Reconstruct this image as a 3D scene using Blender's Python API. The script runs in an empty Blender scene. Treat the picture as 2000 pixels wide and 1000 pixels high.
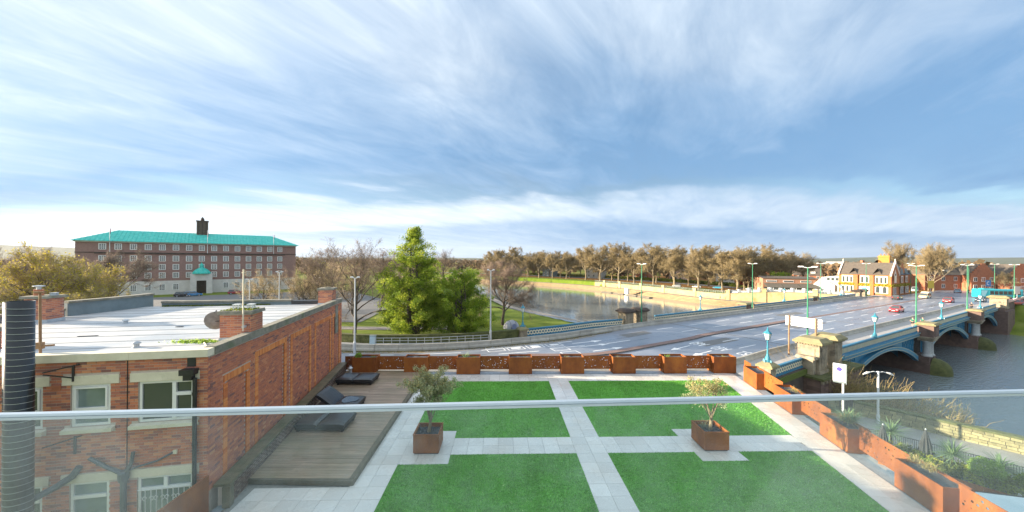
import bpy, math, random
import numpy as np
from mathutils import Vector, Matrix
S = bpy.context.scene
COL = S.collection
PI = math.pi
RNG = random.Random(7)
EYE = 12.0                      # eye height above the road, metres
# ---------------------------------------------------------------- camera
cam = bpy.data.cameras.new('camera')
cam.sensor_width = 36.0
cam.lens = 675.0 / 2000.0 * 36.0
cam.shift_y = 5.0 / 2000.0
cam.clip_start = 0.05
cam.clip_end = 20000.0
co = bpy.data.objects.new('camera', cam)
COL.objects.link(co)
co.location = (0, 0, EYE)
co.rotation_euler = (Matrix.Rotation(math.radians(90), 3, 'X') @ Matrix.Rotation(math.radians(0.35), 3, 'Z')).to_euler()
S.camera = co
# ---------------------------------------------------------------- sky, sun, exposure
SUN_EL = math.radians(12.6)
SUN_AZ = math.radians(85.0)     # to the left of the view, a touch ahead
SUN_DIR = Vector((-math.sin(SUN_AZ) * math.cos(SUN_EL), math.cos(SUN_AZ) * math.cos(SUN_EL), math.sin(SUN_EL)))
SKY_STRENGTH = 0.05
CLOUD_STRENGTH = 0.280
EXPOSURE = 1.80
world = bpy.data.worlds.new('World')
S.world = world
world.use_nodes = True
wt = world.node_tree
wt.nodes.clear()
def wn(t, **k):
 n = wt.nodes.new(t)
 for a, b in k.items():
  setattr(n, a, b)
 return n
def wl(a, b):
 wt.links.new(a, b)
def wmath(op, a, b=None, clamp=False):
 n = wn('ShaderNodeMath', operation=op, use_clamp=clamp)
 for i, v in enumerate((a, b)):
  if v is None:
   continue
  if isinstance(v, (int, float)):
   n.inputs[i].default_value = v
  else:
   wl(v, n.inputs[i])
 return n.outputs[0]
sky = wn('ShaderNodeTexSky', sky_type='NISHITA', sun_disc=False)
sky.sun_elevation = SUN_EL
sky.sun_rotation = math.radians(360.0) - SUN_AZ
sky.altitude = 30.0
sky.air_density = 1.0
sky.dust_density = 0.0
sky.ozone_density = 3.0
bg_sky = wn('ShaderNodeBackground')
bg_sky.inputs[1].default_value = SKY_STRENGTH
wl(sky.outputs[0], bg_sky.inputs[0])
tc = wn('ShaderNodeTexCoord')
sep = wn('ShaderNodeSeparateXYZ')
wl(tc.outputs['Generated'], sep.inputs[0])
zc = wmath('MAXIMUM', sep.outputs[2], 0.0)
zz = wmath('ADD', zc, 0.075)
px = wmath('DIVIDE', sep.outputs[0], zz)
py = wmath('DIVIDE', sep.outputs[1], zz)
comb = wn('ShaderNodeCombineXYZ')
wl(px, comb.inputs[0])
wl(py, comb.inputs[1])
def cloud_noise(rot, scale, nscale, detail, rough, dist, off):
 m = wn('ShaderNodeMapping', vector_type='TEXTURE')
 m.inputs['Rotation'].default_value = (0, 0, math.radians(rot))
 m.inputs['Scale'].default_value = [1.0 / q for q in scale]
 m.inputs['Location'].default_value = off
 wl(comb.outputs[0], m.inputs[0])
 n = wn('ShaderNodeTexNoise')
 n.inputs['Scale'].default_value = nscale
 n.inputs['Detail'].default_value = detail
 n.inputs['Roughness'].default_value = rough
 n.inputs['Distortion'].default_value = dist
 wl(m.outputs[0], n.inputs['Vector'])
 return n.outputs['Fac']
def wramp(fac, a, b):
 n = wn('ShaderNodeMapRange', interpolation_type='SMOOTHSTEP')
 n.inputs[1].default_value = a
 n.inputs[2].default_value = b
 wl(fac, n.inputs[0])
 return n.outputs[0]
# broad banks of cloud run roughly across the view; wisps fan out with the wind
big = cloud_noise(-6, (0.20, 0.62, 1), 1.0, 3, 0.5, 0.35, (1.7, 2.4, 0))
streak = cloud_noise(-40, (0.95, 0.40, 1), 1.1, 7, 0.55, 0.4, (3.1, 1.7, 0))
fine = cloud_noise(-30, (2.1, 0.80, 1), 1.3, 10, 0.66, 0.55, (8.1, 0.7, 0))
# banks lie across the wind: a veil overhead, a greyer bank, a gap, then a bright bank low down
w_ = wmath('ADD', wmath('ADD', py, wmath('MULTIPLY', px, 0.10)), wmath('MULTIPLY', wmath('SUBTRACT', big, 0.5), 2.2))
w_ = wmath('ADD', w_, wmath('MULTIPLY', wmath('SUBTRACT', streak, 0.5), 2.6))
def wcurve(fac, stops):
 n = wn('ShaderNodeValToRGB')
 n.color_ramp.interpolation = 'EASE'
 e = n.color_ramp.elements
 while len(e) < len(stops):
  e.new(0.5)
 for i, (p, v) in enumerate(stops):
  e[i].position = p
  e[i].color = (v, v, v, 1)
 wl(fac, n.inputs[0])
 return n.outputs[0]
wf = wmath('DIVIDE', wmath('ADD', w_, 1.0), 9.0, True)
mask = wcurve(wf, [(0.0, 0.76), (0.28, 0.78), (0.40, 0.74), (0.455, 0.60), (0.500, 0.12), (0.550, 0.50), (0.60, 0.92), (0.74, 0.88), (1.0, 0.95)])
mask = wmath('ADD', mask, wmath('MULTIPLY', wmath('SUBTRACT', fine, 0.5), 0.75), True)
hor = wmath('POWER', wmath('SUBTRACT', 1.0, zc, True), 10.0)
mask = wmath('ADD', mask, wmath('MULTIPLY', hor, 0.8), True)
# cloud brightness: forward scattering toward the sun, greyer where thick
sunv = wn('ShaderNodeVectorMath', operation='DOT_PRODUCT')
wl(tc.outputs['Generated'], sunv.inputs[0])
sunv.inputs[1].default_value = SUN_DIR
cs = wmath('MAXIMUM', wmath('MULTIPLY', wmath('ADD', sunv.outputs['Value'], 1.0), 0.5), 0.0)
glow = wmath('POWER', cs, 2.2)
dens = wcurve(wf, [(0.0, 1.0), (0.13, 0.95), (0.24, 0.75), (0.33, 0.40), (0.42, 0.12), (0.49, 0.25), (0.56, 0.80), (0.66, 0.90), (0.80, 0.40), (1.0, 0.40)])
dens = wmath('ADD', dens, wmath('MULTIPLY', wmath('SUBTRACT', fine, 0.5), 0.85))
dens = wmath('SUBTRACT', dens, wmath('MULTIPLY', wmath('MINIMUM', wmath('MAXIMUM', px, 0.0), 1.8), 0.17), True)
lum = wmath('ADD', wmath('MULTIPLY', glow, 0.16), wmath('ADD', 0.78, wmath('MULTIPLY', dens, 0.38)))
cmix = wn('ShaderNodeMixRGB')
wl(dens, cmix.inputs[0])
cmix.inputs[1].default_value = (0.27, 0.56, 0.96, 1)
cmix.inputs[2].default_value = (0.84, 0.93, 1.0, 1)
bg_cl = wn('ShaderNodeBackground')
wl(cmix.outputs[0], bg_cl.inputs[0])
wl(wmath('MULTIPLY', lum, wmath('MULTIPLY', wmath('ADD', 1.0, wmath('MULTIPLY', wramp(zc, 0.42, 0.95), 0.40)), CLOUD_STRENGTH)), bg_cl.inputs[1])
wmix = wn('ShaderNodeMixShader')
wl(mask, wmix.inputs[0])
wl(bg_sky.outputs[0], wmix.inputs[1])
wl(bg_cl.outputs[0], wmix.inputs[2])
wo = wn('ShaderNodeOutputWorld')
wl(wmix.outputs[0], wo.inputs[0])
sl = bpy.data.lights.new('sun', 'SUN')
sl.energy = 5.0
sl.angle = math.radians(0.6)
sl.color = (1.0, 0.83, 0.62)
so = bpy.data.objects.new('sun', sl)
COL.objects.link(so)
so.rotation_euler = (-SUN_DIR).to_track_quat('-Z', 'Y').to_euler()
so.location = SUN_DIR * 60
S.view_settings.view_transform = 'Standard'
S.view_settings.look = 'None'
S.view_settings.exposure = EXPOSURE
S.view_settings.gamma = 1.0
S.view_settings.use_curve_mapping = False
# ---------------------------------------------------------------- materials
MATS = {}
class NT:
 def __init__(self, name):
  self.m = bpy.data.materials.new(name)
  self.m.use_nodes = True
  self.t = self.m.node_tree
  self.p = self.t.nodes['Principled BSDF']
  MATS[name] = self.m
  self.pos = None
 def n(self, ty, **k):
  x = self.t.nodes.new(ty)
  for a, b in k.items():
   setattr(x, a, b)
  return x
 def l(self, a, b):
  self.t.links.new(a, b)
 def coords(self):
  if self.pos is None:
   self.pos = self.n('ShaderNodeNewGeometry').outputs['Position']
  return self.pos
 def noise(self, scale, detail=5, rough=0.6, stretch=None, dist=0.0, fac=True):
  x = self.n('ShaderNodeTexNoise')
  x.inputs['Scale'].default_value = scale
  x.inputs['Detail'].default_value = detail
  x.inputs['Roughness'].default_value = rough
  x.inputs['Distortion'].default_value = dist
  v = self.coords()
  if stretch:
   mp = self.n('ShaderNodeMapping')
   mp.inputs['Scale'].default_value = stretch[:3]
   if len(stretch) > 3:
    mp.inputs['Rotation'].default_value = (0, 0, stretch[3])
    # rotate first, then stretch: use texture type
    mp.vector_type = 'TEXTURE'
    mp.inputs['Scale'].default_value = [1.0 / q for q in stretch[:3]]
   self.l(v, mp.inputs[0])
   v = mp.outputs[0]
  self.l(v, x.inputs['Vector'])
  return x.outputs['Fac'] if fac else x.outputs['Color']
 def ramp(self, fac, stops):
  r = self.n('ShaderNodeValToRGB')
  e = r.color_ramp.elements
  while len(e) < len(stops):
   e.new(0.5)
  for i, (p, c) in enumerate(stops):
   e[i].position = p
   e[i].color = (c[0], c[1], c[2], 1)
  self.l(fac, r.inputs[0])
  return r.outputs[0]
 def math(self, op, a, b=0.0, clamp=False):
  x = self.n('ShaderNodeMath', operation=op, use_clamp=clamp)
  for i, v in enumerate((a, b)):
   if isinstance(v, (int, float)):
    x.inputs[i].default_value = v
   else:
    self.l(v, x.inputs[i])
  return x.outputs[0]
 def mix(self, fac, a, b, mode='MIX'):
  x = self.n('ShaderNodeMixRGB', blend_type=mode)
  for i, v in enumerate((fac, a, b)):
   if isinstance(v, (int, float)):
    x.inputs[i].default_value = v
   elif isinstance(v, (tuple, list)):
    x.inputs[i].default_value = (v[0], v[1], v[2], 1)
   else:
    self.l(v, x.inputs[i])
  return x.outputs[0]
 def value(self, col, v):
  h = self.n('ShaderNodeHueSaturation')
  self.l(v, h.inputs['Value'])
  self.l(col, h.inputs['Color'])
  return h.outputs[0]
 def attr(self, name='tint'):
  return self.n('ShaderNodeAttribute', attribute_name=name).outputs['Fac']
 def rnd(self):
  return self.n('ShaderNodeObjectInfo').outputs['Random']
 def bump(self, fac, strength=0.3, dist=0.02):
  b = self.n('ShaderNodeBump')
  b.inputs['Strength'].default_value = strength
  b.inputs['Distance'].default_value = dist
  self.l(fac, b.inputs['Height'])
  self.l(b.outputs[0], self.p.inputs['Normal'])
 def base(self, col):
  if isinstance(col, (tuple, list)):
   self.p.inputs['Base Color'].default_value = (col[0], col[1], col[2], 1)
  else:
   self.l(col, self.p.inputs['Base Color'])
 def rough(self, r):
  if isinstance(r, (int, float)):
   self.p.inputs['Roughness'].default_value = r
  else:
   self.l(r, self.p.inputs['Roughness'])
def lin(c):
 return tuple(c)
def pm(name, c1, c2=None, rough=0.6, scale=4.0, detail=6, lo=0.3, hi=0.7, bump=0.0, bscale=None, bdist=0.01,
       metal=0.0, tint=0.0, rnd=0.0, spec=0.5, stretch=None, c3=None, scale3=0.6, lo3=0.55, hi3=0.75):
 """a Principled material: two colours blended by noise, optional third patchy colour, per-piece value jitter, fine relief"""
 k = NT(name)
 k.p.inputs['Metallic'].default_value = metal
 k.p.inputs['Specular IOR Level'].default_value = spec
 k.rough(rough)
 if c2 is None:
  c2 = tuple(v * 0.82 for v in c1)
 col = k.ramp(k.noise(scale, detail, 0.62, stretch), [(lo, c1), (hi, c2)])
 if c3 is not None:
  f = k.n('ShaderNodeMapRange')
  f.inputs[1].default_value = lo3
  f.inputs[2].default_value = hi3
  k.l(k.noise(scale3, 5, 0.65), f.inputs[0])
  col = k.mix(f.outputs[0], col, c3)
 if tint:
  v = k.math('ADD', k.math('MULTIPLY', k.math('SUBTRACT', k.attr(), 0.5), 2 * tint), 1.0)
  col = k.value(col, v)
 if rnd:
  v = k.math('ADD', k.math('MULTIPLY', k.math('SUBTRACT', k.rnd(), 0.5), 2 * rnd), 1.0)
  col = k.value(col, v)
 k.base(col)
 if bump:
  k.bump(k.noise(bscale or scale * 4, 5, 0.6), bump, bdist)
 return k.m
# ---------------------------------------------------------------- mesh builder
class MB:
 """collects polygons (through an optional frame transform) and links them as ONE mesh object"""
 def __init__(self, xf=None):
  self.v, self.f, self.mi, self.ti = [], [], [], []
  self.xf = xf
  self.cm = 0
  self.ct = 0.5
 def vert(self, p):
  if self.xf:
   p = self.xf(*p)
  self.v.append(tuple(p))
  return len(self.v) - 1
 def face(self, idx):
  self.f.append(tuple(idx))
  self.mi.append(self.cm)
  self.ti.append(self.ct)
 def poly(self, pts):
  self.face([self.vert(p) for p in pts])
 def box(self, x0, x1, y0, y1, z0, z1, skip='', taper=0.0):
  t = taper
  i = [self.vert(p) for p in ((x0, y0, z0), (x1, y0, z0), (x1, y1, z0), (x0, y1, z0),
                                    (x0 + t, y0 + t, z1), (x1 - t, y0 + t, z1), (x1 - t, y1 - t, z1), (x0 + t, y1 - t, z1))]
  for key, q in (('b', (0, 3, 2, 1)), ('t', (4, 5, 6, 7)), ('f', (0, 1, 5, 4)), ('k', (2, 3, 7, 6)),
                       ('r', (1, 2, 6, 5)), ('l', (3, 0, 4, 7))):
   if key not in skip:
    self.face([i[j] for j in q])
 def prism(self, pts, z0, z1, cap=True, top_scale=1.0):
  n = len(pts)
  cx = sum(p[0] for p in pts) / n
  cy = sum(p[1] for p in pts) / n
  a = [self.vert((p[0], p[1], z0)) for p in pts]
  b = [self.vert((cx + (p[0] - cx) * top_scale, cy + (p[1] - cy) * top_scale, z1)) for p in pts]
  for i in range(n):
   j = (i + 1) % n
   self.face((a[i], a[j], b[j], b[i]))
  if cap:
   self.face(b)
   self.face(a[::-1])
 def slab(self, profile, w0, w1, axis):
  """extrude a 2D profile (p,z) along another axis. axis 'y': profile in x,z; axis 'x': profile in y,z"""
  def P(p, w):
   return (p[0], w, p[1]) if axis == 'y' else (w, p[0], p[1])
  a = [self.vert(P(p, w0)) for p in profile]
  b = [self.vert(P(p, w1)) for p in profile]
  n = len(a)
  for i in range(n):
   j = (i + 1) % n
   self.face((a[i], a[j], b[j], b[i]))
  self.face(a[::-1])
  self.face(b)
 def tube(self, pts, radii, n=8, caps=True):
  if isinstance(radii, (int, float)):
   radii = [radii] * len(pts)
  P = [Vector(p) for p in pts]
  rings = []
  for i, p in enumerate(P):
   d = (P[min(i + 1, len(P) - 1)] - P[max(i - 1, 0)])
   if d.length < 1e-9:
    d = Vector((0, 0, 1))
   d.normalize()
   u = d.cross(Vector((0, 0, 1)) if abs(d.z) < 0.9 else Vector((1, 0, 0))).normalized()
   w = d.cross(u)
   rings.append([self.vert(p + (u * math.cos(2 * PI * k / n) + w * math.sin(2 * PI * k / n)) * radii[i]) for k in range(n)])
  for a, b in zip(rings, rings[1:]):
   for k in range(n):
    self.face((a[k], a[(k + 1) % n], b[(k + 1) % n], b[k]))
  if caps:
   self.face(rings[0][::-1])
   self.face(rings[-1])
 def lathe(self, prof, n=12, c=(0, 0), ang0=0.0):
  rings = []
  for r, z in prof:
   rings.append([self.vert((c[0] + r * math.cos(ang0 + 2 * PI * k / n), c[1] + r * math.sin(ang0 + 2 * PI * k / n), z)) for k in range(n)])
  for a, b in zip(rings, rings[1:]):
   for k in range(n):
    self.face((a[k], a[(k + 1) % n], b[(k + 1) % n], b[k]))
  self.face(rings[0][::-1])
  self.face(rings[-1])
 def strip(self, A, B):
  a = [self.vert(p) for p in A]
  b = [self.vert(p) for p in B]
  for i in range(len(a) - 1):
   self.face((a[i], a[i + 1], b[i + 1], b[i]))
 def mesh(self, name, mat, origin=None):
  me = bpy.data.meshes.new(name)
  v = self.v
  if origin is not None:
   v = [(p[0] - origin[0], p[1] - origin[1], p[2] - origin[2]) for p in v]
  me.from_pydata(v, [], self.f)
  ms = mat if isinstance(mat, (list, tuple)) else [mat]
  for m in ms:
   me.materials.append(m)
  if len(ms) > 1:
   me.polygons.foreach_set('material_index', self.mi)
  if any(t != 0.5 for t in self.ti):
   at = me.attributes.new('tint', 'FLOAT', 'FACE')
   at.data.foreach_set('value', self.ti)
  me.update()
  return me
 def build(self, name, mat, parent=None, origin=None, smooth=False, kind=None):
  if origin is None and parent is not None:
   origin = parent.get('_o')
  me = self.mesh(name, mat, origin)
  if smooth:
   me.polygons.foreach_set('use_smooth', [True] * len(me.polygons))
  o = link(name, me, parent, kind=kind)
  if origin is not None and parent is not None:
   o['_o'] = [float(q) for q in origin]
  return o
def link(name, me, parent=None, loc=None, rotz=0.0, kind=None):
 o = bpy.data.objects.new(name, me)
 COL.objects.link(o)
 if parent is not None:
  o.parent = parent
 if loc is not None:
  o.location = loc
 if rotz:
  o.rotation_euler = (0, 0, rotz)
 if kind:
  o['kind'] = kind
 return o
def np_mesh(name, verts, faces, mat, tint=None, smooth=False):
 """fast mesh from numpy arrays; faces (n,3) or (n,4)"""
 me = bpy.data.meshes.new(name)
 nv, nf, k = len(verts), len(faces), faces.shape[1]
 me.vertices.add(nv)
 me.vertices.foreach_set('co', np.asarray(verts, dtype=np.float32).ravel())
 me.loops.add(nf * k)
 me.loops.foreach_set('vertex_index', np.asarray(faces, dtype=np.int32).ravel())
 me.polygons.add(nf)
 me.polygons.foreach_set('loop_start', np.arange(0, nf * k, k, dtype=np.int32))
 me.polygons.foreach_set('loop_total', np.full(nf, k, dtype=np.int32))
 if smooth:
  me.polygons.foreach_set('use_smooth', np.ones(nf, dtype=bool))
 me.materials.append(mat)
 if tint is not None:
  at = me.attributes.new('tint', 'FLOAT', 'FACE')
  at.data.foreach_set('value', np.asarray(tint, dtype=np.float32))
 me.update()
 me.validate()
 return me
def thing(name, label, cat, loc=(0, 0, 0), rotz=0.0, group=None):
 o = bpy.data.objects.new(name, None)
 COL.objects.link(o)
 o.location = loc
 o.rotation_euler = (0, 0, rotz)
 o.empty_display_size = 0.2
 return tag(o, label, cat, group)
def wthing(name, label, cat, loc, group=None):
 """a thing whose parts are given in world coordinates"""
 o = thing(name, label, cat, loc, 0.0, group)
 o['_o'] = [float(q) for q in loc]
 return o
def tag(o, label=None, cat=None, group=None, kind=None):
 if label:
  o['label'] = label
 if cat:
  o['category'] = cat
 if group:
  o['group'] = group
 if kind:
  o['kind'] = kind
 return o
def copy_tree(o, parent=None):
 c = o.copy()
 COL.objects.link(c)
 if parent is not None:
  c.parent = parent
 for ch in list(o.children):
  copy_tree(ch, c)
 return c
def place(proto, used, loc, rotz=0.0, label=None, group=None, scale=None):
 """first call moves the prototype itself, later calls copy it with its parts"""
 o = proto if not used else copy_tree(proto)
 o.location = loc
 o.rotation_euler = (0, 0, rotz)
 if scale:
  o.scale = scale if isinstance(scale, (tuple, list)) else (scale,) * 3
 if label:
  o['label'] = label
 if group:
  o['group'] = group
 used.append(o)
 return o
def resample(pts, n):
 P = np.array([p[:2] for p in pts], float)
 d = np.concatenate([[0], np.cumsum(np.linalg.norm(np.diff(P, axis=0), axis=1))])
 t = np.linspace(0, d[-1], n)
 return np.stack([np.interp(t, d, P[:, 0]), np.interp(t, d, P[:, 1])], 1)
def smoothline(pts, n):
 """Catmull-Rom through plan points, resampled evenly"""
 P = [np.array(p[:2], float) for p in pts]
 P = [2 * P[0] - P[1]] + P + [2 * P[-1] - P[-2]]
 out = []
 for i in range(1, len(P) - 2):
  for t in np.linspace(0, 1, 12, endpoint=False):
   a, b, c, d = P[i - 1], P[i], P[i + 1], P[i + 2]
   out.append(0.5 * ((2 * b) + (-a + c) * t + (2 * a - 5 * b + 4 * c - d) * t * t + (-a + 3 * b - 3 * c + d) * t ** 3))
 out.append(P[-2])
 return resample(out, n)
def offset(line, d):
 """offset a plan polyline to its left by d"""
 L = np.asarray(line, float)
 tg = np.gradient(L, axis=0)
 tg /= np.linalg.norm(tg, axis=1)[:, None]
 return L + np.stack([-tg[:, 1], tg[:, 0]], 1) * d
# frames of the place
TH = math.radians(1.7)
def TF(u, v, z):            # terrace: u across, v away, origin at the crossing of the paths
 c, s = math.cos(TH), math.sin(TH)
 return (3.2 + u * c - v * s, 14.3 + u * s + v * c, z)
def BF(s, t, z=0.0):        # bridge: s along, t to its left, origin on the near end of the right parapet
 return (40.0 + 0.8775 * s - 0.4796 * t, 42.8 + 0.4796 * s + 0.8775 * t, z)
BANG = math.atan2(0.4796, 0.8775)
def WF(p, q, z):            # brick building: p to the left along its front, q back along its side
 return (-9.14 - 0.983 * p - 0.184 * q, 10.4 - 0.184 * p + 0.983 * q, z)
TZ = 4.32                   # terrace floor
WZ = -6.6                   # river
# ---------------------------------------------------------------- the materials of the place
BRICK_STOPS = [(0.0, (0.25, 0.125, 0.11)), (0.14, (0.37, 0.155, 0.12)), (0.32, (0.50, 0.185, 0.115)), (0.75, (0.62, 0.23, 0.12)), (1.0, (0.68, 0.32, 0.17))]
def brick_mat(name, use_rnd, stops=BRICK_STOPS, bump=0.5):
 k = NT(name)
 f = k.rnd() if use_rnd else k.attr()
 col = k.ramp(f, stops)
 col = k.mix(k.math('MULTIPLY', k.noise(9, 6, 0.7), 0.24), col, (0.14, 0.085, 0.07))
 col = k.mix(k.ramp(k.noise(0.9, 4, 0.6), [(0.55, (0, 0, 0)), (0.8, (0.22, 0.22, 0.22))]), col, (0.15, 0.10, 0.08))
 k.base(col)
 k.rough(0.85)
 k.p.inputs['Specular IOR Level'].default_value = 0.3
 k.bump(k.noise(60, 4, 0.7), bump, 0.004)
 return k.m
ORANGE_STOPS = [(0.0, (0.62, 0.19, 0.065)), (0.5, (0.78, 0.27, 0.085)), (1.0, (0.84, 0.36, 0.12))]
M_BRICK = brick_mat('brick mass', False)
M_BRICKP = brick_mat('brick piece', True)
M_ORANGE = brick_mat('orange brick mass', False, ORANGE_STOPS)
M_ORANGEP = brick_mat('orange brick piece', True, ORANGE_STOPS)
M_MORTAR = pm('mortar', (0.58, 0.48, 0.40), (0.46, 0.38, 0.32), 0.95, 14, bump=0.4, bdist=0.004)
M_CREAM = pm('painted concrete', (0.74, 0.68, 0.54), (0.58, 0.53, 0.40), 0.7, 2.5, lo=0.35, hi=0.8, bump=0.15, bscale=40, bdist=0.003, c3=(0.33, 0.34, 0.22), scale3=2.2, lo3=0.6, hi3=0.85)
M_COPING = pm('weathered coping', (0.30, 0.28, 0.23), (0.14, 0.14, 0.11), 0.85, 3, bump=0.4, bscale=30, c3=(0.12, 0.15, 0.07), scale3=1.6)
M_WHITE = pm('white upvc', (0.80, 0.80, 0.78), (0.74, 0.74, 0.72), 0.35, 2)
M_GREYPAINT = pm('grey painted render', (0.20, 0.255, 0.27), (0.15, 0.195, 0.21), 0.7, 2.2, bump=0.2, bscale=25)
M_BLACKMETAL = pm('black metal', (0.025, 0.025, 0.028), (0.045, 0.045, 0.045), 0.45, 6, metal=0.3)
M_GALV = pm('galvanised steel', (0.58, 0.61, 0.64), (0.48, 0.51, 0.54), 0.4, 8, metal=0.5)
M_WHITEMETAL = pm('white painted steel', (0.78, 0.80, 0.80), (0.70, 0.72, 0.72), 0.4, 5)
M_LEAD = pm('lead flashing', (0.50, 0.55, 0.58), (0.34, 0.37, 0.40), 0.5, 5, metal=0.2)
M_TERRA = pm('terracotta', (0.52, 0.20, 0.10), (0.40, 0.15, 0.08), 0.8, 6)
M_MOSS = pm('moss', (0.13, 0.16, 0.02), (0.05, 0.08, 0.015), 0.95, 14, bump=0.9, bscale=40, bdist=0.03)
# flat roof membrane: pale grey felt, half wet
k = NT('roof membrane')
wet = k.ramp(k.noise(0.42, 6, 0.6, (0.8, 1.6, 1)), [(0.44, (0, 0, 0)), (0.60, (1, 1, 1))])
dirt = k.noise(1.4, 8, 0.7)
col = k.ramp(dirt, [(0.30, (0.44, 0.445, 0.45)), (0.60, (0.52, 0.53, 0.535))])
k.base(k.mix(k.math('MULTIPLY', wet, 0.20), col, (0.30, 0.34, 0.37)))
k.rough(k.math('SUBTRACT', 0.68, k.math('MULTIPLY', wet, 0.36)))
k.bump(k.noise(14, 4, 0.6), 0.08, 0.01)
M_ROOF = k.m
# corten
def corten(name, a, b, c, rough):
 k = NT(name)
 n1 = k.noise(1.6, 7, 0.66, (1, 1, 0.55))
 col = k.ramp(n1, [(0.30, a), (0.52, b), (0.74, c)])
 col = k.mix(k.math('MULTIPLY', k.noise(22, 4, 0.7, (1, 1, 0.12)), 0.45), col, a)
 v = k.math('ADD', 0.80, k.math('MULTIPLY', k.rnd(), 0.42))
 k.base(k.value(col, v))
 k.rough(rough)
 k.p.inputs['Specular IOR Level'].default_value = 0.35
 k.bump(k.noise(70, 4, 0.7), 0.2, 0.003)
 return k.m
M_CORTEN = corten('corten steel', (0.165, 0.050, 0.015), (0.285, 0.088, 0.017), (0.41, 0.150, 0.024), 0.62)
M_SOIL = pm('planter gravel', (0.10, 0.11, 0.13), (0.03, 0.032, 0.038), 0.9, 28, bump=1.0, bscale=45, bdist=0.03)
M_PEBBLE = pm('slate chips', (0.16, 0.18, 0.21), (0.05, 0.055, 0.065), 0.7, 10, tint=0.5)
# porcelain paving
k = NT('paving tile')
n1 = k.noise(1.1, 7, 0.62)
col = k.ramp(n1, [(0.30, (0.62, 0.61, 0.58)), (0.70, (0.76, 0.75, 0.72))])
st = k.ramp(k.noise(0.55, 6, 0.66), [(0.46, (0, 0, 0)), (0.72, (0.6, 0.6, 0.6))])
col = k.mix(st, col, (0.50, 0.43, 0.36))
v = k.math('ADD', 0.88, k.math('MULTIPLY', k.rnd(), 0.20))
k.base(k.value(col, v))
k.rough(k.ramp(k.noise(0.8, 4, 0.6), [(0.40, (0.16, 0.16, 0.16)), (0.62, (0.42, 0.42, 0.42))]))
k.bump(k.noise(30, 4, 0.6), 0.05, 0.004)
M_TILE = k.m
M_GROUT = pm('paving joint', (0.30, 0.30, 0.28), (0.20, 0.20, 0.19), 0.9, 8)
M_GUTTER = pm('grey roofing felt', (0.30, 0.35, 0.39), (0.20, 0.24, 0.28), 0.55, 3, bump=0.2, bscale=30)
# artificial turf
k = NT('artificial turf')
big = k.noise(0.55, 6, 0.65)
mid = k.noise(5.0, 5, 0.7, (0.6, 2.0, 1))
col = k.ramp(k.attr(), [(0.0, (0.05, 0.16, 0.018)), (0.5, (0.13, 0.39, 0.05)), (0.92, (0.24, 0.54, 0.11)), (1.0, (0.44, 0.60, 0.25))])
col = k.value(col, k.math('ADD', 0.05, k.math('ADD', k.math('MULTIPLY', k.noise(0.7, 4, 0.6, (2.6, 0.12, 1)), 0.55), k.math('ADD', k.math('MULTIPLY', big, 0.65), k.math('MULTIPLY', mid, 0.75)))))
k.base(col)
k.rough(0.55)
k.p.inputs['Specular IOR Level'].default_value = 0.25
M_TURF = k.m
# decking
k = NT('deck board')
g = k.noise(3.0, 6, 0.65, (0.25, 5.0, 5.0))
col = k.ramp(g, [(0.30, (0.21, 0.145, 0.098)), (0.55, (0.34, 0.25, 0.175)), (0.75, (0.43, 0.335, 0.25))])
col = k.mix(k.ramp(k.noise(0.5, 5, 0.6), [(0.45, (0, 0, 0)), (0.7, (0.55, 0.55, 0.55))]), col, (0.15, 0.155, 0.085))
k.base(k.value(col, k.math('ADD', 0.84, k.math('MULTIPLY', k.rnd(), 0.32))))
k.rough(0.5)
k.bump(k.noise(20, 4, 0.6, (0.2, 6, 6)), 0.3, 0.004)
M_DECK = k.m
M_DECKSIDE = pm('deck timber', (0.15, 0.125, 0.085), (0.08, 0.075, 0.05), 0.75, 4, bump=0.3, bscale=20, rnd=0.2)
M_WOODCOPE = pm('wet timber coping', (0.21, 0.175, 0.115), (0.105, 0.095, 0.055), 0.5, 3, bump=0.3, stretch=(1, 1, 1), c3=(0.075, 0.095, 0.045), scale3=1.1, lo3=0.45, hi3=0.7)
M_VINYL = pm('black vinyl', (0.022, 0.024, 0.028), (0.035, 0.038, 0.042), 0.30, 3, bump=0.15, bscale=8, bdist=0.01)
# trees
def leaf_mat(name, a, b, c, trans=0.35, rough=0.6):
 k = NT(name)
 col = k.ramp(k.attr(), [(0.0, a), (0.5, b), (1.0, c)])
 k.base(col)
 k.rough(rough)
 k.p.inputs['Specular IOR Level'].default_value = 0.25
 tr = k.n('ShaderNodeBsdfTranslucent')
 k.l(col, tr.inputs[0])
 mx = k.n('ShaderNodeMixShader')
 mx.inputs[0].default_value = trans
 k.l(k.p.outputs[0], mx.inputs[1])
 k.l(tr.outputs[0], mx.inputs[2])
 k.l(mx.outputs[0], k.t.nodes['Material Output'].inputs[0])
 return k.m
M_BARK = pm('bark', (0.12, 0.098, 0.075), (0.06, 0.048, 0.038), 0.9, 6, bump=0.6, bscale=20, bdist=0.02)
M_BARKPALE = pm('plane bark', (0.27, 0.22, 0.14), (0.15, 0.12, 0.075), 0.9, 1.5)
M_TWIG = pm('twigs brown', (0.46, 0.36, 0.21), (0.36, 0.28, 0.165), 0.9, 0.6, tint=0.3)
M_TWIGDARK = pm('twigs dark', (0.25, 0.185, 0.14), (0.165, 0.12, 0.095), 0.9, 0.6, tint=0.3)
M_TWIGGOLD = pm('twigs golden', (0.33, 0.26, 0.14), (0.22, 0.17, 0.095), 0.9, 0.35, tint=0.3)
M_LEAFGREEN = leaf_mat('alder leaf', (0.10, 0.17, 0.016), (0.26, 0.36, 0.035), (0.55, 0.57, 0.07), 0.5)
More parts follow.
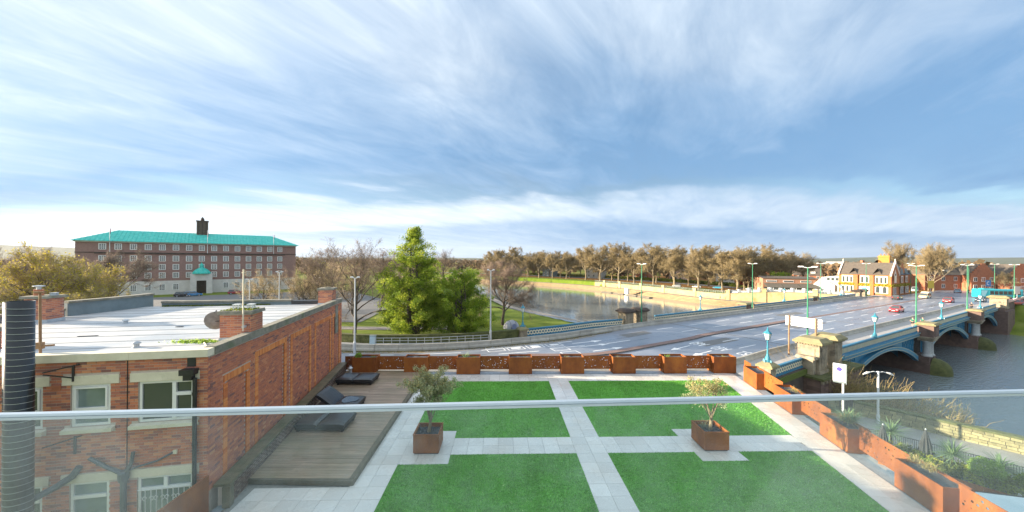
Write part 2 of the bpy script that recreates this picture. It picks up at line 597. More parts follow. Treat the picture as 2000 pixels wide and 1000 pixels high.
M_LEAFDEEP = leaf_mat('deep green leaf', (0.11, 0.20, 0.016), (0.27, 0.38, 0.036), (0.52, 0.58, 0.07), 0.55)
M_LEAFYELLOW = leaf_mat('yellow leaf', (0.26, 0.23, 0.04), (0.52, 0.44, 0.06), (0.78, 0.65, 0.08), 0.35)
M_LEAFOLIVE = leaf_mat('olive leaf', (0.20, 0.24, 0.13), (0.38, 0.42, 0.23), (0.64, 0.65, 0.38), 0.25)
M_LEAFBRASS = leaf_mat('sunlit gold olive leaf', (0.30, 0.25, 0.10), (0.55, 0.45, 0.19), (0.75, 0.64, 0.34), 0.25)  # sunlight on the upper crown, put into the leaf colour
M_LEAFBROWN = leaf_mat('dead leaf', (0.15, 0.115, 0.05), (0.27, 0.21, 0.09), (0.38, 0.31, 0.13), 0.3)
M_LEAFRED = leaf_mat('red leaf', (0.16, 0.03, 0.02), (0.32, 0.06, 0.035), (0.42, 0.13, 0.06), 0.3)
M_HEDGE = leaf_mat('hedge leaf', (0.07, 0.10, 0.012), (0.19, 0.24, 0.025), (0.38, 0.40, 0.05), 0.3)
M_BOX = leaf_mat('bright shrub leaf', (0.12, 0.22, 0.03), (0.28, 0.44, 0.06), (0.46, 0.60, 0.12), 0.35)
M_SWORD = leaf_mat('sword leaf', (0.08, 0.15, 0.07), (0.19, 0.30, 0.14), (0.40, 0.50, 0.26), 0.2, 0.4)
M_STRAW = leaf_mat('straw grass', (0.20, 0.17, 0.06), (0.38, 0.33, 0.13), (0.60, 0.50, 0.24), 0.25)
M_BRAMBLE = pm('bramble stem', (0.42, 0.32, 0.15), (0.26, 0.20, 0.08), 0.8, 1.0, tint=0.35)
# bridge and stone
M_BLUE = pm('bridge blue paint', (0.035, 0.215, 0.36), (0.028, 0.175, 0.30), 0.42, 1.2, bump=0.1, bscale=30, c3=(0.13, 0.20, 0.22), scale3=1.1, lo3=0.55, hi3=0.85)
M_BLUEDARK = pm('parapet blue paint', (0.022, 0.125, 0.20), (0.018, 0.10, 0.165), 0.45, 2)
M_BLUELIGHT = pm('lamp blue paint', (0.045, 0.25, 0.34), (0.035, 0.20, 0.28), 0.4, 4)
M_CREAMPAINT = pm('cream paint', (0.78, 0.72, 0.55), (0.66, 0.60, 0.42), 0.5, 3)
M_GILT = pm('gilt line paint', (0.62, 0.52, 0.25), (0.50, 0.42, 0.22), 0.45, 3)
M_SAND = pm('sandstone', (0.38, 0.32, 0.225), (0.21, 0.175, 0.13), 0.9, 1.6, bump=0.6, bscale=9, bdist=0.02, c3=(0.085, 0.075, 0.062), scale3=0.9, lo3=0.50, hi3=0.72, rnd=0.12)
M_SANDLICHEN = pm('lichened sandstone', (0.32, 0.28, 0.14), (0.18, 0.16, 0.10), 0.92, 1.4, bump=0.6, bscale=9, bdist=0.02, c3=(0.16, 0.16, 0.05), scale3=1.2)
M_PINKSTONE = pm('pink granite', (0.27, 0.175, 0.14), (0.16, 0.105, 0.09), 0.85, 1.5, bump=0.4, bscale=6, bdist=0.02, c3=(0.09, 0.07, 0.06), scale3=0.5, rnd=0.2, tint=0.3)
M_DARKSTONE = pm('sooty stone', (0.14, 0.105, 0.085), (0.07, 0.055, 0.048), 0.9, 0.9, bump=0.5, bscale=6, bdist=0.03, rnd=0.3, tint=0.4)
M_GREYCOLUMN = pm('grey granite column', (0.42, 0.44, 0.44), (0.30, 0.31, 0.31), 0.5, 5)
M_YELLOWSTONE = pm('yellow stone block', (0.42, 0.37, 0.19), (0.27, 0.25, 0.13), 0.9, 2.2, bump=0.6, bscale=10, bdist=0.02, rnd=0.28, c3=(0.10, 0.11, 0.045), scale3=0.8, lo3=0.55, hi3=0.8)
M_MOSSWALL = pm('mossy stone', (0.13, 0.14, 0.045), (0.06, 0.068, 0.024), 0.95, 1.6, bump=0.8, bscale=10, bdist=0.03, rnd=0.25)
M_BARRIER = pm('barrier concrete', (0.44, 0.42, 0.37), (0.30, 0.285, 0.25), 0.85, 1.0, bump=0.2, bscale=18, c3=(0.17, 0.16, 0.13), scale3=1.4, lo3=0.6, hi3=0.85, rnd=0.1)
M_FOOTWAY = pm('footway concrete', (0.44, 0.42, 0.40), (0.33, 0.32, 0.31), 0.75, 1.0, c3=(0.25, 0.24, 0.23), scale3=0.7)
M_LINE = pm('road paint', (0.85, 0.85, 0.84), (0.66, 0.66, 0.66), 0.6, 5, lo=0.40, hi=0.75, c3=(0.34, 0.34, 0.34), scale3=3.0, lo3=0.62, hi3=0.75)
M_MEDIAN = pm('red paved median', (0.24, 0.155, 0.135), (0.18, 0.12, 0.105), 0.8, 3, c3=(0.16, 0.13, 0.12), scale3=1.5)
M_KERB = pm('kerb', (0.20, 0.19, 0.18), (0.11, 0.105, 0.10), 0.85, 3)
# wet-ish asphalt, worn bands along the lanes
k = NT('asphalt')
n1 = k.noise(0.35, 6, 0.62)
band = k.noise(0.9, 4, 0.6, (0.05, 1.0, 1.0, BANG))
col = k.ramp(n1, [(0.32, (0.17, 0.19, 0.235)), (0.68, (0.225, 0.248, 0.295))])
col = k.mix(k.ramp(band, [(0.42, (0, 0, 0)), (0.62, (0.6, 0.6, 0.6))]), col, (0.27, 0.295, 0.345))
k.base(col)
k.rough(k.ramp(band, [(0.35, (0.26, 0.26, 0.26)), (0.65, (0.46, 0.46, 0.46))]))
k.p.inputs['Specular IOR Level'].default_value = 0.9
k.bump(k.noise(25, 3, 0.7), 0.08, 0.01)
M_ASPHALT = k.m
M_LANE = pm('lane asphalt', (0.19, 0.188, 0.185), (0.14, 0.14, 0.14), 0.75, 2)
# river: brown water with wind ripple
k = NT('river water')
k.base((0.16, 0.19, 0.20))
k.rough(0.05)
k.p.inputs['IOR'].default_value = 1.33
k.p.inputs['Specular IOR Level'].default_value = 1.0
r1 = k.noise(0.9, 4, 0.6, (1.0, 2.6, 1.0, BANG))
r2 = k.noise(4.0, 3, 0.55, (1.0, 1.8, 1.0, BANG))
# ruffled downstream of the bridge, nearly still above it
sx = k.n('ShaderNodeSeparateXYZ')
k.l(k.coords(), sx.inputs[0])
tt = k.math('ADD', k.math('MULTIPLY', k.math('SUBTRACT', sx.outputs[0], 40.0), -0.4796), k.math('MULTIPLY', k.math('SUBTRACT', sx.outputs[1], 42.8), 0.8775))
mr = k.n('ShaderNodeMapRange')
mr.inputs[1].default_value = 45.0
mr.inputs[2].default_value = 5.0
mr.inputs[3].default_value = 0.045
mr.inputs[4].default_value = 0.34
k.l(tt, mr.inputs[0])
b = k.n('ShaderNodeBump')
k.l(mr.outputs[0], b.inputs['Strength'])
b.inputs['Distance'].default_value = 0.25
k.l(k.math('ADD', r1, k.math('MULTIPLY', r2, 0.35)), b.inputs['Height'])
k.l(b.outputs[0], k.p.inputs['Normal'])
M_WATER = k.m
# ground: grass with worn and leaf-strewn patches chosen by a per-face value (0 grass .. 1 leaf litter)
k = NT('ground')
g = k.ramp(k.noise(0.25, 8, 0.68), [(0.30, (0.095, 0.135, 0.02)), (0.55, (0.17, 0.215, 0.035)), (0.75, (0.22, 0.22, 0.07))])
lit = k.ramp(k.noise(1.3, 6, 0.7), [(0.35, (0.20, 0.105, 0.035)), (0.65, (0.30, 0.155, 0.045))])
mfac = k.math('ADD', k.attr(), k.math('MULTIPLY', k.math('SUBTRACT', k.noise(0.12, 5, 0.6), 0.5), 1.1), True)
k.base(k.mix(k.ramp(mfac, [(0.42, (0, 0, 0)), (0.62, (1, 1, 1))]), g, lit))
k.rough(0.95)
k.p.inputs['Specular IOR Level'].default_value = 0.1
k.bump(k.noise(6, 4, 0.7), 0.6, 0.05)
M_GROUND = k.m
M_GRASS = pm('riverside grass', (0.10, 0.17, 0.015), (0.17, 0.23, 0.028), 0.95, 0.35, bump=0.8, bscale=7, bdist=0.05, spec=0.1, c3=(0.20, 0.17, 0.06), scale3=0.22, lo3=0.56, hi3=0.8)
M_LITTER = pm('leaf litter', (0.26, 0.135, 0.045), (0.16, 0.09, 0.035), 0.95, 1.5, bump=0.5, bscale=8, bdist=0.03, c3=(0.13, 0.16, 0.03), scale3=0.15)
M_PATH = pm('riverside path', (0.27, 0.245, 0.22), (0.20, 0.18, 0.16), 0.9, 1.5)
M_REVET = pm('stone revetment', (0.36, 0.27, 0.15), (0.23, 0.17, 0.095), 0.9, 0.45, bump=0.5, bscale=3, bdist=0.05, stretch=(1, 1, 2.5), c3=(0.20, 0.17, 0.08), scale3=0.3)
M_BANKWALL = pm('embankment stone', (0.58, 0.47, 0.25), (0.40, 0.30, 0.15), 0.9, 0.5, bump=0.5, bscale=2.2, bdist=0.06, c3=(0.26, 0.25, 0.08), scale3=0.35, lo3=0.55, hi3=0.75, rnd=0.15)
M_FARWOOD = pm('far woodland', (0.115, 0.090, 0.050), (0.060, 0.058, 0.034), 0.95, 0.03, detail=10, bump=1.0, bscale=0.12, bdist=3.0, c3=(0.14, 0.075, 0.045), scale3=0.01)
M_HILL = pm('far hillside', (0.09, 0.11, 0.06), (0.05, 0.065, 0.045), 0.95, 0.006, detail=10, c3=(0.15, 0.15, 0.09), scale3=0.004)
# glass
k = NT('window glass')
k.base((0.055, 0.07, 0.075))
k.rough(0.06)
k.p.inputs['Specular IOR Level'].default_value = 0.9
M_GLASS = k.m
k = NT('pale curtained glass')
k.base(k.ramp(k.noise(1.2, 3, 0.5), [(0.4, (0.13, 0.18, 0.18)), (0.62, (0.22, 0.28, 0.275))]))
k.rough(0.08)
k.p.inputs['Specular IOR Level'].default_value = 0.8
M_GLASSPALE = k.m
# ================================================================ land, river, roads
NEAR = np.array([(140, -70), (102, -28), (72, 2), (54, 20), (44.5, 31), (40.5, 38), (41.3, 43.5), (28.8, 66.3), (10, 93.3), (0, 125.5), (-9, 160), (-45, 215), (-110, 262), (-320, 300)], float)
FAR = np.array([(230, -70), (165, 20), (140, 60), (124.7, 89.1), (112.2, 111.9), (99, 124), (84, 136.5), (76.8, 148), (56.7, 190.9), (33.1, 222.7), (3.8, 246.5), (-60, 287), (-120, 318), (-320, 352)], float)
def seg_dist(P, L):
 best = np.full(len(P), 1e9)
 for a, b in zip(L[:-1], L[1:]):
  ab = b - a
  t = np.clip(((P - a) @ ab) / (ab @ ab), 0, 1)
  best = np.minimum(best, np.linalg.norm(P - (a + t[:, None] * ab), axis=1))
 return best
def inside(P, poly):
 x, y = P[:, 0], P[:, 1]
 c = np.zeros(len(P), bool)
 n = len(poly)
 for i in range(n):
  x1, y1 = poly[i]
  x2, y2 = poly[(i + 1) % n]
  if y1 == y2:
   continue
  c ^= ((y1 > y) != (y2 > y)) & (x < (x2 - x1) * (y - y1) / (y2 - y1) + x1)
 return c
def sm(a, b, x):
 t = np.clip((x - a) / (b - a), 0, 1)
 return t * t * (3 - 2 * t)
def st_of(P):
 dx, dy = P[:, 0] - 40.0, P[:, 1] - 42.8
 return 0.8775 * dx + 0.4796 * dy, -0.4796 * dx + 0.8775 * dy
WING = [(11.0, 24.0), (26.7, 35.0), (40.0, 42.8)]
def land_height(P):
 dn, df = seg_dist(P, NEAR), seg_dist(P, FAR)
 river = inside(P, np.concatenate([NEAR, FAR[::-1]]))
 s, t = st_of(P)
 near_side = dn < df
 h = np.zeros(len(P))
 # near bank
 left = near_side & (t > 22)
 h = np.where(left, -6.6 + 6.55 * sm(0.0, 15.0, dn), -0.05)
 cross = np.minimum((26.7 - 11) * (P[:, 1] - 24) - 11 * (P[:, 0] - 11), 1e9)
 w2 = 13.3 * (P[:, 1] - 35) - 7.8 * (P[:, 0] - 26.7)
 lower = near_side & (P[:, 0] > 13.6) & (cross < 25) & (w2 < 35) & (t < 4)
 h = np.where(lower, np.where(dn < 2.6, -6.9 + 0.9 * np.clip(dn, 0, 2.6), np.where(dn < 13, -4.0, -3.1)), h)
 # far bank
 hf = -2.5 + 2.45 * sm(75, 35, t)
 hf = np.where(df < 11.5, -9.0, hf)
 hf = np.where((t < 4) & (df < 16), -6.7 + 2.5 * sm(0, 12, df), hf)
 h = np.where(~near_side, hf, h)
 h = np.where(river, -9.0, h)
 r = np.linalg.norm(P, axis=1)
 az = np.degrees(np.arctan2(P[:, 0], P[:, 1]))
 bump = 0.65 + 0.20 * np.sin(az * 0.55 + 1.0) + 0.13 * np.sin(az * 1.7) + 0.07 * np.sin(az * 4.9 + 0.4)
 amp = 72 * sm(-38, -50, az) + 16 * sm(-38, 25, az) + 22 * sm(30, 50, az)
 h = h + sm(1500, 3600, r) * (amp * bump + 14)
 return h, river, dn, df, s, t
def coords(lo, hi, step, far, growth):
 c = list(np.arange(lo, hi + step, step))
 q, d = c[-1], step
 while q < far:
  d *= growth
  q += d
  c.append(q)
 q, d = c[0], step
 pre = []
 while q > -far and far > 0:
  d *= growth
  q -= d
  pre.append(q)
 return np.array(pre[::-1] + c)
gx = coords(-120, 240, 2.5, 9000, 1.16)
gy = coords(-20, 320, 2.5, 9000, 1.16)
gy = gy[gy > -700]
GX, GY = np.meshgrid(gx, gy)
P = np.stack([GX.ravel(), GY.ravel()], 1)
hz, riv, dn, df, ss, tt_ = land_height(P)
nx, ny = len(gx), len(gy)
idx = np.arange(nx * ny).reshape(ny, nx)
F = np.stack([idx[:-1, :-1], idx[:-1, 1:], idx[1:, 1:], idx[1:, :-1]], -1).reshape(-1, 4)
lit = np.where(dn < df, 0.18, np.where(df < 27, 0.12, 0.72))
far_r = np.linalg.norm(P, axis=1)
lit = np.where(far_r > 330, 0.45, lit)
ftint = lit[F].mean(1)
me = np_mesh('ground', np.column_stack([P, hz]), F, M_GROUND, ftint, smooth=True)
me.materials.append(M_HILL)
mi = np.where(far_r[F].mean(1) > 1300, 1, 0).astype(np.int32)
me.polygons.foreach_set('material_index', mi)
ground = link('ground', me, kind='structure')
# water
m = MB()
RP = np.concatenate([NEAR, FAR[::-1]])
m.poly([(-420, -120, WZ), (330, -120, WZ), (330, 400, WZ), (-420, 400, WZ)])
# keep only a generous sheet inside the carved channel: the land stands above it everywhere else
m.build('river_water', M_WATER, kind='structure')
# far embankment: stepped stone, promenade
fl = smoothline(FAR[4:13], 90)
def zs(line, z):
 return [(p[0], p[1], z) for p in line]
m = MB()
for i in range(6):
 o0, o1 = offset(fl, -i * 1.15), offset(fl, -(i + 1) * 1.15)
 z0, z1 = -7.4 + 0.45 * i, -7.4 + 0.45 * (i + 1)
 m.strip(zs(o0, z0), zs(o0, z1))
 m.strip(zs(o0, z1), zs(o1, z1))
m.build('stone_steps', M_REVET, kind='structure')
m = MB()
m.strip(zs(offset(fl, -6.88), -4.69), zs(offset(fl, -10.6), -4.69))
m.build('riverside_path', M_PATH, kind='structure')
# the lawn edge above it
m = MB()
nl = len(fl)
tops = -2.42 + 2.2 * sm(70, 40, st_of(fl)[1])
A = offset(fl, -10.9)
B = offset(fl, -16.5)
m.strip([(a[0], a[1], tops[i] - 0.02) for i, a in enumerate(A)], [(a[0], a[1], tops[i] + 0.06) for i, a in enumerate(B)])
m.strip([(a[0], a[1], -4.72) for a in offset(fl, -10.55)], [(a[0], a[1], tops[i] - 0.02) for i, a in enumerate(A)])
m.build('riverside_lawn', M_GRASS, kind='structure')
# embankment wall with piers from the bridge up to where the grass slope begins
wl_t = st_of(fl)[1]
sel = [i for i in range(nl) if 28 < wl_t[i] < 148]
wline = fl[sel]
o1 = offset(wline, -10.3)
o2 = offset(wline, -10.8)
wtop = [tops[i] for i in sel]
wallroot = wthing('embankment_wall', 'long sunlit yellow stone retaining wall above the far riverside path', 'wall', (o1[0][0], o1[0][1], -4.7))
m = MB()
a = [(p[0], p[1], -4.75) for p in o1]
b_ = [(p[0], p[1], wtop[i]) for i, p in enumerate(o1)]
c_ = [(p[0], p[1], wtop[i]) for i, p in enumerate(o2)]
d_ = [(p[0], p[1], -4.75) for p in o2]
m.strip(a, b_)
m.strip(b_, c_)
m.strip(c_, d_)
m.build('wall', M_BANKWALL, wallroot)
m = MB()
e1, e2 = offset(wline, -10.15), offset(wline, -10.95)
m.strip([(p[0], p[1], wtop[i] + 0.003) for i, p in enumerate(e1)], [(p[0], p[1], wtop[i] + 0.16) for i, p in enumerate(e1)])
m.strip([(p[0], p[1], wtop[i] + 0.16) for i, p in enumerate(e1)], [(p[0], p[1], wtop[i] + 0.16) for i, p in enumerate(e2)])
m.strip([(p[0], p[1], wtop[i] + 0.16) for i, p in enumerate(e2)], [(p[0], p[1], wtop[i] + 0.003) for i, p in enumerate(e2)])
m.build('coping', M_SAND, wallroot)
dd = np.concatenate([[0], np.cumsum(np.linalg.norm(np.diff(o1, axis=0), axis=1))])
q = 4.0
pillar_at = []
while q < dd[-1]:
 i = int(np.searchsorted(dd, q))
 i = min(max(i, 1), len(o1) - 1)
 pillar_at.append((o1[i][0], o1[i][1], wtop[i], math.atan2(o1[i][1] - o1[i - 1][1], o1[i][0] - o1[i - 1][0])))
 q += 15.0
for x, y, zt, an in pillar_at:
 m = MB(lambda u, v, z, x=x, y=y, an=an: (x + u * math.cos(an) - v * math.sin(an), y + u * math.sin(an) + v * math.cos(an), z))
 m.box(-0.7, 0.7, -0.95, 0.25, -4.72, zt + 1.3)
 m.box(-0.85, 0.85, -1.1, 0.4, zt + 1.3, zt + 1.5)
 m.build('pier', M_BANKWALL, wallroot)
# railing along the top of the wall
rail = wthing('riverside_railing', 'pale green metal railing on top of the far riverside wall', 'railing', (o1[0][0], o1[0][1], wtop[0]))
m = MB()
ro = offset(wline, -10.55)
m.tube([(p[0], p[1], wtop[i] + 1.2) for i, p in enumerate(ro)], 0.05, 4)
m.tube([(p[0], p[1], wtop[i] + 0.7) for i, p in enumerate(ro)], 0.04, 4)
m.build('rail', M_GALV, rail)
m = MB()
for i, p in enumerate(resample(ro, 150)):
 j = int(np.argmin(np.linalg.norm(ro - p, axis=1)))
 m.box(p[0] - 0.04, p[0] + 0.04, p[1] - 0.04, p[1] + 0.04, wtop[j] + 0.16, wtop[j] + 1.2, 'b')
m.build('post', M_GALV, rail, kind='stuff')
# far road behind the trees
m = MB()
o0, o1_ = offset(fl, -44), offset(fl, -52)
hh = -2.42 + 2.45 * sm(75, 35, st_of(o0)[1])
m.strip([(p[0], p[1], hh[i] + 0.06) for i, p in enumerate(o0)], [(p[0], p[1], hh[i] + 0.06) for i, p in enumerate(o1_)])
m.build('embankment_road', M_LANE, kind='structure')
# ---------------------------------------------------------------- the main road
Lp = [(-90, 66), (-60, 55), (-40, 48), (-30, 45.6), (-21.8, 44.3), (-15.7, 44.2), (-10, 44.9), (-3.75, 46.6), (2.6, 49.2), (7.75, 51.6), (13, 55), BF(-9, 24.2)[:2], BF(0, 24.5)[:2], BF(30, 24.7)[:2], BF(60, 24.7)[:2], BF(98, 24.7)[:2], BF(118, 23)[:2]]
Rp = [(-90, 44), (-60, 35), (-40, 30), (-25, 27.4), (-15, 26.6), (-5, 26.8), (3, 28.4), (10, 31.3), (16, 34.4), (22, 37.7), BF(-13, 4.3)[:2], BF(-6, 4.7)[:2], BF(0, 4.7)[:2], BF(30, 4.7)[:2], BF(60, 4.7)[:2], BF(98, 4.7)[:2], BF(118, 3.0)[:2]]
N_ROAD = 120
def dense(pts, n):
 """piecewise smooth curve with matching parameter so that both kerbs pair up"""
 P = [np.array(p, float) for p in pts]
 P = [2 * P[0] - P[1]] + P + [2 * P[-1] - P[-2]]
 out = []
 for u in np.linspace(0, len(pts) - 1 - 1e-6, n):
  i = int(u) + 1
  t = u - int(u)
  a, b, c, d = P[i - 1], P[i], P[i + 1], P[i + 2]
  out.append(0.5 * ((2 * b) + (-a + c) * t + (2 * a - 5 * b + 4 * c - d) * t * t + (-a + 3 * b - 3 * c + d) * t ** 3))
 return np.array(out)
LK, RK = dense(Lp, N_ROAD), dense(Rp, N_ROAD)
m = MB()
m.strip(zs(RK, 0.0), zs(LK, 0.0))
road = m.build('road', M_ASPHALT, kind='structure', origin=(0, 0, 0))
# junction beyond the bridge
m = MB()
m.poly([BF(116, -12, -0.006), BF(190, -20, -0.006), BF(190, 22, -0.006), BF(116, 22.5, -0.006)])
m.build('street', M_ASPHALT, kind='structure')
# footway beside the right parapet, carried on masonry down to the lower ground
RO = dense([(-90, 40), (-60, 31), (-40, 26), (-25, 23.4), (-15, 22.6), (-5, 22.8), (4, 24.0), (11, 26.6), (18, 30.0), (24, 34.0), BF(-13, 0.2)[:2], BF(-6, 0.3)[:2], BF(0, 0.3)[:2], BF(30, 0.3)[:2], BF(60, 0.3)[:2], BF(98, 0.3)[:2], BF(118, -1.0)[:2]], N_ROAD)
RI = RK + (RO - RK) * 0.12
m = MB()
m.strip(zs(RO, 0.12), zs(RI, 0.12))
m.strip(zs(RI, 0.12), zs(RI, -0.2))
m.build('footway', M_FOOTWAY, kind='structure')
m = MB()
n0 = 55
i1 = int(N_ROAD * 11.6 / 16)
seg = slice(int(N_ROAD * 6.5 / 16), i1)
m.strip(zs(RO[seg], -4.5), zs(RO[seg], 0.115))
m.build('retaining_wall', M_DARKSTONE, kind='structure')
# footway beside the left parapet
LO = dense([(-90, 70.5), (-60, 59.5), (-40, 52), (-30, 49.6), (-23, 48.4), (-18, 47.8), (-10, 48.4), (-4, 50), (1.4, 52.4), (6.8, 55.0), (12, 58.3), BF(-9, 26.4)[:2], BF(0, 26.4)[:2], BF(30, 26.4)[:2], BF(60, 26.4)[:2], BF(98, 26.4)[:2], BF(112, 26.4)[:2]], N_ROAD)
LI = LK + (LO - LK) * 0.3
m = MB()
m.strip(zs(LI, 0.12), zs(LO, 0.12))
m.strip(zs(LI, -0.2), zs(LI, 0.12))
m.build('footway', M_FOOTWAY, kind='structure')
# soffit and solid body of the bridge deck
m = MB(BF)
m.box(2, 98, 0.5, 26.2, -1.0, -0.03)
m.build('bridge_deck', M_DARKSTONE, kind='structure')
# median: raised red-paved strip narrowing on to the bridge
MED = dense([(2.0, 42.6), (8.9, 42.9), (13.2, 44.4), (20, 48.2), (27, 52.2), BF(-2, 15.0)[:2], BF(10, 15.1)[:2], BF(24, 15.2)[:2], BF(30, 15.2)[:2]], 60)
m = MB()
a0, a1 = offset(MED, 0.5), offset(MED, -0.5)
m.strip(zs(a1, 0.16), zs(a0, 0.16))
md = m.build('median_strip', M_MEDIAN, road)
m = MB()
m.strip(zs(a1, -0.02), zs(a1, 0.157))
m.strip(zs(a0, 0.157), zs(a0, -0.02))
m.build('median_kerb', M_KERB, road)
m = MB()
m.box(30, 112, 14.8, 15.6, 0.002, 0.006, 'b')
m.v = [BF(*p) for p in m.v]
m.build('centre_strip', M_MEDIAN, road)
# lane dashes: each a painted bar, parts of the road
def sheet(name, pts, z=0.006, mat=None):
 mm = MB()
 mm.poly([(p[0], p[1], z) for p in pts])
 return mm.build(name, mat or M_LINE, road)
dash_me = None
def dash(s0, t, ln=4.2, w=0.17):
 global dash_me
 if dash_me is None:
  mm = MB()
  mm.poly([(0, -w / 2, 0), (ln, -w / 2, 0), (ln, w / 2, 0), (0, w / 2, 0)])
  dash_me = mm.mesh('lane_dash', M_LINE)
 o = link('lane_dash', dash_me, road, BF(s0, t, 0.006), BANG)
 return o
for t in (18.5, 21.6):
 for i in range(13):
  dash(-6 + i * 8.6 + (0.5 if t > 20 else 2.8), t)
for t in (8.0, 11.3, 14.2):
 for i in range(13):
  dash(-7 + i * 8.6 + {8.0: 1.0, 11.3: 3.0, 14.2: 5.0}[t], t)
# lane lines of the near, curving part of the road
for (x0, y0, x1, y1) in ((-20, 42.6, -14.5, 42.7), (-12, 43.0, -6.4, 43.9), (-3.9, 45.1, 1.5, 47.2), (4.2, 48.4, 8.8, 50.4), (-1.6, 43.4, 3.6, 44.9), (5.4, 46.2, 10.2, 48.0), (13.2, 48.9, 17.6, 51.3)):
 d = Vector((x1 - x0, y1 - y0)).normalized()
 n_ = Vector((-d.y, d.x)) * 0.09
 sheet('lane_line', [(x0 - n_.x, y0 - n_.y), (x1 - n_.x, y1 - n_.y), (x1 + n_.x, y1 + n_.y), (x0 + n_.x, y0 + n_.y)])
# expansion joints across the deck
for s0 in (1.8, 33.6, 67.8, 97.0):
 m = MB(BF)
 m.box(s0 - 0.12, s0 + 0.12, 4.9, 24.4, 0.002, 0.007, 'b')
 m.build('expansion_joint', M_KERB, road)
m = MB()
m.poly([(-92, 66, 0.03), (-28, 64, 0.03), (-30, 92, 0.03), (-62, 128, 0.03), (-130, 84, 0.03)])
m.build('car_park', M_LANE, kind='structure')
# double yellow line with leaves in the left gutter
m = MB()
yl0, yl1 = LK + (RK - LK) * 0.035, LK + (RK - LK) * 0.043
m.strip(zs(yl1[30:75], 0.006), zs(yl0[30:75], 0.006))
m.build('gutter_line', pm('yellow road paint', (0.50, 0.33, 0.06), (0.33, 0.23, 0.08), 0.8, 3), road)
def arrow(x, y, ang, ln=4.6):
 c, s = math.cos(ang), math.sin(ang)
 def A(u, v):
  return (x + u * c - v * s, y + u * s + v * c, 0.006)
 mm = MB(A and (lambda u, v, z: A(u, v)))
 mm.poly([(0, -0.09, 0), (ln - 1.7, -0.12, 0), (ln - 1.7, 0.12, 0), (0, 0.09, 0)])
 mm.poly([(ln - 1.7, -0.5, 0), (ln, 0, 0), (ln - 1.7, 0.5, 0)])
 return mm.build('lane_arrow', M_LINE, road)
def lettering(txt, x, y, ang, w=2.3, h=3.0):
 """painted road lettering, stretched along the lane as road lettering is"""
 cu = bpy.data.curves.new('road_lettering', 'FONT')
 cu.body = txt
 cu.size = 1.0
 cu.align_x = 'CENTER'
 cu.align_y = 'CENTER'
 cu.offset = 0.012
 cu.materials.append(M_LINE)
 o = link('road_lettering', cu, road, (x, y, 0.007))
 o.rotation_euler = (0, 0, ang)
 o.scale = (w / (0.62 * len(txt)), h / 0.72, 1)
 return o
# ---------------------------------------------------------------- painted words, arrows
TRAVEL = math.atan2(-2.55, -3.95)
arrow(24.9, 48.25, TRAVEL)
arrow(26.4, 45.6, TRAVEL)
lettering('A60', 26.8, 49.3, TRAVEL - PI / 2, 2.2, 2.4)
lettering('A60', 28.4, 46.8, TRAVEL - PI / 2, 2.2, 2.4)
lettering('A52', 30.2, 44.2, TRAVEL - PI / 2, 2.2, 2.4)
AWAY = math.atan2(2.9, 5.6)
for x, y, a_ in ((8.6, 49.0, 0.40), (9.2, 47.1, 0.40), (10.6, 45.0, 0.44)):
 arrow(x, y, a_, 5.2)
def boxmark(x, y, ang, fill):
 c, s = math.cos(ang), math.sin(ang)
 mm = MB(lambda u, v, z: (x + u * c - v * s, y + u * s + v * c, 0.006))
 L, W, e = 1.2, 0.85, 0.13
 mm.poly([(-L, -W, 0), (L, -W, 0), (L, -W + e, 0), (-L, -W + e, 0)])
 mm.poly([(-L, W - e, 0), (L, W - e, 0), (L, W, 0), (-L, W, 0)])
 mm.poly([(L - e, -W + e, 0), (L, -W + e, 0), (L, W - e, 0), (L - e, W - e, 0)])
 mm.poly([(-L, -W + e, 0), (-L + e, -W + e, 0), (-L + e, W - e, 0), (-L, W - e, 0)])
 if fill:
  mm.poly([(-L * 0.5, -0.3 * fill, 0), (L * 0.6, -0.3 * fill, 0), (L * 0.6, 0.3 * fill, 0), (-L * 0.5, 0.3 * fill, 0)])
 mm.build('lane_marking', M_LINE, road)
for (x, y, a_, L_, W_) in ((20.0, 55.5, 0.55, 3.0, 0.9), (30.0, 50.6, 0.5, 4.0, 1.0), (55.0, 64.5, BANG, 6.0, 1.1), (62.0, 77.0, BANG, 5.0, 1.0)):
 c, s = math.cos(a_), math.sin(a_)
 mm = MB()
 mm.poly([(x + u * c - v * s, y + u * s + v * c, 0.003) for u, v in ((-L_, -W_), (L_, -W_), (L_, W_), (-L_, W_))])
 mm.build('tarmac_patch', M_LANE, road)
for x, y, f in ((-2.08, 45.46, 0), (0.55, 46.3, 1), (3.22, 47.3, 2), (5.9, 48.3, 1), (6.5, 46.1, 0), (7.6, 44.0, 0)):
 boxmark(x, y, 0.36, f)
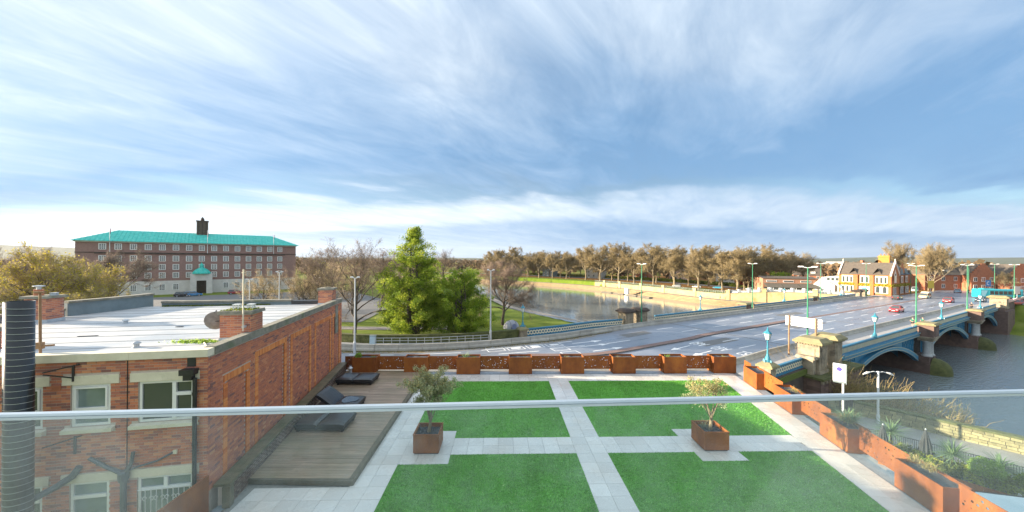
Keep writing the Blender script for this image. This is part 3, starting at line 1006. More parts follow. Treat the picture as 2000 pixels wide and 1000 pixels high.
# ================================================================ the bridge
bridge = wthing('road_bridge', 'blue painted three arch iron road bridge on stone piers over the river', 'bridge', BF(0, 0, 0))
PIERS = (33.6, 67.8)
SPANS = ((1.6, 31.6), (35.6, 65.8), (69.8, 96.4))
def arch_z(s, s0, s1, spring, rise):
 a = (s1 - s0) / 2.0
 R = (a * a + rise * rise) / (2 * rise)
 x = s - (s0 + s1) / 2.0
 return spring + rise - R + math.sqrt(max(R * R - x * x, 0))
for (s0, s1) in SPANS:
 n = 28
 SS = [s0 + (s1 - s0) * i / n for i in range(n + 1)]
 lo = [arch_z(s, s0, s1, -4.7, 3.35) for s in SS]
 hi = [min(arch_z(s, s0 - 0.5, s1 + 0.5, -4.0, 3.2), -0.62) for s in SS]
 for face_t, inner, dirn in ((-0.35, 0.25, 1), (26.85, 26.2, -1)):
  m = MB(BF)
  m.strip([(s, face_t, z) for s, z in zip(SS, lo)], [(s, face_t, z) for s, z in zip(SS, hi)])
  m.strip([(s, face_t, z) for s, z in zip(SS, hi)], [(s, inner, z) for s, z in zip(SS, hi)])
  m.strip([(s, inner, z) for s, z in zip(SS, lo)], [(s, face_t, z) for s, z in zip(SS, lo)])
  rib = m.build('arch_rib', M_BLUE, bridge)
  m = MB(BF)
  g = face_t - 0.012 * dirn
  for off in (0.07, None):
   za = [z + 0.07 for z in lo] if off else [z - 0.13 for z in hi]
   m.strip([(s, g, z) for s, z in zip(SS, za)], [(s, g, z + 0.06) for s, z in zip(SS, za)])
  m.build('gilt_line', M_GILT, rib)
  # spandrel plate, set back, with pierced tracery close to the piers
  m = MB(BF)
  m.strip([(s, inner, z - 0.02) for s, z in zip(SS, hi)], [(s, inner, -0.5) for s in SS])
  sp = m.build('spandrel', M_BLUE, bridge)
  m = MB(BF)
  f0 = inner - 0.10 * dirn
  for end in (0, 1):
   for k in range(9):
    d = 0.35 + k * 0.62
    s = s0 + d if end == 0 else s1 - d
    zt = -0.62
    zb = min(arch_z(s, s0 - 0.5, s1 + 0.5, -4.0, 3.2), -0.62)
    if zt - zb < 0.35:
     continue
    m.box(s - 0.07, s + 0.07, min(f0, inner), max(f0, inner), zb, zt, 'bt')
    # small scrolls
    zc = zb + (zt - zb) * (0.35 if k % 2 else 0.65)
    for q in range(8):
     a0, a1 = 2 * PI * q / 8, 2 * PI * (q + 1) / 8
     r0, r1 = 0.13, 0.24
     m.poly([(s + 0.31 + r0 * math.cos(a0), f0, zc + r0 * math.sin(a0)), (s + 0.31 + r1 * math.cos(a0), f0, zc + r1 * math.sin(a0)),
                            (s + 0.31 + r1 * math.cos(a1), f0, zc + r1 * math.sin(a1)), (s + 0.31 + r0 * math.cos(a1), f0, zc + r0 * math.sin(a1))])
  m.build('tracery', M_BLUE, sp, kind='stuff')
 # dark barrel under the deck
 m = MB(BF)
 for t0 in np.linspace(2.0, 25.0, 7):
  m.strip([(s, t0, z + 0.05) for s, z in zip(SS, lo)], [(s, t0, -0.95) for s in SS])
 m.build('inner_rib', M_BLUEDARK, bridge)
 # fascia with mouldings
 for t0, t1 in ((-0.42, 0.5), (26.2, 26.92)):
  m = MB(BF)
  m.box(s0 - 0.3, s1 + 0.3, t0, t1, -0.6, -0.12)
  m.box(s0 - 0.3, s1 + 0.3, t0 - 0.12 if t0 < 0 else t0, t1 if t0 < 0 else t1 + 0.12, -0.117, 0.09)
  fa = m.build('fascia', M_BLUE, bridge)
  if t0 < 0:
   m = MB(BF)
   m.box(s0 - 0.3, s1 + 0.3, t0 - 0.135, t0 - 0.123, -0.05, 0.0)
   m.box(s0 - 0.3, s1 + 0.3, t0 - 0.015, t0 - 0.003, -0.52, -0.46)
   m.build('gilt_line', M_GILT, fa)
def parapet(name_parent, xf, s0, s1, t, z0, h, style):
 """cast iron parapet: rails with a pierced cream-painted middle"""
 m = MB(xf)
 m.box(s0, s1, t - 0.13, t + 0.13, z0 + h - 0.16, z0 + h)
 m.box(s0, s1, t - 0.05, t + 0.05, z0 + h - 0.26, z0 + h - 0.163)
 m.box(s0, s1, t - 0.11, t + 0.11, z0, z0 + 0.18)
 p = m.build('parapet', M_BLUE, name_parent)
 m = MB(xf)
 m.box(s0, s1, t - 0.03, t + 0.03, z0 + 0.18, z0 + h - 0.26, 'tb')
 m.build('back_plate', M_BLUEDARK, p)
 m = MB(xf)
 zc, hh = z0 + 0.18 + (h - 0.44) / 2, (h - 0.44) / 2
 pitch = 0.50 if style == 'ring' else 0.40
 n = int((s1 - s0) / pitch)
 for i in range(n):
  s = s0 + (i + 0.5) * (s1 - s0) / n
  for sd in (-1, 1):
   f = t + sd * 0.04
   if style == 'bar':
    m.box(s - 0.075, s + 0.075, min(f, f + sd * 0.05), max(f, f + sd * 0.05), zc - hh + 0.02, zc + hh - 0.02, 'tb')
   else:
    r0, r1 = hh * 0.42, hh * 0.86
    for q in range(8):
     a0, a1 = 2 * PI * q / 8, 2 * PI * (q + 1) / 8
     k0 = 1.0 if q % 2 else 1.14
     m.poly([(s + r0 * math.cos(a0), f, zc + r0 * math.sin(a0)), (s + r1 * k0 * math.cos(a0), f, zc + r1 * k0 * math.sin(a0)),
                            (s + r1 * k0 * math.cos(a1), f, zc + r1 * k0 * math.sin(a1)), (s + r0 * math.cos(a1), f, zc + r0 * math.sin(a1))])
 m.build('ornament', M_CREAMPAINT, p, kind='stuff')
 return p
for (a, b) in ((0.2, 31.8), (35.4, 66.2), (69.4, 96.2)):
 parapet(bridge, BF, a, b, -0.1, 0.09, 1.08, 'bar')
 parapet(bridge, BF, a, b, 26.6, 0.09, 1.22, 'ring')
def frame_on(x0, y0, x1, y1):
 L = math.hypot(x1 - x0, y1 - y0)
 c, s = (x1 - x0) / L, (y1 - y0) / L
 return L, (lambda u, v, z: (x0 + u * c - v * s, y0 + u * s + v * c, z))
# approach parapets, straight chords between the end posts and the pillars
apl = [(2.3, 52.9), (8.0, 55.8), (14.0, 59.6), BF(-8.4, 26.6)[:2]]
for a, b in zip(apl, apl[1:]):
 L, xf = frame_on(*a, *b)
 parapet(bridge, xf, 0.02, L - 0.02, 0, 0.09, 1.22, 'ring')
L, xf = frame_on(26.1, 34.8, *BF(-8.6, -0.1)[:2])
parapet(bridge, xf, 0.25, L, 0, 0.09, 1.1, 'ring')
m = MB(xf)
m.box(-0.2, L + 0.3, -0.35, 0.3, -4.5, 0.087)
m.build('wing_wall', M_DARKSTONE, bridge)
moss = MB(xf)
moss.box(0.6, L, -0.5, -0.352, -0.55, 0.02)
moss.build('moss_ledge', M_MOSS, bridge)
# piers in the water
for sp in PIERS:
 m = MB(BF)
 m.box(sp - 2.0, sp + 2.0, -1.6, 28.2, -9.2, -4.9)
 for k in range(4):
  m.box(sp - 2.0 + 0.06 * k, sp + 2.0 - 0.06 * k, -1.5, 28.1, -4.897 + k * 0.25, -4.65 + k * 0.25)
 pier = m.build('pier', M_PINKSTONE, bridge)
 m = MB(BF)
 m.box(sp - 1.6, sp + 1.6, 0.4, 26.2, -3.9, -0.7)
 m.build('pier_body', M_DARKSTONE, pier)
 m = MB(BF)
 nseg = 10
 rows = []
 for (r, z) in ((2.0, -9.2), (2.0, -6.2), (1.85, -5.3), (1.45, -4.7), (0.8, -4.25), (0.1, -4.1)):
  rows.append([m.vert((sp + r * math.cos(PI + PI * q / nseg), -1.6 + 1.05 * r * math.sin(PI + PI * q / nseg), z)) for q in range(nseg + 1)])
 for ra, rb in zip(rows, rows[1:]):
  for q in range(nseg):
   m.face((ra[q], ra[q + 1], rb[q + 1], rb[q]))
 m.build('cutwater', M_MOSSWALL, pier, smooth=True)
 for end, tt0 in ((0, -1.0), (1, 27.6)):
  for ds in (-0.72, 0.72):
   m = MB(BF)
   m.lathe([(0.66, -3.9), (0.66, -3.7), (0.54, -3.6), (0.50, -3.4), (0.46, -1.6), (0.56, -1.45), (0.62, -1.3)], 12, (sp + ds, tt0))
   m.build('column', M_GREYCOLUMN, pier, smooth=True)
  m = MB(BF)
  for k, (g, z0, z1) in enumerate(((1.25, -1.3, -1.05), (1.4, -1.047, -0.8), (1.62, -0.797, -0.55))):
   m.box(sp - g, sp + g, tt0 - g * 0.62, tt0 + 0.95, z0, z1)
  m.build('capital', M_SAND, pier)
  m = MB(BF)
  m.box(sp - 1.5, sp + 1.5, tt0 - 0.9, tt0 + 0.97, -0.547, 1.35)
  m.box(sp - 0.95, sp + 0.95, tt0 - 0.96, tt0 - 0.903, -0.2, 1.1)
  pb = m.build('pier_block', M_PINKSTONE, pier)
  m = MB(BF)
  m.box(sp - 1.75, sp + 1.75, tt0 - 1.15, tt0 + 1.2, 1.353, 1.55)
  m.box(sp - 1.6, sp + 1.6, tt0 - 1.0, tt0 + 1.05, 1.553, 1.72, taper=0.1)
  m.build('cap', M_SANDLICHEN, pb)
# abutments with paired pillars
def pillar(s, t, z0, z1, w, parent, name='pillar', mats=(M_SAND, M_SANDLICHEN)):
 m = MB(BF)
 m.box(s - w * 0.56, s + w * 0.56, t - w * 0.56, t + w * 0.56, z0, z0 + 0.35, taper=0.04)
 zz = np.linspace(z0 + 0.353, z1 - 0.75, 6)
 for za, zb in zip(zz, zz[1:]):
  m.box(s - w * 0.5, s + w * 0.5, t - w * 0.5, t + w * 0.5, za, zb - 0.025)
  m.box(s - w * 0.47, s + w * 0.47, t - w * 0.47, t + w * 0.47, zb - 0.025, zb)
 # recessed face panels shown as raised borders
 for sd in (-1, 1):
  f = t + sd * w * 0.5
  m.box(s - w * 0.30, s + w * 0.30, min(f, f + sd * 0.05), max(f, f + sd * 0.05), z0 + 0.7, z1 - 1.1)
  g = s + sd * w * 0.5
  m.box(min(g, g + sd * 0.05), max(g, g + sd * 0.05), t - w * 0.30, t + w * 0.30, z0 + 0.7, z1 - 1.1)
 p = m.build(name, mats[0], parent)
 m = MB(BF)
 m.box(s - w * 0.57, s + w * 0.57, t - w * 0.57, t + w * 0.57, z1 - 0.747, z1 - 0.58)
 m.box(s - w * 0.68, s + w * 0.68, t - w * 0.68, t + w * 0.68, z1 - 0.577, z1 - 0.34)
 m.box(s - w * 0.66, s + w * 0.66, t - w * 0.66, t + w * 0.66, z1 - 0.337, z1, taper=w * 0.2)
 cap = m.build('cap', mats[1], p)
 m = MB(BF)
 nd = 9
 for i in range(nd):
  d = -w * 0.58 + (i + 0.5) * w * 1.16 / nd
  for sd in (-1, 1):
   f = t + sd * w * 0.57
   m.box(s + d - 0.05, s + d + 0.05, min(f, f + sd * 0.09), max(f, f + sd * 0.09), z1 - 0.74, z1 - 0.59)
   g = s + sd * w * 0.57
   m.box(min(g, g + sd * 0.09), max(g, g + sd * 0.09), t + d - 0.05, t + d + 0.05, z1 - 0.74, z1 - 0.59)
 m.build('dentil', mats[0], cap, kind='stuff')
 return p
ab = MB(BF)
ab.box(-9.2, 1.5, -1.9, 28.2, -9.3, -0.75)
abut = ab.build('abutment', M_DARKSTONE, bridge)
# courses of big squared stones on the visible faces of the near abutment
blk = MB()
blk.box(-0.5, 0.5, 0, 0.06, 0, 0.42, 'k')
blk_me = blk.mesh('stone_block', M_PINKSTONE)
rr = random.Random(5)
for row in range(9):
 z = -4.6 + row * 0.43
 s = -9.2 - 0.4 * (row % 2)
 while s < 1.4:
  L_ = rr.uniform(0.8, 1.35)
  a0, a1 = max(s, -9.18), min(s + L_ - 0.03, 1.48)
  if a1 - a0 > 0.25:
   x, y, _ = BF((a0 + a1) / 2, -1.9 - 0.06 * 1, 0)
   o = link('stone_block', blk_me, abut)
   o.location = (x - bridge['_o'][0], y - bridge['_o'][1], z)
   o.rotation_euler = (0, 0, BANG)
   o.scale = (a1 - a0, 1 + rr.uniform(-0.2, 0.35), 0.97)
  s += L_
 t = -1.9
 while t < 1.5:
  L_ = rr.uniform(0.8, 1.3)
  x, y, _ = BF(-9.2 - 0.06, t + L_ / 2, 0)
  o = link('stone_block', blk_me, abut)
  o.location = (x - bridge['_o'][0], y - bridge['_o'][1], z)
  o.rotation_euler = (0, 0, BANG - PI / 2)
  o.scale = (L_ - 0.03, 1, 0.97)
  t += L_
m = MB(BF)
m.box(-9.5, 1.7, -2.3, 0.4, -0.747, -0.5)
led = m.build('moss_ledge', M_MOSSWALL, abut)
m = MB(BF)
for i in range(15):
 s = -9.2 + i * 0.75
 m.box(s - 0.13, s + 0.13, -2.22, -1.97, -1.12, -0.75)
m.build('bracket', M_SAND, led, kind='stuff')
pillar(-6.9, -0.35, -0.5, 3.3, 2.0, bridge)
pillar(-2.9, -0.35, -0.5, 3.3, 2.0, bridge)
m = MB(BF)
m.box(-8.75, -8.07, -1.1, 0.3, -0.5, 1.15)
m.box(-8.9, -8.07, -1.3, 0.5, 1.153, 1.45, taper=0.08)
m.build('stone_scroll', M_SAND, bridge)
pillar(-7.2, 26.9, -0.5, 3.0, 1.9, bridge, mats=(M_SAND, M_DARKSTONE))
pillar(-3.6, 26.9, -0.5, 3.0, 1.9, bridge, mats=(M_SAND, M_DARKSTONE))
m = MB(BF)
m.box(96.2, 106, -1.9, 28.2, -9.3, -0.75)
ab2 = m.build('abutment', M_PINKSTONE, bridge)
m = MB(BF)
m.box(96.4, 100.6, -1.5, 0.9, -0.747, 0.2, taper=0.1)
m.build('plinth', M_PINKSTONE, ab2)
pillar(98.4, -0.3, 0.0, 3.2, 2.6, bridge)
pillar(98.4, 26.9, 0.0, 2.4, 1.9, bridge, mats=(M_SAND, M_DARKSTONE))
pillar(104.0, 27.2, 0.0, 2.4, 1.9, bridge, mats=(M_SAND, M_DARKSTONE))
# solid stone parapet continuing beyond the far pillar
m = MB(BF)
m.box(100, 150, -1.2, -0.5, -6.6, 1.0)
m.box(100, 150, -1.35, -0.35, 1.003, 1.2)
m.build('stone_parapet', M_PINKSTONE, bridge)
# end posts that carry lamps
def end_post(x, y, ang, h):
 c, s = math.cos(ang), math.sin(ang)
 xf = lambda u, v, z: (x + u * c - v * s, y + u * s + v * c, z)
 m = MB(xf)
 m.box(-0.62, 0.62, -0.62, 0.62, -0.4, 0.35, taper=0.06)
 m.box(-0.5, 0.5, -0.5, 0.5, 0.353, h - 0.35)
 p = m.build('end_post', M_SAND, bridge)
 m = MB(xf)
 m.box(-0.75, 0.75, -0.75, 0.75, h - 0.347, h - 0.15)
 m.box(-0.72, 0.72, -0.72, 0.72, h - 0.147, h + 0.15, taper=0.38)
 m.build('cap', M_SANDLICHEN, p)
end_post(25.5, 34.4, BANG, 1.75)
end_post(1.7, 52.5, 0.4, 1.55)
# stone scroll by the near right post
m = MB(lambda u, v, z: (24.7 + u * 0.85, 33.8 + u * 0.5 + v, z))
for q in range(10):
 a0, a1 = -PI / 2 + PI * q / 9 - 0.2, -PI / 2 + PI * (q + 1) / 9 - 0.2
 m.poly([(-0.55 * math.cos(a0) - 0.1, -0.35, 0.35 + 0.55 * math.sin(a0)), (-0.55 * math.cos(a1) - 0.1, -0.35, 0.35 + 0.55 * math.sin(a1)),
   (-0.55 * math.cos(a1) - 0.1, 0.35, 0.35 + 0.55 * math.sin(a1)), (-0.55 * math.cos(a0) - 0.1, 0.35, 0.35 + 0.55 * math.sin(a0))])
m.box(-0.15, 0.5, -0.3, 0.3, -0.2, 0.9)
m.build('stone_scroll', M_SANDLICHEN, bridge)
# ---------------------------------------------------------------- ornate bridge lamps
lamp = thing('bridge_lamp', 'x', 'street lamp', (0, 0, 0), 0, 'ornate blue lamps on the bridge parapets')
m = MB()
m.lathe([(0.34, 0), (0.34, 0.12), (0.26, 0.2), (0.2, 0.45), (0.13, 0.62), (0.085, 0.8), (0.07, 1.35), (0.12, 1.42), (0.07, 1.5), (0.06, 1.9), (0.10, 2.0), (0.05, 2.08), (0.16, 2.2)], 10)
for a in range(4):
 m.box(0.36 * math.cos(a * PI / 2) - 0.08, 0.36 * math.cos(a * PI / 2) + 0.08, 0.36 * math.sin(a * PI / 2) - 0.08, 0.36 * math.sin(a * PI / 2) + 0.08, 0, 0.22, taper=0.03)
m.build('column', M_BLUELIGHT, lamp)
k = NT('lamp pane')
k.base((0.72, 0.70, 0.60))
k.rough(0.25)
m = MB()
m.lathe([(0.16, 2.2), (0.31, 2.82)], 6)
m.build('lantern', k.m, lamp)
m = MB()
for a in range(6):
 c, s = math.cos(a * PI / 3), math.sin(a * PI / 3)
 m.tube([(0.165 * c, 0.165 * s, 2.2), (0.315 * c, 0.315 * s, 2.82)], 0.022, 4)
m.lathe([(0.36, 2.82), (0.36, 2.87), (0.22, 3.02), (0.12, 3.08), (0.13, 3.18), (0.05, 3.24), (0.06, 3.34), (0.005, 3.48)], 6)
m.build('lantern_frame', M_BLUELIGHT, lamp)
used = []
LAMPS = [((25.5, 34.4, 1.88), 'blue ornate lamp on the near right end post by the rusty planters'),
         ((1.7, 52.5, 1.68), 'blue ornate lamp on the stone end post beside the grey tent'),
         (BF(13.0, -0.1, 1.17), 'blue lamp on the right parapet above the nearest arch'),
         (BF(46.5, -0.1, 1.17), 'blue lamp on the right parapet above the middle arch'),
         (BF(78.5, -0.1, 1.17), 'blue lamp on the right parapet above the farthest arch'),
         (BF(14.4, 26.6, 1.31), 'blue lamp on the left parapet in front of the river steps'),
         (BF(49.9, 26.6, 1.31), 'blue lamp on the left parapet in front of the yellow bank wall'),
         (BF(85.0, 26.6, 1.31), 'blue lamp on the left parapet in front of the gabled pub')]
for loc, lab in LAMPS:
 place(lamp, used, loc, 0.3, lab)
# ---------------------------------------------------------------- tall lamp posts
M_GREENPOST = pm('green post paint', (0.05, 0.27, 0.15), (0.035, 0.21, 0.115), 0.45, 4)
def post_proto(name, mat, h, r0, r1, label, cat, group, two, aw=1.0):
 t = thing(name, label, cat, (0, 0, 0), 0, group)
 m = MB()
 m.lathe([(r0 * 1.5, 0), (r0 * 1.5, 1.2), (r0, 1.35), (r1, h)], 8)
 m.build('pole', mat, t)
 m = MB()
 ends = (-1, 1) if two else (-1,)
 for e in ends:
  m.tube([(0, 0, h - 0.06), (e * 0.9 * aw, 0, h + 0.06)], 0.04, 6)
 m.build('arm', M_WHITEMETAL, t)
 for e in ends:
  m = MB()
  m.box(min(e * 0.55 * aw, e * 1.35 * aw), max(e * 0.55 * aw, e * 1.35 * aw), -0.16, 0.16, h + 0.03, h + 0.15, taper=0.04)
  m.build('lamp_head', M_WHITEMETAL, t)
 return t
gp = post_proto('lamp_post', M_GREENPOST, 11.0, 0.10, 0.06, 'x', 'lamp post', 'green lamp posts along the bridge', True, 0.75)
used = []
for loc, lab in [(BF(-1.9, 2.0, 0.12), 'green lamp post behind the near right stone pillars and white sign back'),
                 (BF(39.5, 1.6, 0.12), 'green lamp post beside the two joggers on the right footway'),
                 (BF(77.5, 1.6, 0.12), 'green lamp post on the right footway above the farthest arch'),
                 (BF(-4.6, 25.6, 0.12), 'green lamp post between the left stone pillars over the river'),
                 (BF(32.6, 25.6, 0.12), 'green lamp post on the left footway in front of the bank trees'),
                 (BF(68.2, 25.6, 0.12), 'green lamp post on the left footway before the low restaurant'),
                 (BF(101.5, 25.6, 0.0), 'green lamp post in front of the pub window bays'),
                 ((176, 126, 0), 'green lamp post left of the turquoise bus'),
                 ((157, 108, 0), 'green lamp post at the right in front of the turquoise bus'),
                 ((172.5, 130.5, 0), 'green lamp post beside the stepped brick gables'),
                 ((146, 126.5, 0), 'green lamp post right of the pub by the yellow sign')]:
 place(gp, used, loc, BANG + PI / 2, lab)
wp = post_proto('lamp_post', M_GALV, 8.2, 0.12, 0.075, 'x', 'lamp post', 'grey lamp posts along the near road', True, 0.42)
used = []
for loc, lab, sc in [((-19.6, 43.2, 0), 'grey lamp post at the corner of the brick building', 1.155),
                     ((-3.05, 50.0, 0.0), 'slim grey lamp post beside the small bare tree and tent', 1.25),
                     ((-44.0, 58.0, 0), 'white lamp post with two arms behind the chimney with white cowls', 1.0),
                     ((-38.0, 56.5, 0), 'tall grey lamp post just right of the two armed one', 1.16),
                     ((-36.0, 56.0 + 8, 0), 'grey lamp post near the right end of the office block', 1.0),
                     ((-62.0, 45.0, 0), 'pale lamp post at the far left above the old chimney', 1.03)]:
 place(wp, used, loc, 0.1, lab, scale=(1, 1, sc))
# ---------------------------------------------------------------- concrete barriers
bm_ = MB()
bm_.slab([(-0.27, 0), (0.27, 0), (0.25, 0.22), (0.12, 0.40), (0.10, 0.78), (-0.10, 0.78), (-0.12, 0.40), (-0.25, 0.22)], -1.49, 1.49, 'x')
bar_me = bm_.mesh('concrete_barrier', M_BARRIER)
def barrier_line(line, lab, grp, z=0.0):
 L = np.concatenate([[0], np.cumsum(np.linalg.norm(np.diff(line, axis=0), axis=1))])
 q = 0.0
 while q + 3.02 < L[-1]:
  a = [np.interp(q, L, line[:, i]) for i in (0, 1)]
  b = [np.interp(q + 3.02, L, line[:, i]) for i in (0, 1)]
  o = link('concrete_barrier', bar_me, None, ((a[0] + b[0]) / 2, (a[1] + b[1]) / 2, z), math.atan2(b[1] - a[1], b[0] - a[0]))
  tag(o, lab, 'barrier', grp)
  q += 3.02
bl = LK + (LO - LK) * 0.13
br = RK + (RO - RK) * 0.08
barrier_line(bl[28:112], 'grey concrete barrier block in the line below the left parapet and mossy wall', 'concrete barriers on the left of the road')
barrier_line(br[60:112], 'grey concrete barrier block in the line beside the right footway', 'concrete barriers on the right of the road')
# ---------------------------------------------------------------- big direction sign seen from behind
sg = wthing('direction_sign', 'large white back of a road direction sign on rusty posts by the pillars', 'road sign', BF(-4, 3.2, 0.12))
m = MB(BF)
m.box(-4.03, -3.97, -0.2, 3.45, 3.85, 5.0)
m.build('panel', M_WHITEMETAL, sg)
m = MB(BF)
for z in (4.05, 4.4, 4.75):
 m.box(-4.07, -4.033, -0.15, 3.4, z - 0.03, z + 0.03)
m.build('stiffener', M_WHITEMETAL, sg)
M_RUSTPOST = pm('rusty painted post', (0.36, 0.24, 0.14), (0.24, 0.12, 0.06), 0.8, 5)
for t in (3.05, 0.35):
 m = MB(BF)
 m.lathe([(0.09, 0.12), (0.09, 5.1)], 8, (-4.13, t))
 m.build('post', M_RUSTPOST, sg)
# ---------------------------------------------------------------- mossy wall, railing and cabinet on the left
mw = wthing('mossy_wall', 'low moss topped stone wall under the two big green trees', 'wall', (-10, 48.6, 0))
wl_ = [(-26, 49.4), (-21, 48.3), (-15, 48.2), (-9, 48.9), (-4, 50.3), (1.0, 52.3)]
wpts = smoothline(wl_, 40)
wo_ = offset(wpts, 0.42)
m = MB()
m.strip(zs(wpts, 0.0), zs(wpts, 1.1))
m.strip(zs(wo_, 1.1), zs(wo_, -0.5))
m.build('wall_core', M_MOSSWALL, mw)
stn = MB()
stn.box(-0.5, 0.5, -0.05, 0.0, 0, 0.20, 'k', taper=0.012)
stn_me = stn.mesh('stone', M_MOSSWALL)
WL = np.concatenate([[0], np.cumsum(np.linalg.norm(np.diff(wpts, axis=0), axis=1))])
rr = random.Random(3)
for row in range(5):
 q = rr.uniform(0, 0.3)
 while q < WL[-1] - 0.7:
  ln = rr.uniform(0.45, 0.85)
  a = [np.interp(q, WL, wpts[:, i]) for i in (0, 1)]
  b = [np.interp(q + ln, WL, wpts[:, i]) for i in (0, 1)]
  o = link('stone', stn_me, mw, ((a[0] + b[0]) / 2 + 10, (a[1] + b[1]) / 2 - 48.6, 0.02 + row * 0.21), math.atan2(b[1] - a[1], b[0] - a[0]))
  o.scale = (ln - 0.03, rr.uniform(0.6, 1.6), rr.uniform(0.93, 1.0))
  q += ln
m = MB()
a_, b__ = offset(wpts, -0.12), offset(wpts, 0.55)
m.strip(zs(a_, 1.08), zs(a_, 1.24))
m.strip(zs(a_, 1.24), zs(b__, 1.24))
m.strip(zs(b__, 1.24), zs(b__, 1.0))
m.build('coping', M_MOSSWALL, mw)
gr = wthing('guard_railing', 'grey pedestrian guard railing in front of the mossy wall', 'railing', (-12, 47.6, 0.1))
gpts = smoothline([(-18.5, 46.9), (-12, 47.3), (-6, 48.6), (-3.3, 49.3)], 15)
m = MB()
for z in (1.0, 0.62, 0.25):
 m.tube(zs(gpts, z + 0.1), 0.028, 5)
m.build('rail', M_GALV, gr)
for p in gpts:
 m = MB()
 m.box(p[0] - 0.03, p[0] + 0.03, p[1] - 0.03, p[1] + 0.03, 0.1, 1.12)
 m.build('post', M_GALV, gr)
cb = wthing('utility_cabinet', 'small pale blue utility cabinet at the start of the mossy wall', 'cabinet', (-18.9, 47.2, 0.1))
m = MB()
m.box(-19.3, -18.55, 46.95, 47.4, 0.1, 1.35, taper=0.01)
m.build('case', pm('pale blue cabinet', (0.42, 0.56, 0.66), (0.36, 0.49, 0.58), 0.5, 3), cb)
m = MB()
m.box(-19.33, -18.52, 46.92, 47.43, 1.353, 1.42)
m.build('lid', M_GREYPAINT, cb)
# ================================================================ foliage tools
def rand_units(rg, n):
 v = rg.normal(size=(n, 3))
 return v / np.linalg.norm(v, axis=1)[:, None]
def leaf_arrays(rg, P, size, aspect=0.55, up=0.0):
 """two-triangle leaves (as quads) at points P"""
 n = len(P)
 a = rand_units(rg, n)
 a[:, 2] += up
 a /= np.linalg.norm(a, axis=1)[:, None]
 b = np.cross(a, rand_units(rg, n))
 b /= np.linalg.norm(b, axis=1)[:, None] + 1e-9
 s = size * rg.uniform(0.6, 1.35, n)[:, None]
 V = np.stack([P - a * s * 0.5, P + b * s * aspect * 0.5, P + a * s * 0.5, P - b * s * aspect * 0.5], 1).reshape(-1, 3)
 F = np.arange(n * 4).reshape(n, 4)
 return V, F
def leaf_mesh(name, rg, P, size, mat, aspect=0.55, up=0.0, tint=None):
 V, F = leaf_arrays(rg, P, size, aspect, up)
 if tint is None:
  tint = rg.beta(2, 2.6, len(P))
 return np_mesh(name, V, F, mat, tint)
def blade_mesh(name, rg, base, dirs, lens, width, mat, droop=0.5, seg=4):
 """long arching blades: grass tufts, sword leaves"""
 n = len(base)
 V = np.zeros((n, seg + 1, 2, 3))
 d = dirs / np.linalg.norm(dirs, axis=1)[:, None]
 side = np.cross(d, np.array([0, 0, 1.0]))
 side /= np.linalg.norm(side, axis=1)[:, None] + 1e-6
 dr = droop * rg.uniform(0.5, 1.5, n)
 for i in range(seg + 1):
  t = i / seg
  c = base + d * (lens * t)[:, None]
  c[:, 2] -= dr * lens * t * t * 0.7
  w = width * (1 - t) ** 0.6 * (0.5 + min(1, t * 4) * 0.5)
  V[:, i, 0] = c - side * w / 2
  V[:, i, 1] = c + side * w / 2
 V = V.reshape(-1, 3)
 k = (seg + 1) * 2
 F = []
 for i in range(seg):
  F.append(np.stack([np.arange(n) * k + 2 * i, np.arange(n) * k + 2 * i + 1, np.arange(n) * k + 2 * i + 3, np.arange(n) * k + 2 * i + 2], 1))
 F = np.concatenate(F)
 tint = np.tile(rg.beta(2, 2.4, n), seg)
 return np_mesh(name, V, F, mat, tint)
def tuft(name, label, cat, loc, n, ln, width, mat, spread=0.9, droop=0.6, group=None, seed=1, r=0.08):
 rg = np.random.default_rng(seed)
 d = np.column_stack([rg.normal(0, spread, n), rg.normal(0, spread, n), np.full(n, 1.0)])
 b = np.column_stack([rg.normal(0, r, n), rg.normal(0, r, n), np.zeros(n)])
 me = blade_mesh(name, rg, b, d, ln * rg.uniform(0.6, 1.1, n), width, mat, droop)
 o = link(name, me, None, loc)
 return tag(o, label, cat, group)
# ================================================================ the roof terrace
terr = MB()
poly = [(-8.72, 9.0), (-8.72, 10.6), (-11.3, 23.9), (15.6, 24.7), (12.6, 6.0), (-8.72, 6.0)]
terr.prism(poly, -4.6, TZ - 0.035)
terrace = terr.build('terrace', M_GROUT, kind='structure', origin=(0, 0, 0))
RX, RY = 13.42, 13.68
RDX, RDY = 0.163, 0.9866
def RF(a, b, z):            # right parapet: a away, b outward
 return (RX + RDX * a + RDY * b, RY + RDY * a - RDX * b, z)
RANG = math.atan2(RDY, RDX) - PI / 2
tl = MB()
tl.box(-0.5, 0.5, -0.5, 0.5, -0.03, 0.0)
tile_me = tl.mesh('paving_tile', M_TILE)
T = 0.62
ntile = 0
rt = random.Random(11)
def tile(u0, u1, v0, v1, frame=TF, ang=TH):
 global ntile
 g = 0.004
 x, y, _ = frame((u0 + u1) / 2, (v0 + v1) / 2, 0)
 o = link('paving_tile', tile_me, terrace, (x, y, TZ + rt.uniform(-0.0015, 0.0015)), ang)
 o.scale = (abs(u1 - u0) - g * 2, abs(v1 - v0) - g * 2, 1)
 ntile += 1
def ur(v):                   # inner edge of the right-hand strip of paving, in terrace u
 lo, hi = 5.0, 16.0
 for _ in range(40):
  mid = (lo + hi) / 2
  x, y, _z = TF(mid, v, 0)
  b = (x - RX) * RDY - (y - RY) * RDX
  if b < -1.30:
   lo = mid
  else:
   hi = mid
 return lo
for j in range(-8, 12):                           # centre path
 if j in (-1, 0):
  continue
 for i in (-1, 0):
  tile(i * T, (i + 1) * T, j * T, (j + 1) * T)
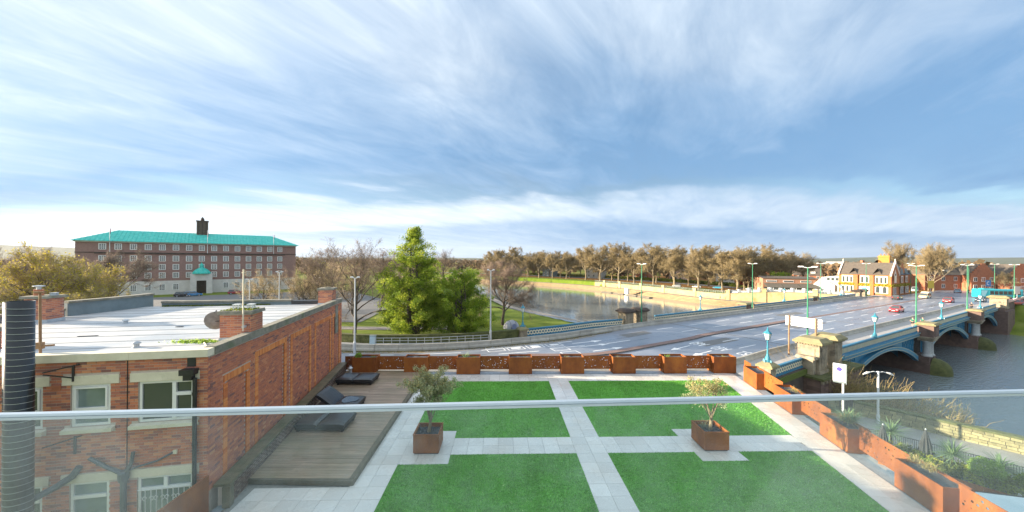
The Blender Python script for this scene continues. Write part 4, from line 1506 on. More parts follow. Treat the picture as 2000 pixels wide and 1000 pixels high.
for j in (-1, 0):                                 # cross path
 i = -12
 while True:
  e = ur((j + 0.5) * T)
  u0, u1 = i * T, min((i + 1) * T, e)
  if u1 - u0 < 0.08:
   break
  if not (4.1 - 0.01 <= u0 and u1 <= 5.9 + 0.01 and False):
   tile(u0, u1, j * T, (j + 1) * T)
  i += 1
for j in range(-8, 14):                           # left strip
 for i in (-14, -13):
  tile(i * T, (i + 1) * T, j * T, (j + 1) * T)
for j in (12, 13):                                # far strip
 i = -12
 while i * T < ur((j + 0.5) * T) - 0.1:
  tile(i * T, min((i + 1) * T, ur((j + 0.5) * T)), j * T, (j + 1) * T)
  i += 1
for j in (-2, 1):                                 # tabs around the planters
 for i in (-12, -11, -10):
  tile(i * T, (i + 1) * T, j * T, (j + 1) * T)
 for i in range(3):
  tile(4.1 + i * 0.6, 4.1 + (i + 1) * 0.6, j * T, (j + 1) * T)
for j in range(-9, 16):                           # right strip, laid along the parapet
 for i in (0, 1):
  tile(-1.29 + i * 0.62, -1.29 + (i + 1) * 0.62, j * 0.62 - 0.15, (j + 1) * 0.62 - 0.15, lambda b, a, z: RF(a, b, z), RANG)
for j in range(-8, -4):                           # in front of the deck
 for i in range(-20, -14):
  x, y, _ = TF((i + 0.5) * T, (j + 0.5) * T, 0)
  if x > -8.78:
   tile(i * T, (i + 1) * T, j * T, (j + 1) * T)
# gutters
m = MB(TF)
m.box(-8.6, 11.0, 8.72, 9.3, TZ - 0.034, TZ - 0.012, 'b')
m.build('gutter', M_GUTTER, terrace)
m = MB(RF)
m.box(-6.5, 9.3, -0.05, 0.5, TZ - 0.034, TZ - 0.012, 'b')
m.v = [(p[0], p[1], p[2]) for p in m.v]
m.build('gutter', M_GUTTER, terrace)
m = MB()
m.strip([(-8.74, 6, TZ - 0.012), (-8.74, 10.7, TZ - 0.012)], [(-9.05, 6, TZ - 0.012), (-9.05, 10.7, TZ - 0.012)])
m.build('gutter', M_GUTTER, terrace)
# ---------------------------------------------------------------- lawns
def lawn(polys, seed, label, dens=1500):
 """turf backing plus short pile, in one mesh"""
 rg = np.random.default_rng(seed)
 Vs, Fs, Ts = [], [], []
 nv = 0
 for (u0, v0, v1, f_r) in polys:                # left edge u0, right edge function
  n = int(dens * (f_r((v0 + v1) / 2) - u0) * (v1 - v0))
  v = rg.uniform(v0, v1, n)
  rr_ = np.array([f_r(q) for q in (v0, v1)])
  right = rr_[0] + (rr_[1] - rr_[0]) * (v - v0) / (v1 - v0)
  u = u0 + 0.01 + (right - 0.02 - u0) * rg.uniform(0, 1, n)
  c, s = math.cos(TH), math.sin(TH)
  X, Y = 3.2 + u * c - v * s, 14.3 + u * s + v * c
  a = rg.uniform(0, 2 * PI, n)
  w = rg.uniform(0.008, 0.016, n)
  h = rg.uniform(0.018, 0.045, n)
  lx, ly = rg.normal(0.012, 0.022, n), rg.normal(-0.004, 0.022, n)
  z0 = TZ - 0.012
  A = np.column_stack([X - np.cos(a) * w, Y - np.sin(a) * w, np.full(n, z0)])
  B = np.column_stack([X + np.cos(a) * w, Y + np.sin(a) * w, np.full(n, z0)])
  C = np.column_stack([X + lx, Y + ly, z0 + h])
  Vs.append(np.stack([A, B, C], 1).reshape(-1, 3))
  Fs.append(np.arange(n * 3).reshape(n, 3) + nv)
  Ts.append(np.clip(rg.normal(0.5, 0.2, n), 0, 1))
  nv += 3 * n
  q = [TF(u0, v0, z0 + 0.004), TF(rr_[0], v0, z0 + 0.004), TF(rr_[1], v1, z0 + 0.004), TF(u0, v1, z0 + 0.004)]
  Vs.append(np.array(q))
  Fs.append(np.array([[0, 1, 2], [0, 2, 3]]) + nv)
  Ts.append(np.array([0.30, 0.30]))
  nv += 4
 me = np_mesh('artificial_lawn', np.concatenate(Vs), np.concatenate(Fs), M_TURF, np.concatenate(Ts))
 o = link('artificial_lawn', me, kind='stuff')
 tag(o, label, 'lawn', 'artificial grass panels of the terrace')
cst = lambda x: (lambda v: x)
lawn([(-12 * T, 2 * T, 12 * T, cst(-T)), (-9 * T, T, 2 * T, cst(-T))], 1, 'far left green artificial lawn behind the bushy olive planter', 1100)
lawn([(-12 * T, -8 * T, -2 * T, cst(-T)), (-9 * T, -2 * T, -T, cst(-T))], 2, 'near left green artificial lawn left of the central paved path', 2100)
lawn([(T, 2 * T, 12 * T, ur), (T, T, 2 * T, cst(4.1)), (5.9, T, 2 * T, ur)], 3, 'far right green artificial lawn behind the sparse olive planter', 1100)
lawn([(T, -8 * T, -2 * T, ur), (T, -2 * T, -T, cst(4.1)), (5.9, -2 * T, -T, ur)], 4, 'near right green artificial lawn running to the orange parapet', 2100)
# ---------------------------------------------------------------- timber deck
deck = wthing('timber_deck', 'raised weathered timber deck with the black loungers by the brick wall', 'deck', (-7.5, 16, TZ))
DZ = TZ + 0.15
def wall_x(y):               # face of the low wall
 return -8.71 - 0.187 * (y - 10.74)
bw = 0.145
y = 11.78
rr = random.Random(2)
while y < 22.95:
 x0 = wall_x(y + bw / 2) + 0.02
 x1 = -5.50 - 0.03 * (y - 11.7)
 cut = rr.uniform(0.3, 0.7) if rr.random() < 0.8 else None
 spans = [(x0, x1)] if cut is None else [(x0, x0 + (x1 - x0) * cut - 0.003), (x0 + (x1 - x0) * cut + 0.003, x1)]
 for a, b in spans:
  m = MB()
  dz = rr.uniform(-0.003, 0.003)
  m.box(a, b, y, y + bw - 0.008, DZ - 0.03 + dz, DZ + dz, 'b')
  m.build('board', M_DECK, deck)
 y += bw
m = MB()
m.prism([(-9.0, 11.70), (-5.36, 11.62), (-5.36, 11.775), (-9.0, 11.775)], TZ - 0.01, DZ + 0.004)
m.build('fascia_board', M_DECKSIDE, deck)
m = MB()
m.prism([(-5.36, 11.62), (-5.30, 11.62), (-5.64, 22.95), (-5.82, 22.95), (-5.49, 11.78), (-5.36, 11.78)], TZ - 0.01, DZ + 0.012)
m.build('edge_board', M_DECKSIDE, deck)
m = MB()
m.prism([(-9.0, 11.8), (-5.6, 11.8), (-5.9, 22.9), (-11.0, 22.9)], TZ - 0.02, DZ - 0.032)
m.build('joist', M_BLACKMETAL, deck)
# ---------------------------------------------------------------- low wall with wet timber coping
low = wthing('low_wall', 'low brick wall with a wide wet timber coping along the brick building', 'wall', (-9, 11, TZ))
ln = Vector((-0.184, 0.983, 0))
def LF(a, b, z):             # a along the wall from its near end, b outward onto the terrace
 return (-8.71 - 0.184 * a + 0.983 * b, 10.74 + 0.983 * a + 0.184 * b, z)
m = MB(LF)
m.box(0.0, 12.5, -0.34, 0, TZ - 0.2, 4.95)
m.build('wall', M_MORTAR, low)
m = MB(LF)
for row in range(8):
 z = TZ - 0.01 + row * 0.078
 a = 0.0 if row % 2 else -0.11
 while a < 12.4:
  m.ct = rr.random()
  m.box(max(a, 0.01), a + 0.215, 0.0, 0.012, z, z + 0.066, 'k')
  a += 0.228
m.build('brick', brick_mat('dull brick mass', False, [(0, (0.13, 0.09, 0.075)), (0.5, (0.21, 0.14, 0.11)), (1, (0.29, 0.20, 0.15))]), low, kind='stuff')
for a0, a1 in ((-0.12, 3.9), (3.906, 7.9), (7.906, 12.55)):
 m = MB(LF)
 m.box(a0, a1, -0.40, -0.145, 4.953, 5.03)
 m.box(a0, a1, -0.138, 0.06, 4.953, 5.03)
 m.build('coping_board', M_WOODCOPE, low)
m = MB(LF)
m.box(-0.16, 0.06, -0.14, 0.07, TZ - 0.02, 4.95)
m.build('end_post', M_WOODCOPE, low)
# corten screen running toward the viewer beside the low wall
sc = wthing('corten_screen', 'rusty steel screen and ledge in front of the lower brick windows', 'panel', (-9.1, 8, TZ))
m = MB()
m.box(-9.10, -9.06, 5.5, 10.38, 3.9, 5.44)
m.build('panel', M_CORTEN, sc)
m = MB()
m.box(-9.057, -8.76, 5.5, 9.85, TZ - 0.01, 4.72)
m.build('planter_face', M_CORTEN, sc)
# ---------------------------------------------------------------- corten planters and perforated panels
def make_planter(w, d, h):
 t = thing('corten_planter', 'x', 'planter', (0, 0, 0), 0, 'corten planters around the terrace edge')
 m = MB()
 e = 0.035
 m.box(-w / 2, w / 2, 0, e, 0, h)
 m.box(-w / 2, w / 2, d - e, d, 0, h)
 m.box(-w / 2, -w / 2 + e, e, d - e, 0, h - 0.001)
 m.box(w / 2 - e, w / 2, e, d - e, 0, h - 0.001)
 m.build('steel_box', M_CORTEN, t)
 m = MB()
 n = 7
 rr2 = random.Random(3)
 zg = [[h - 0.12 + rr2.uniform(-0.02, 0.03) for _ in range(n + 1)] for _ in range(n + 1)]
 for i in range(n):
  for j in range(n):
   xs = [-w / 2 + e + (w - 2 * e) * q / n for q in (i, i + 1)]
   ys = [e + (d - 2 * e) * q / n for q in (j, j + 1)]
   m.poly([(xs[0], ys[0], zg[i][j]), (xs[1], ys[0], zg[i + 1][j]), (xs[1], ys[1], zg[i + 1][j + 1]), (xs[0], ys[1], zg[i][j + 1])])
 m.build('soil', M_SOIL, t)
 return t
def perforated(name, w, h, seed):
 """steel plate with round holes of several sizes cut through it"""
 rg = random.Random(seed)
 cu = bpy.data.curves.new(name, 'CURVE')
 cu.dimensions = '2D'
 cu.fill_mode = 'BOTH'
 cu.extrude = 0.006
 def spl(pts):
  s = cu.splines.new('POLY')
  s.points.add(len(pts) - 1)
  for p, q in zip(s.points, pts):
   p.co = (q[0], q[1], 0, 1)
  s.use_cyclic_u = True
 spl([(0, 0), (w, 0), (w, h), (0, h)])
 got = []
 tries = 0
 while len(got) < 38 and tries < 2000:
  tries += 1
  r = rg.choice([0.009, 0.012, 0.016, 0.021, 0.027, 0.034])
  x = rg.uniform(0.06, w - 0.06)
  y = rg.uniform(0.08, h - 0.06)
  if all((x - a) ** 2 + (y - b) ** 2 > (r + c + 0.03) ** 2 for a, b, c in got):
   got.append((x, y, r))
 for x, y, r in got:
  spl([(x + r * math.cos(k * PI / 5), y + r * math.sin(k * PI / 5)) for k in range(10)])
 ob = bpy.data.objects.new('tmp', cu)
 COL.objects.link(ob)
 dg = bpy.context.evaluated_depsgraph_get()
 me = bpy.data.meshes.new_from_object(ob.evaluated_get(dg))
 bpy.data.objects.remove(ob)
 bpy.data.curves.remove(cu)
 me.name = name
 me.materials.clear()
 me.materials.append(M_CORTEN)
 return me
PW, PH = 1.55, 1.10
planter = make_planter(PW, 0.80, PH)
used = []
UC = [-12.62, -9.25, -5.80, -2.33, 1.17, 4.66, 8.15, 11.55]
far_lab = ['holding a round shrub by the brick building', 'nearest the end of the timber deck', 'with a spiky plant tuft above the bushy olive',
           'just left of the far end of the central path', 'just right of the far end of the central path', 'behind the middle of the far right lawn',
           'with small yellow seedlings above the sparse olive', 'at the corner where the parapet turns']
for i, (u, lb) in enumerate(zip(UC, far_lab)):
 z = TZ if i > 1 else DZ
 place(planter, used, TF(u, 8.78, z), TH, 'rusty planter in the far row ' + lb, scale=(1, 1, 1.0 if i > 1 else 0.87))
RA = [(6.9, 'farthest of the bright orange right parapet'), (3.6, 'second of the orange right parapet counting from the far corner'),
      (0.12, 'under the tall grass tuft beyond the glass rail'), (-3.45, 'nearest the viewer on the orange right parapet'), (-6.9, 'lowest at the right edge')]
for a, lb in RA[:4]:
 x, y, z = RF(a + PW / 2, 0.0, TZ)
 place(planter, used, (x, y, z), RANG - PI / 2, 'rusty planter ' + lb)
pmesh = [perforated('perforated_panel', 1.96, 0.90, 20 + i) for i in range(4)]
ends = []
for i in range(7):
 a, b = UC[i] + PW / 2, UC[i + 1] - PW / 2
 ends.append((TF(a - 0.03, 9.16, TZ + 0.2), b - a + 0.06, TH, 'rust brown panel with holes in the far row, %s' % (
  ['next to the deck loungers', 'beside the deck end', 'behind the bushy olive', 'behind the far left lawn', 'at the end of the central path', 'behind the far right lawn', 'next to the parapet corner'][i])))
ends.append((TF(UC[0] - PW / 2 - 0.62, 9.16, TZ + 0.2), 0.64, TH, 'short rust brown panel with holes between brick building and first planter'))
ra = [RA[0][0] + PW, RA[0][0], RA[1][0] + PW, RA[1][0], RA[2][0] + PW, RA[2][0], RA[3][0] + PW]
for (a0, a1, lb) in ((RA[0][0] + PW, 9.25, 'orange perforated panel between the corner planter and the next on the right'),
                     (RA[1][0] + PW, RA[0][0], 'orange perforated panel above the glass rail on the right parapet'),
                     (RA[2][0] + PW, RA[1][0], 'orange perforated panel just below the glass rail on the right parapet'),
                     (RA[3][0] + PW, RA[2][0], 'orange perforated panel between the two nearest right planters'),
                     (-5.6, RA[3][0], 'orange perforated panel at the lower right edge with a rivet strip')):
 ends.append((RF(a0 - 0.03, 0.42, TZ + 0.2), a1 - a0 + 0.06, RANG + PI / 2, lb))
for i, (loc, L, ang, lab) in enumerate(ends):
 o = link('perforated_panel', pmesh[i % 4], None, loc)
 o.rotation_euler = (PI / 2, 0, ang)
 o.scale = (L / 1.96, 1, 1)
 tag(o, lab, 'panel', 'perforated corten panels around the terrace')
# plants in the edge planters
seedp = 40
for (loc, lab, n, ln_, w_, mt, sp_, dr) in (
  (TF(UC[2] - 0.2, 9.15, TZ + PH - 0.1), 'spiky green tuft in the third far planter', 60, 0.50, 0.03, M_SWORD, 0.8, 0.3),
  (TF(UC[2] + 0.35, 9.1, TZ + PH - 0.1), 'low trailing plant beside the spiky tuft', 70, 0.35, 0.02, M_HEDGE, 1.8, 0.8),
  (TF(UC[0] + 0.5, 9.1, TZ + PH - 0.12), 'small grass tuft right of the round shrub', 50, 0.40, 0.02, M_HEDGE, 0.9, 0.7),
  (TF(UC[1] + 0.2, 9.1, TZ + PH - 0.22), 'thin pale grass in the second far planter', 25, 0.3, 0.015, M_STRAW, 0.6, 0.4),
  (TF(UC[3] + 0.3, 9.1, TZ + PH - 0.1), 'small weeds in the planter left of the path', 22, 0.22, 0.015, M_HEDGE, 1.0, 0.6),
  (TF(UC[4] - 0.4, 9.1, TZ + PH - 0.1), 'dry straw tuft in the planter right of the path', 40, 0.26, 0.015, M_STRAW, 1.0, 0.6),
  (TF(UC[5] - 0.4, 9.1, TZ + PH - 0.1), 'dry straw tuft behind the far right lawn', 30, 0.22, 0.015, M_STRAW, 1.1, 0.6),
  (TF(UC[6] - 0.4, 9.1, TZ + PH - 0.1), 'bright green and yellow seedlings in the planter above the sparse olive', 30, 0.34, 0.02, M_BOX, 0.6, 0.4),
  (TF(UC[7] + 0.1, 9.1, TZ + PH - 0.1), 'small yellowish weeds in the corner planter', 40, 0.26, 0.02, M_STRAW, 1.0, 0.5),
  (RF(0.75, 0.45, TZ + PH - 0.12), 'tall green and straw grass tuft on the right parapet', 240, 1.05, 0.022, M_SWORD, 0.55, 0.7),
  (RF(0.72, 0.42, TZ + PH - 0.12), 'dry straw inside the tall grass tuft', 160, 0.85, 0.02, M_STRAW, 0.6, 0.7),
  (RF(-2.55, 0.42, TZ + PH - 0.12), 'dry tan grass tuft in the nearest right planter', 150, 0.45, 0.016, M_STRAW, 0.7, 0.5),
  (RF(-2.1, 0.42, TZ + PH - 0.12), 'small tan seed heads behind the dry tuft', 70, 0.4, 0.016, M_STRAW, 0.6, 0.5),
  (RF(4.1, 0.42, TZ + PH - 0.12), 'pale dry grass in the second right planter', 70, 0.55, 0.018, M_STRAW, 0.9, 0.8)):
 seedp += 1
 tuft('planter_grass', lab, 'plant', loc, n, ln_, w_, mt, sp_, dr, None, seedp)
def ball_shrub(name, label, loc, r, mat, n, size, seed, squash=0.85, parent=None):
 rg = np.random.default_rng(seed)
 d = rand_units(rg, n)
 lump = 1 + 0.12 * np.sin(d[:, 0] * 7 + seed) * np.cos(d[:, 1] * 6) + 0.08 * np.sin(d[:, 2] * 11)
 P = d * (r * lump * rg.uniform(0.72, 1.03, n))[:, None]
 P[:, 2] *= squash
 P[:, 2] += r * squash
 me = leaf_mesh(name, rg, P, size, mat, 0.6)
 o = link(name, me, None, loc)
 return tag(o, label, 'shrub')
ball_shrub('round_shrub', 'small round green shrub in the far left planter', TF(UC[0] - 0.5, 9.1, DZ + 0.82), 0.22, M_BOX, 500, 0.07, 5)
# ---------------------------------------------------------------- olive trees in square planters
oplant = thing('square_planter', 'x', 'planter', (0, 0, 0), 0, 'square planters on the lawns')
m = MB()
e = 0.02
for (x0, x1, y0, y1) in ((-0.5, 0.5, -0.5, -0.5 + e), (-0.5, 0.5, 0.5 - e, 0.5), (-0.5, -0.5 + e, -0.5 + e, 0.5 - e), (0.5 - e, 0.5, -0.5 + e, 0.5 - e)):
 m.box(x0, x1, y0, y1, 0.05, 0.75)
m.build('steel_box', M_CORTEN, oplant)
m = MB()
for (x0, x1, y0, y1) in ((-0.515, 0.515, -0.515, -0.46), (-0.515, 0.515, 0.46, 0.515), (-0.515, -0.46, -0.458, 0.458), (0.46, 0.515, -0.458, 0.458)):
 m.box(x0, x1, y0, y1, 0.752, 0.775)
m.build('rim', M_CORTEN, oplant)
m = MB()
m.box(-0.46, 0.46, -0.46, 0.46, 0, 0.048)
m.build('base', M_BLACKMETAL, oplant)
rg = np.random.default_rng(8)
m = MB()
m.poly([(-0.478, -0.478, 0.60), (0.478, -0.478, 0.60), (0.478, 0.478, 0.60), (-0.478, 0.478, 0.60)])
m.build('gravel_bed', M_SOIL, oplant)
n = 900
P = np.column_stack([rg.uniform(-0.46, 0.46, n), rg.uniform(-0.46, 0.46, n), rg.uniform(0.60, 0.63, n)])
V, F = leaf_arrays(rg, P, 0.05, 0.8)
o = link('slate_chip', np_mesh('slate_chip', V, F, M_PEBBLE, rg.uniform(0, 1, n)), oplant, kind='stuff')
used = []
OL = (-6.54, 0.0)
OR = (5.05, 0.0)
place(oplant, used, TF(OL[0], OL[1] - 0.1, TZ), TH, 'square rust brown planter holding the bushy olive tree')
place(oplant, used, TF(OR[0], OR[1] - 0.1, TZ), TH - 0.02, 'square rust brown planter holding the sparse olive with painted sunlit top')
def branch_points(rg, base, dirn, ln, r, depth, out_tubes, out_tips, fan=0.55, kids=3, gravity=0.0, seg=4):
 p = np.array(base, float)
 d = np.array(dirn, float)
 d /= np.linalg.norm(d)
 pts = [p.copy()]
 rad = [r]
 for i in range(seg):
  d = d + rg.normal(0, 0.12, 3) + np.array([0, 0, gravity])
  d /= np.linalg.norm(d)
  p = p + d * ln / seg
  pts.append(p.copy())
  rad.append(r * (1 - 0.5 * (i + 1) / seg))
 out_tubes.append((pts, rad))
 if depth == 0:
  out_tips.extend(pts[1:])
  return
 for k in range(kids):
  t = rg.uniform(0.5, 1.0)
  i = min(int(t * seg), seg - 1)
  q = pts[i] + (pts[i + 1] - pts[i]) * (t * seg - i)
  nd = d + rg.normal(0, fan, 3)
  branch_points(rg, q, nd, ln * rg.uniform(0.6, 0.85), rad[i] * 0.7, depth - 1, out_tubes, out_tips, fan, kids, gravity, max(2, seg - 1))
def olive(loc, label, seed, trunk_h, crown, n_leaf, mats, lean, depth=3, kids=4, ln=0.62, fan=0.55):
 rg = np.random.default_rng(seed)
 t = thing('olive_tree', label, 'tree', loc)
 tubes, tips = [], []
 top = np.array([lean[0], lean[1], trunk_h])
 tr = [np.array([0, 0, 0.0]), np.array([lean[0] * 0.2 + 0.02, lean[1] * 0.2, trunk_h * 0.4]), np.array([lean[0] * 0.6, lean[1] * 0.6, trunk_h * 0.75]), top]
 m = MB()
 m.tube(tr, [0.085, 0.065, 0.055, 0.05], 8)
 for k in range(kids + 2):
  a = 2 * PI * k / (kids + 2) + rg.uniform(-0.3, 0.3)
  branch_points(rg, tr[1] + (top - tr[1]) * rg.uniform(0.15, 1), (math.cos(a) * crown[0], math.sin(a) * crown[0], crown[1]), ln * rg.uniform(0.7, 1.15), 0.032, depth, tubes, tips, fan, kids - 1, 0.05)
 for pts, rad in tubes:
  m.tube(pts, rad, 4, False)
 m.build('trunk', M_BARKPALE, t)
 tips = np.array(tips)
 for mat, share, nm in mats:
  n_ = int(n_leaf * share)
  if mat is M_LEAFBRASS:  # gold leaves kept high in the crown, painting sun onto its top
   w = np.clip(tips[:, 2] - np.quantile(tips[:, 2], 0.45), 0.001, None)
  else:
   w = np.ones(len(tips))
  i = rg.choice(len(tips), n_, p=w / w.sum())
  P = tips[i] + rg.normal(0, 0.06, (n_, 3))
  link(nm, leaf_mesh(nm, rg, P, 0.075, mat, 0.32, 0.3), t)
 return t
olive(TF(OL[0], OL[1] - 0.05, TZ + 0.6), 'bushy grey green olive tree in the left square planter', 3, 0.62, (0.42, 1.25), 19000, ((M_LEAFOLIVE, 0.86, 'crown'), (M_LEAFBRASS, 0.14, 'pale_shoots')), (0.10, 0.0), 3, 4, 0.86, 0.40)
olive(TF(OR[0] + 0.05, OR[1] - 0.05, TZ + 0.6), 'sparse olive tree with painted sunlit golden top in the right square planter', 12, 0.68, (0.5, 1.15), 4600, ((M_LEAFOLIVE, 0.68, 'crown'), (M_LEAFBRASS, 0.32, 'sunlit_shoots')), (0.08, 0.0), 2, 4, 0.88)
tuft('planter_grass', 'thin sprawling weeds at the foot of the sparse olive', 'plant', TF(OR[0] - 0.05, OR[1] + 0.2, TZ + 0.6), 90, 0.6, 0.008, M_LEAFOLIVE, 0.7, 0.5, None, 77, 0.15)
# ---------------------------------------------------------------- loungers
def lounger(label, x, y, raised, wet):
 t = thing('sun_lounger', label, 'sun lounger', (x, y, DZ), 0.01, 'black loungers on the deck')
 L, W = 2.15, 1.25
 m = MB()
 m.box(0.03, L - 0.03, 0.03, W - 0.03, 0.10, 0.20)
 m.build('frame', M_BLACKMETAL, t)
 for fx in (0.12, L - 0.12):
  for fy in (0.12, W - 0.12):
   m = MB()
   m.box(fx - 0.05, fx + 0.05, fy - 0.05, fy + 0.05, 0, 0.098, taper=0.008)
   m.build('foot', M_BLACKMETAL, t)
 def cushion(x0, x1, tilt):
  n = 6
  mm = MB()
  h = 0.17
  rows = []
  for i in range(n + 1):
   row = []
   for j in range(n + 1):
    u, v = i / n, j / n
    sag = 0.022 * math.sin(u * PI) * math.sin(v * PI)
    ed = 0.035 * (max(0, abs(u - 0.5) * 2 - 0.8) * 5 + max(0, abs(v - 0.5) * 2 - 0.8) * 5)
    px_, py_, pz_ = (x1 - x0) * u, W * v, h + sag - ed
    row.append((px_, py_, pz_))
   rows.append(row)
  def X(p):
   # hinge at the foot end of the back cushion
   lx = p[0] - (x1 - x0)
   c, s = math.cos(tilt), math.sin(tilt)
   if tilt == 0:
    return (x0 + p[0], p[1], 0.203 + p[2])
   return (x1 + lx * c + p[2] * s, p[1], 0.203 - lx * s + p[2] * c)
  ids = [[mm.vert(X(p)) for p in row] for row in rows]
  for i in range(n):
   for j in range(n):
    mm.face((ids[i][j], ids[i + 1][j], ids[i + 1][j + 1], ids[i][j + 1]))
  b = [[mm.vert(X((p[0], p[1], 0))) for p in row] for row in rows]
  for i in range(n):
   mm.face((b[i][0], b[i + 1][0], ids[i + 1][0], ids[i][0]))
   mm.face((ids[i][n], ids[i + 1][n], b[i + 1][n], b[i][n]))
   mm.face((b[0][i], ids[0][i], ids[0][i + 1], b[0][i + 1]))
   mm.face((ids[n][i], b[n][i], b[n][i + 1], ids[n][i + 1]))
  for i in range(n):
   for j in range(n):
    mm.face((b[i][j], b[i][j + 1], b[i + 1][j + 1], b[i + 1][j]))
  return mm
 cushion(0, 0.98, raised).build('back_cushion', M_VINYL, t)
 cushion(1.02, L, 0).build('seat_cushion', M_VINYL, t)
 if wet:
  k = NT('puddle')
  k.base((0.03, 0.035, 0.04))
  k.rough(0.03)
  k.p.inputs['Specular IOR Level'].default_value = 1.0
  m = MB()
  m.prism([(1.2 + 0.42 + 0.40 * math.cos(a), 0.62 + 0.38 * math.sin(a) * (1 + 0.2 * math.cos(3 * a))) for a in np.linspace(0, 2 * PI, 16, endpoint=False)], 0.386, 0.402)
  m.build('rain_puddle', k.m, t)
 return t
lounger('flat black vinyl lounger beside the far planters', wall_x(20.6) + 0.18, 20.35, 0.0, False)
lounger('black vinyl lounger with raised backrest and a rain puddle', wall_x(17.2) + 0.22, 16.75, math.radians(36), True)
lounger('flat black vinyl lounger seen through the glass balustrade', wall_x(15.2) + 0.2, 14.85, 0.0, False)
lt = thing('lantern', 'small chrome garden lantern at the far end of the low wall', 'lantern', (-10.25, 22.0, DZ))
m = MB()
m.lathe([(0.14, 0), (0.14, 0.03), (0.10, 0.05), (0.10, 0.45), (0.15, 0.47), (0.16, 0.50), (0.10, 0.55), (0.03, 0.6)], 12)
m.build('body', M_GALV, lt, smooth=True)
m = MB()
m.tube([(-0.08, 0, 0.55), (-0.05, 0, 0.68), (0.05, 0, 0.68), (0.08, 0, 0.55)], 0.01, 5)
m.build('handle', M_GALV, lt)
m = MB()
m.box(-7, 7, -3.0, 1.02, 10.1, 10.33)
m.build('balcony_floor', pm('balcony slab', (0.36, 0.42, 0.43), (0.30, 0.35, 0.36), 0.8, 2), kind='structure')  # unseen slab under the viewer, added for its pale reflection in the glass
# ---------------------------------------------------------------- glass balustrade in front of the viewer
bal = wthing('glass_balustrade', 'clear glass balustrade with a slim pale metal top rail', 'balustrade', (0.2, 1.32, 10.4))
gx0, gy0 = -1.745, 1.187
gx1, gy1 = 2.17, 1.463
L, GF = frame_on(gx0, gy0, gx1, gy1)
m = MB(GF)
m.box(-5.0, L + 5.0, -0.006, 0.006, 10.35, 11.435)
k = NT('balustrade glass')
tr = k.n('ShaderNodeBsdfTransparent')
tr.inputs[0].default_value = (0.93, 0.972, 0.968, 1)
df_ = k.n('ShaderNodeBsdfDiffuse')
df_.inputs[0].default_value = (0.66, 0.76, 0.78, 1)
gl = k.n('ShaderNodeBsdfGlossy')
gl.inputs['Roughness'].default_value = 0.0
fr = k.n('ShaderNodeFresnel')
fr.inputs[0].default_value = 1.35
k.pos = k.n('ShaderNodeNewGeometry').outputs['Position']
dust = k.ramp(k.noise(7.0, 9, 0.74), [(0.40, (0.022, 0.022, 0.022)), (0.62, (0.065, 0.065, 0.065)), (0.80, (0.15, 0.15, 0.15))])
m1 = k.n('ShaderNodeMixShader')
k.l(dust, m1.inputs[0])
k.l(tr.outputs[0], m1.inputs[1])
k.l(df_.outputs[0], m1.inputs[2])
m2 = k.n('ShaderNodeMixShader')
k.l(k.math('MULTIPLY', fr.outputs[0], 0.17), m2.inputs[0])
k.l(m1.outputs[0], m2.inputs[1])
k.l(gl.outputs[0], m2.inputs[2])
k.l(m2.outputs[0], k.t.nodes['Material Output'].inputs[0])
M_BALGLASS = k.m
m.build('glass_pane', M_BALGLASS, bal)
M_RAIL = pm('anodised rail', (0.55, 0.62, 0.66), (0.50, 0.57, 0.61), 0.32, 6, metal=0.55)
m = MB(GF)
m.box(-5.0, L + 5.0, -0.011, 0.011, 11.437, 11.446)
m.box(-5.0, L + 5.0, -0.008, 0.008, 11.4462, 11.4492)
m.box(-5.0, L + 5.0, -0.011, 0.011, 11.4494, 11.457, taper=0.002)
m.build('top_rail', M_RAIL, bal)
# ================================================================ the brick building on the left
bb = wthing('brick_building', 'red brick flat roofed building with cream lintels beside the terrace', 'building', (-9.14, 10.4, 0))
RZ = 8.90                    # roof level
CZ = 9.22                    # coping level
PL, QL = 14.2, 13.4          # extents along front and side
m = MB(WF)
m.box(0.22, PL - 0.2, 0.22, QL - 0.22, 8.883, RZ)
roof = m.build('roof', M_ROOF, bb)
m = MB(WF)
for i in range(1, 13):       # lapped seams of the felt
 q = i * 1.02
 m.box(0.23, PL - 0.22, q, q + 0.05, RZ - 0.01, RZ + 0.012)
m.build('roof_seam', pm('felt seam', (0.40, 0.41, 0.41), (0.28, 0.29, 0.30), 0.5, 3), roof)
# openings of the front wall: p0,p1,z0,z1
OPEN = [(2.44, 3.38, 7.14, 8.34), (0.36, 1.76, 7.14, 8.34), (2.46, 3.40, 4.30, 5.56), (0.36, 1.78, 4.30, 5.56), (4.02, 4.7, 7.14, 8.34), (4.02, 4.7, 4.30, 5.56)]
LINT = [(2.22, 3.56, 8.345, 8.60), (0.20, 1.95, 8.345, 8.60), (2.22, 3.58, 5.565, 5.80), (0.20, 1.95, 5.565, 5.80), (3.86, 4.9, 8.345, 8.60), (3.86, 4.9, 5.565, 5.80)]
SILL = [(2.32, 3.52, 7.0, 7.135), (0.24, 1.92, 7.0, 7.135), (3.93, 4.8, 7.0, 7.135)]
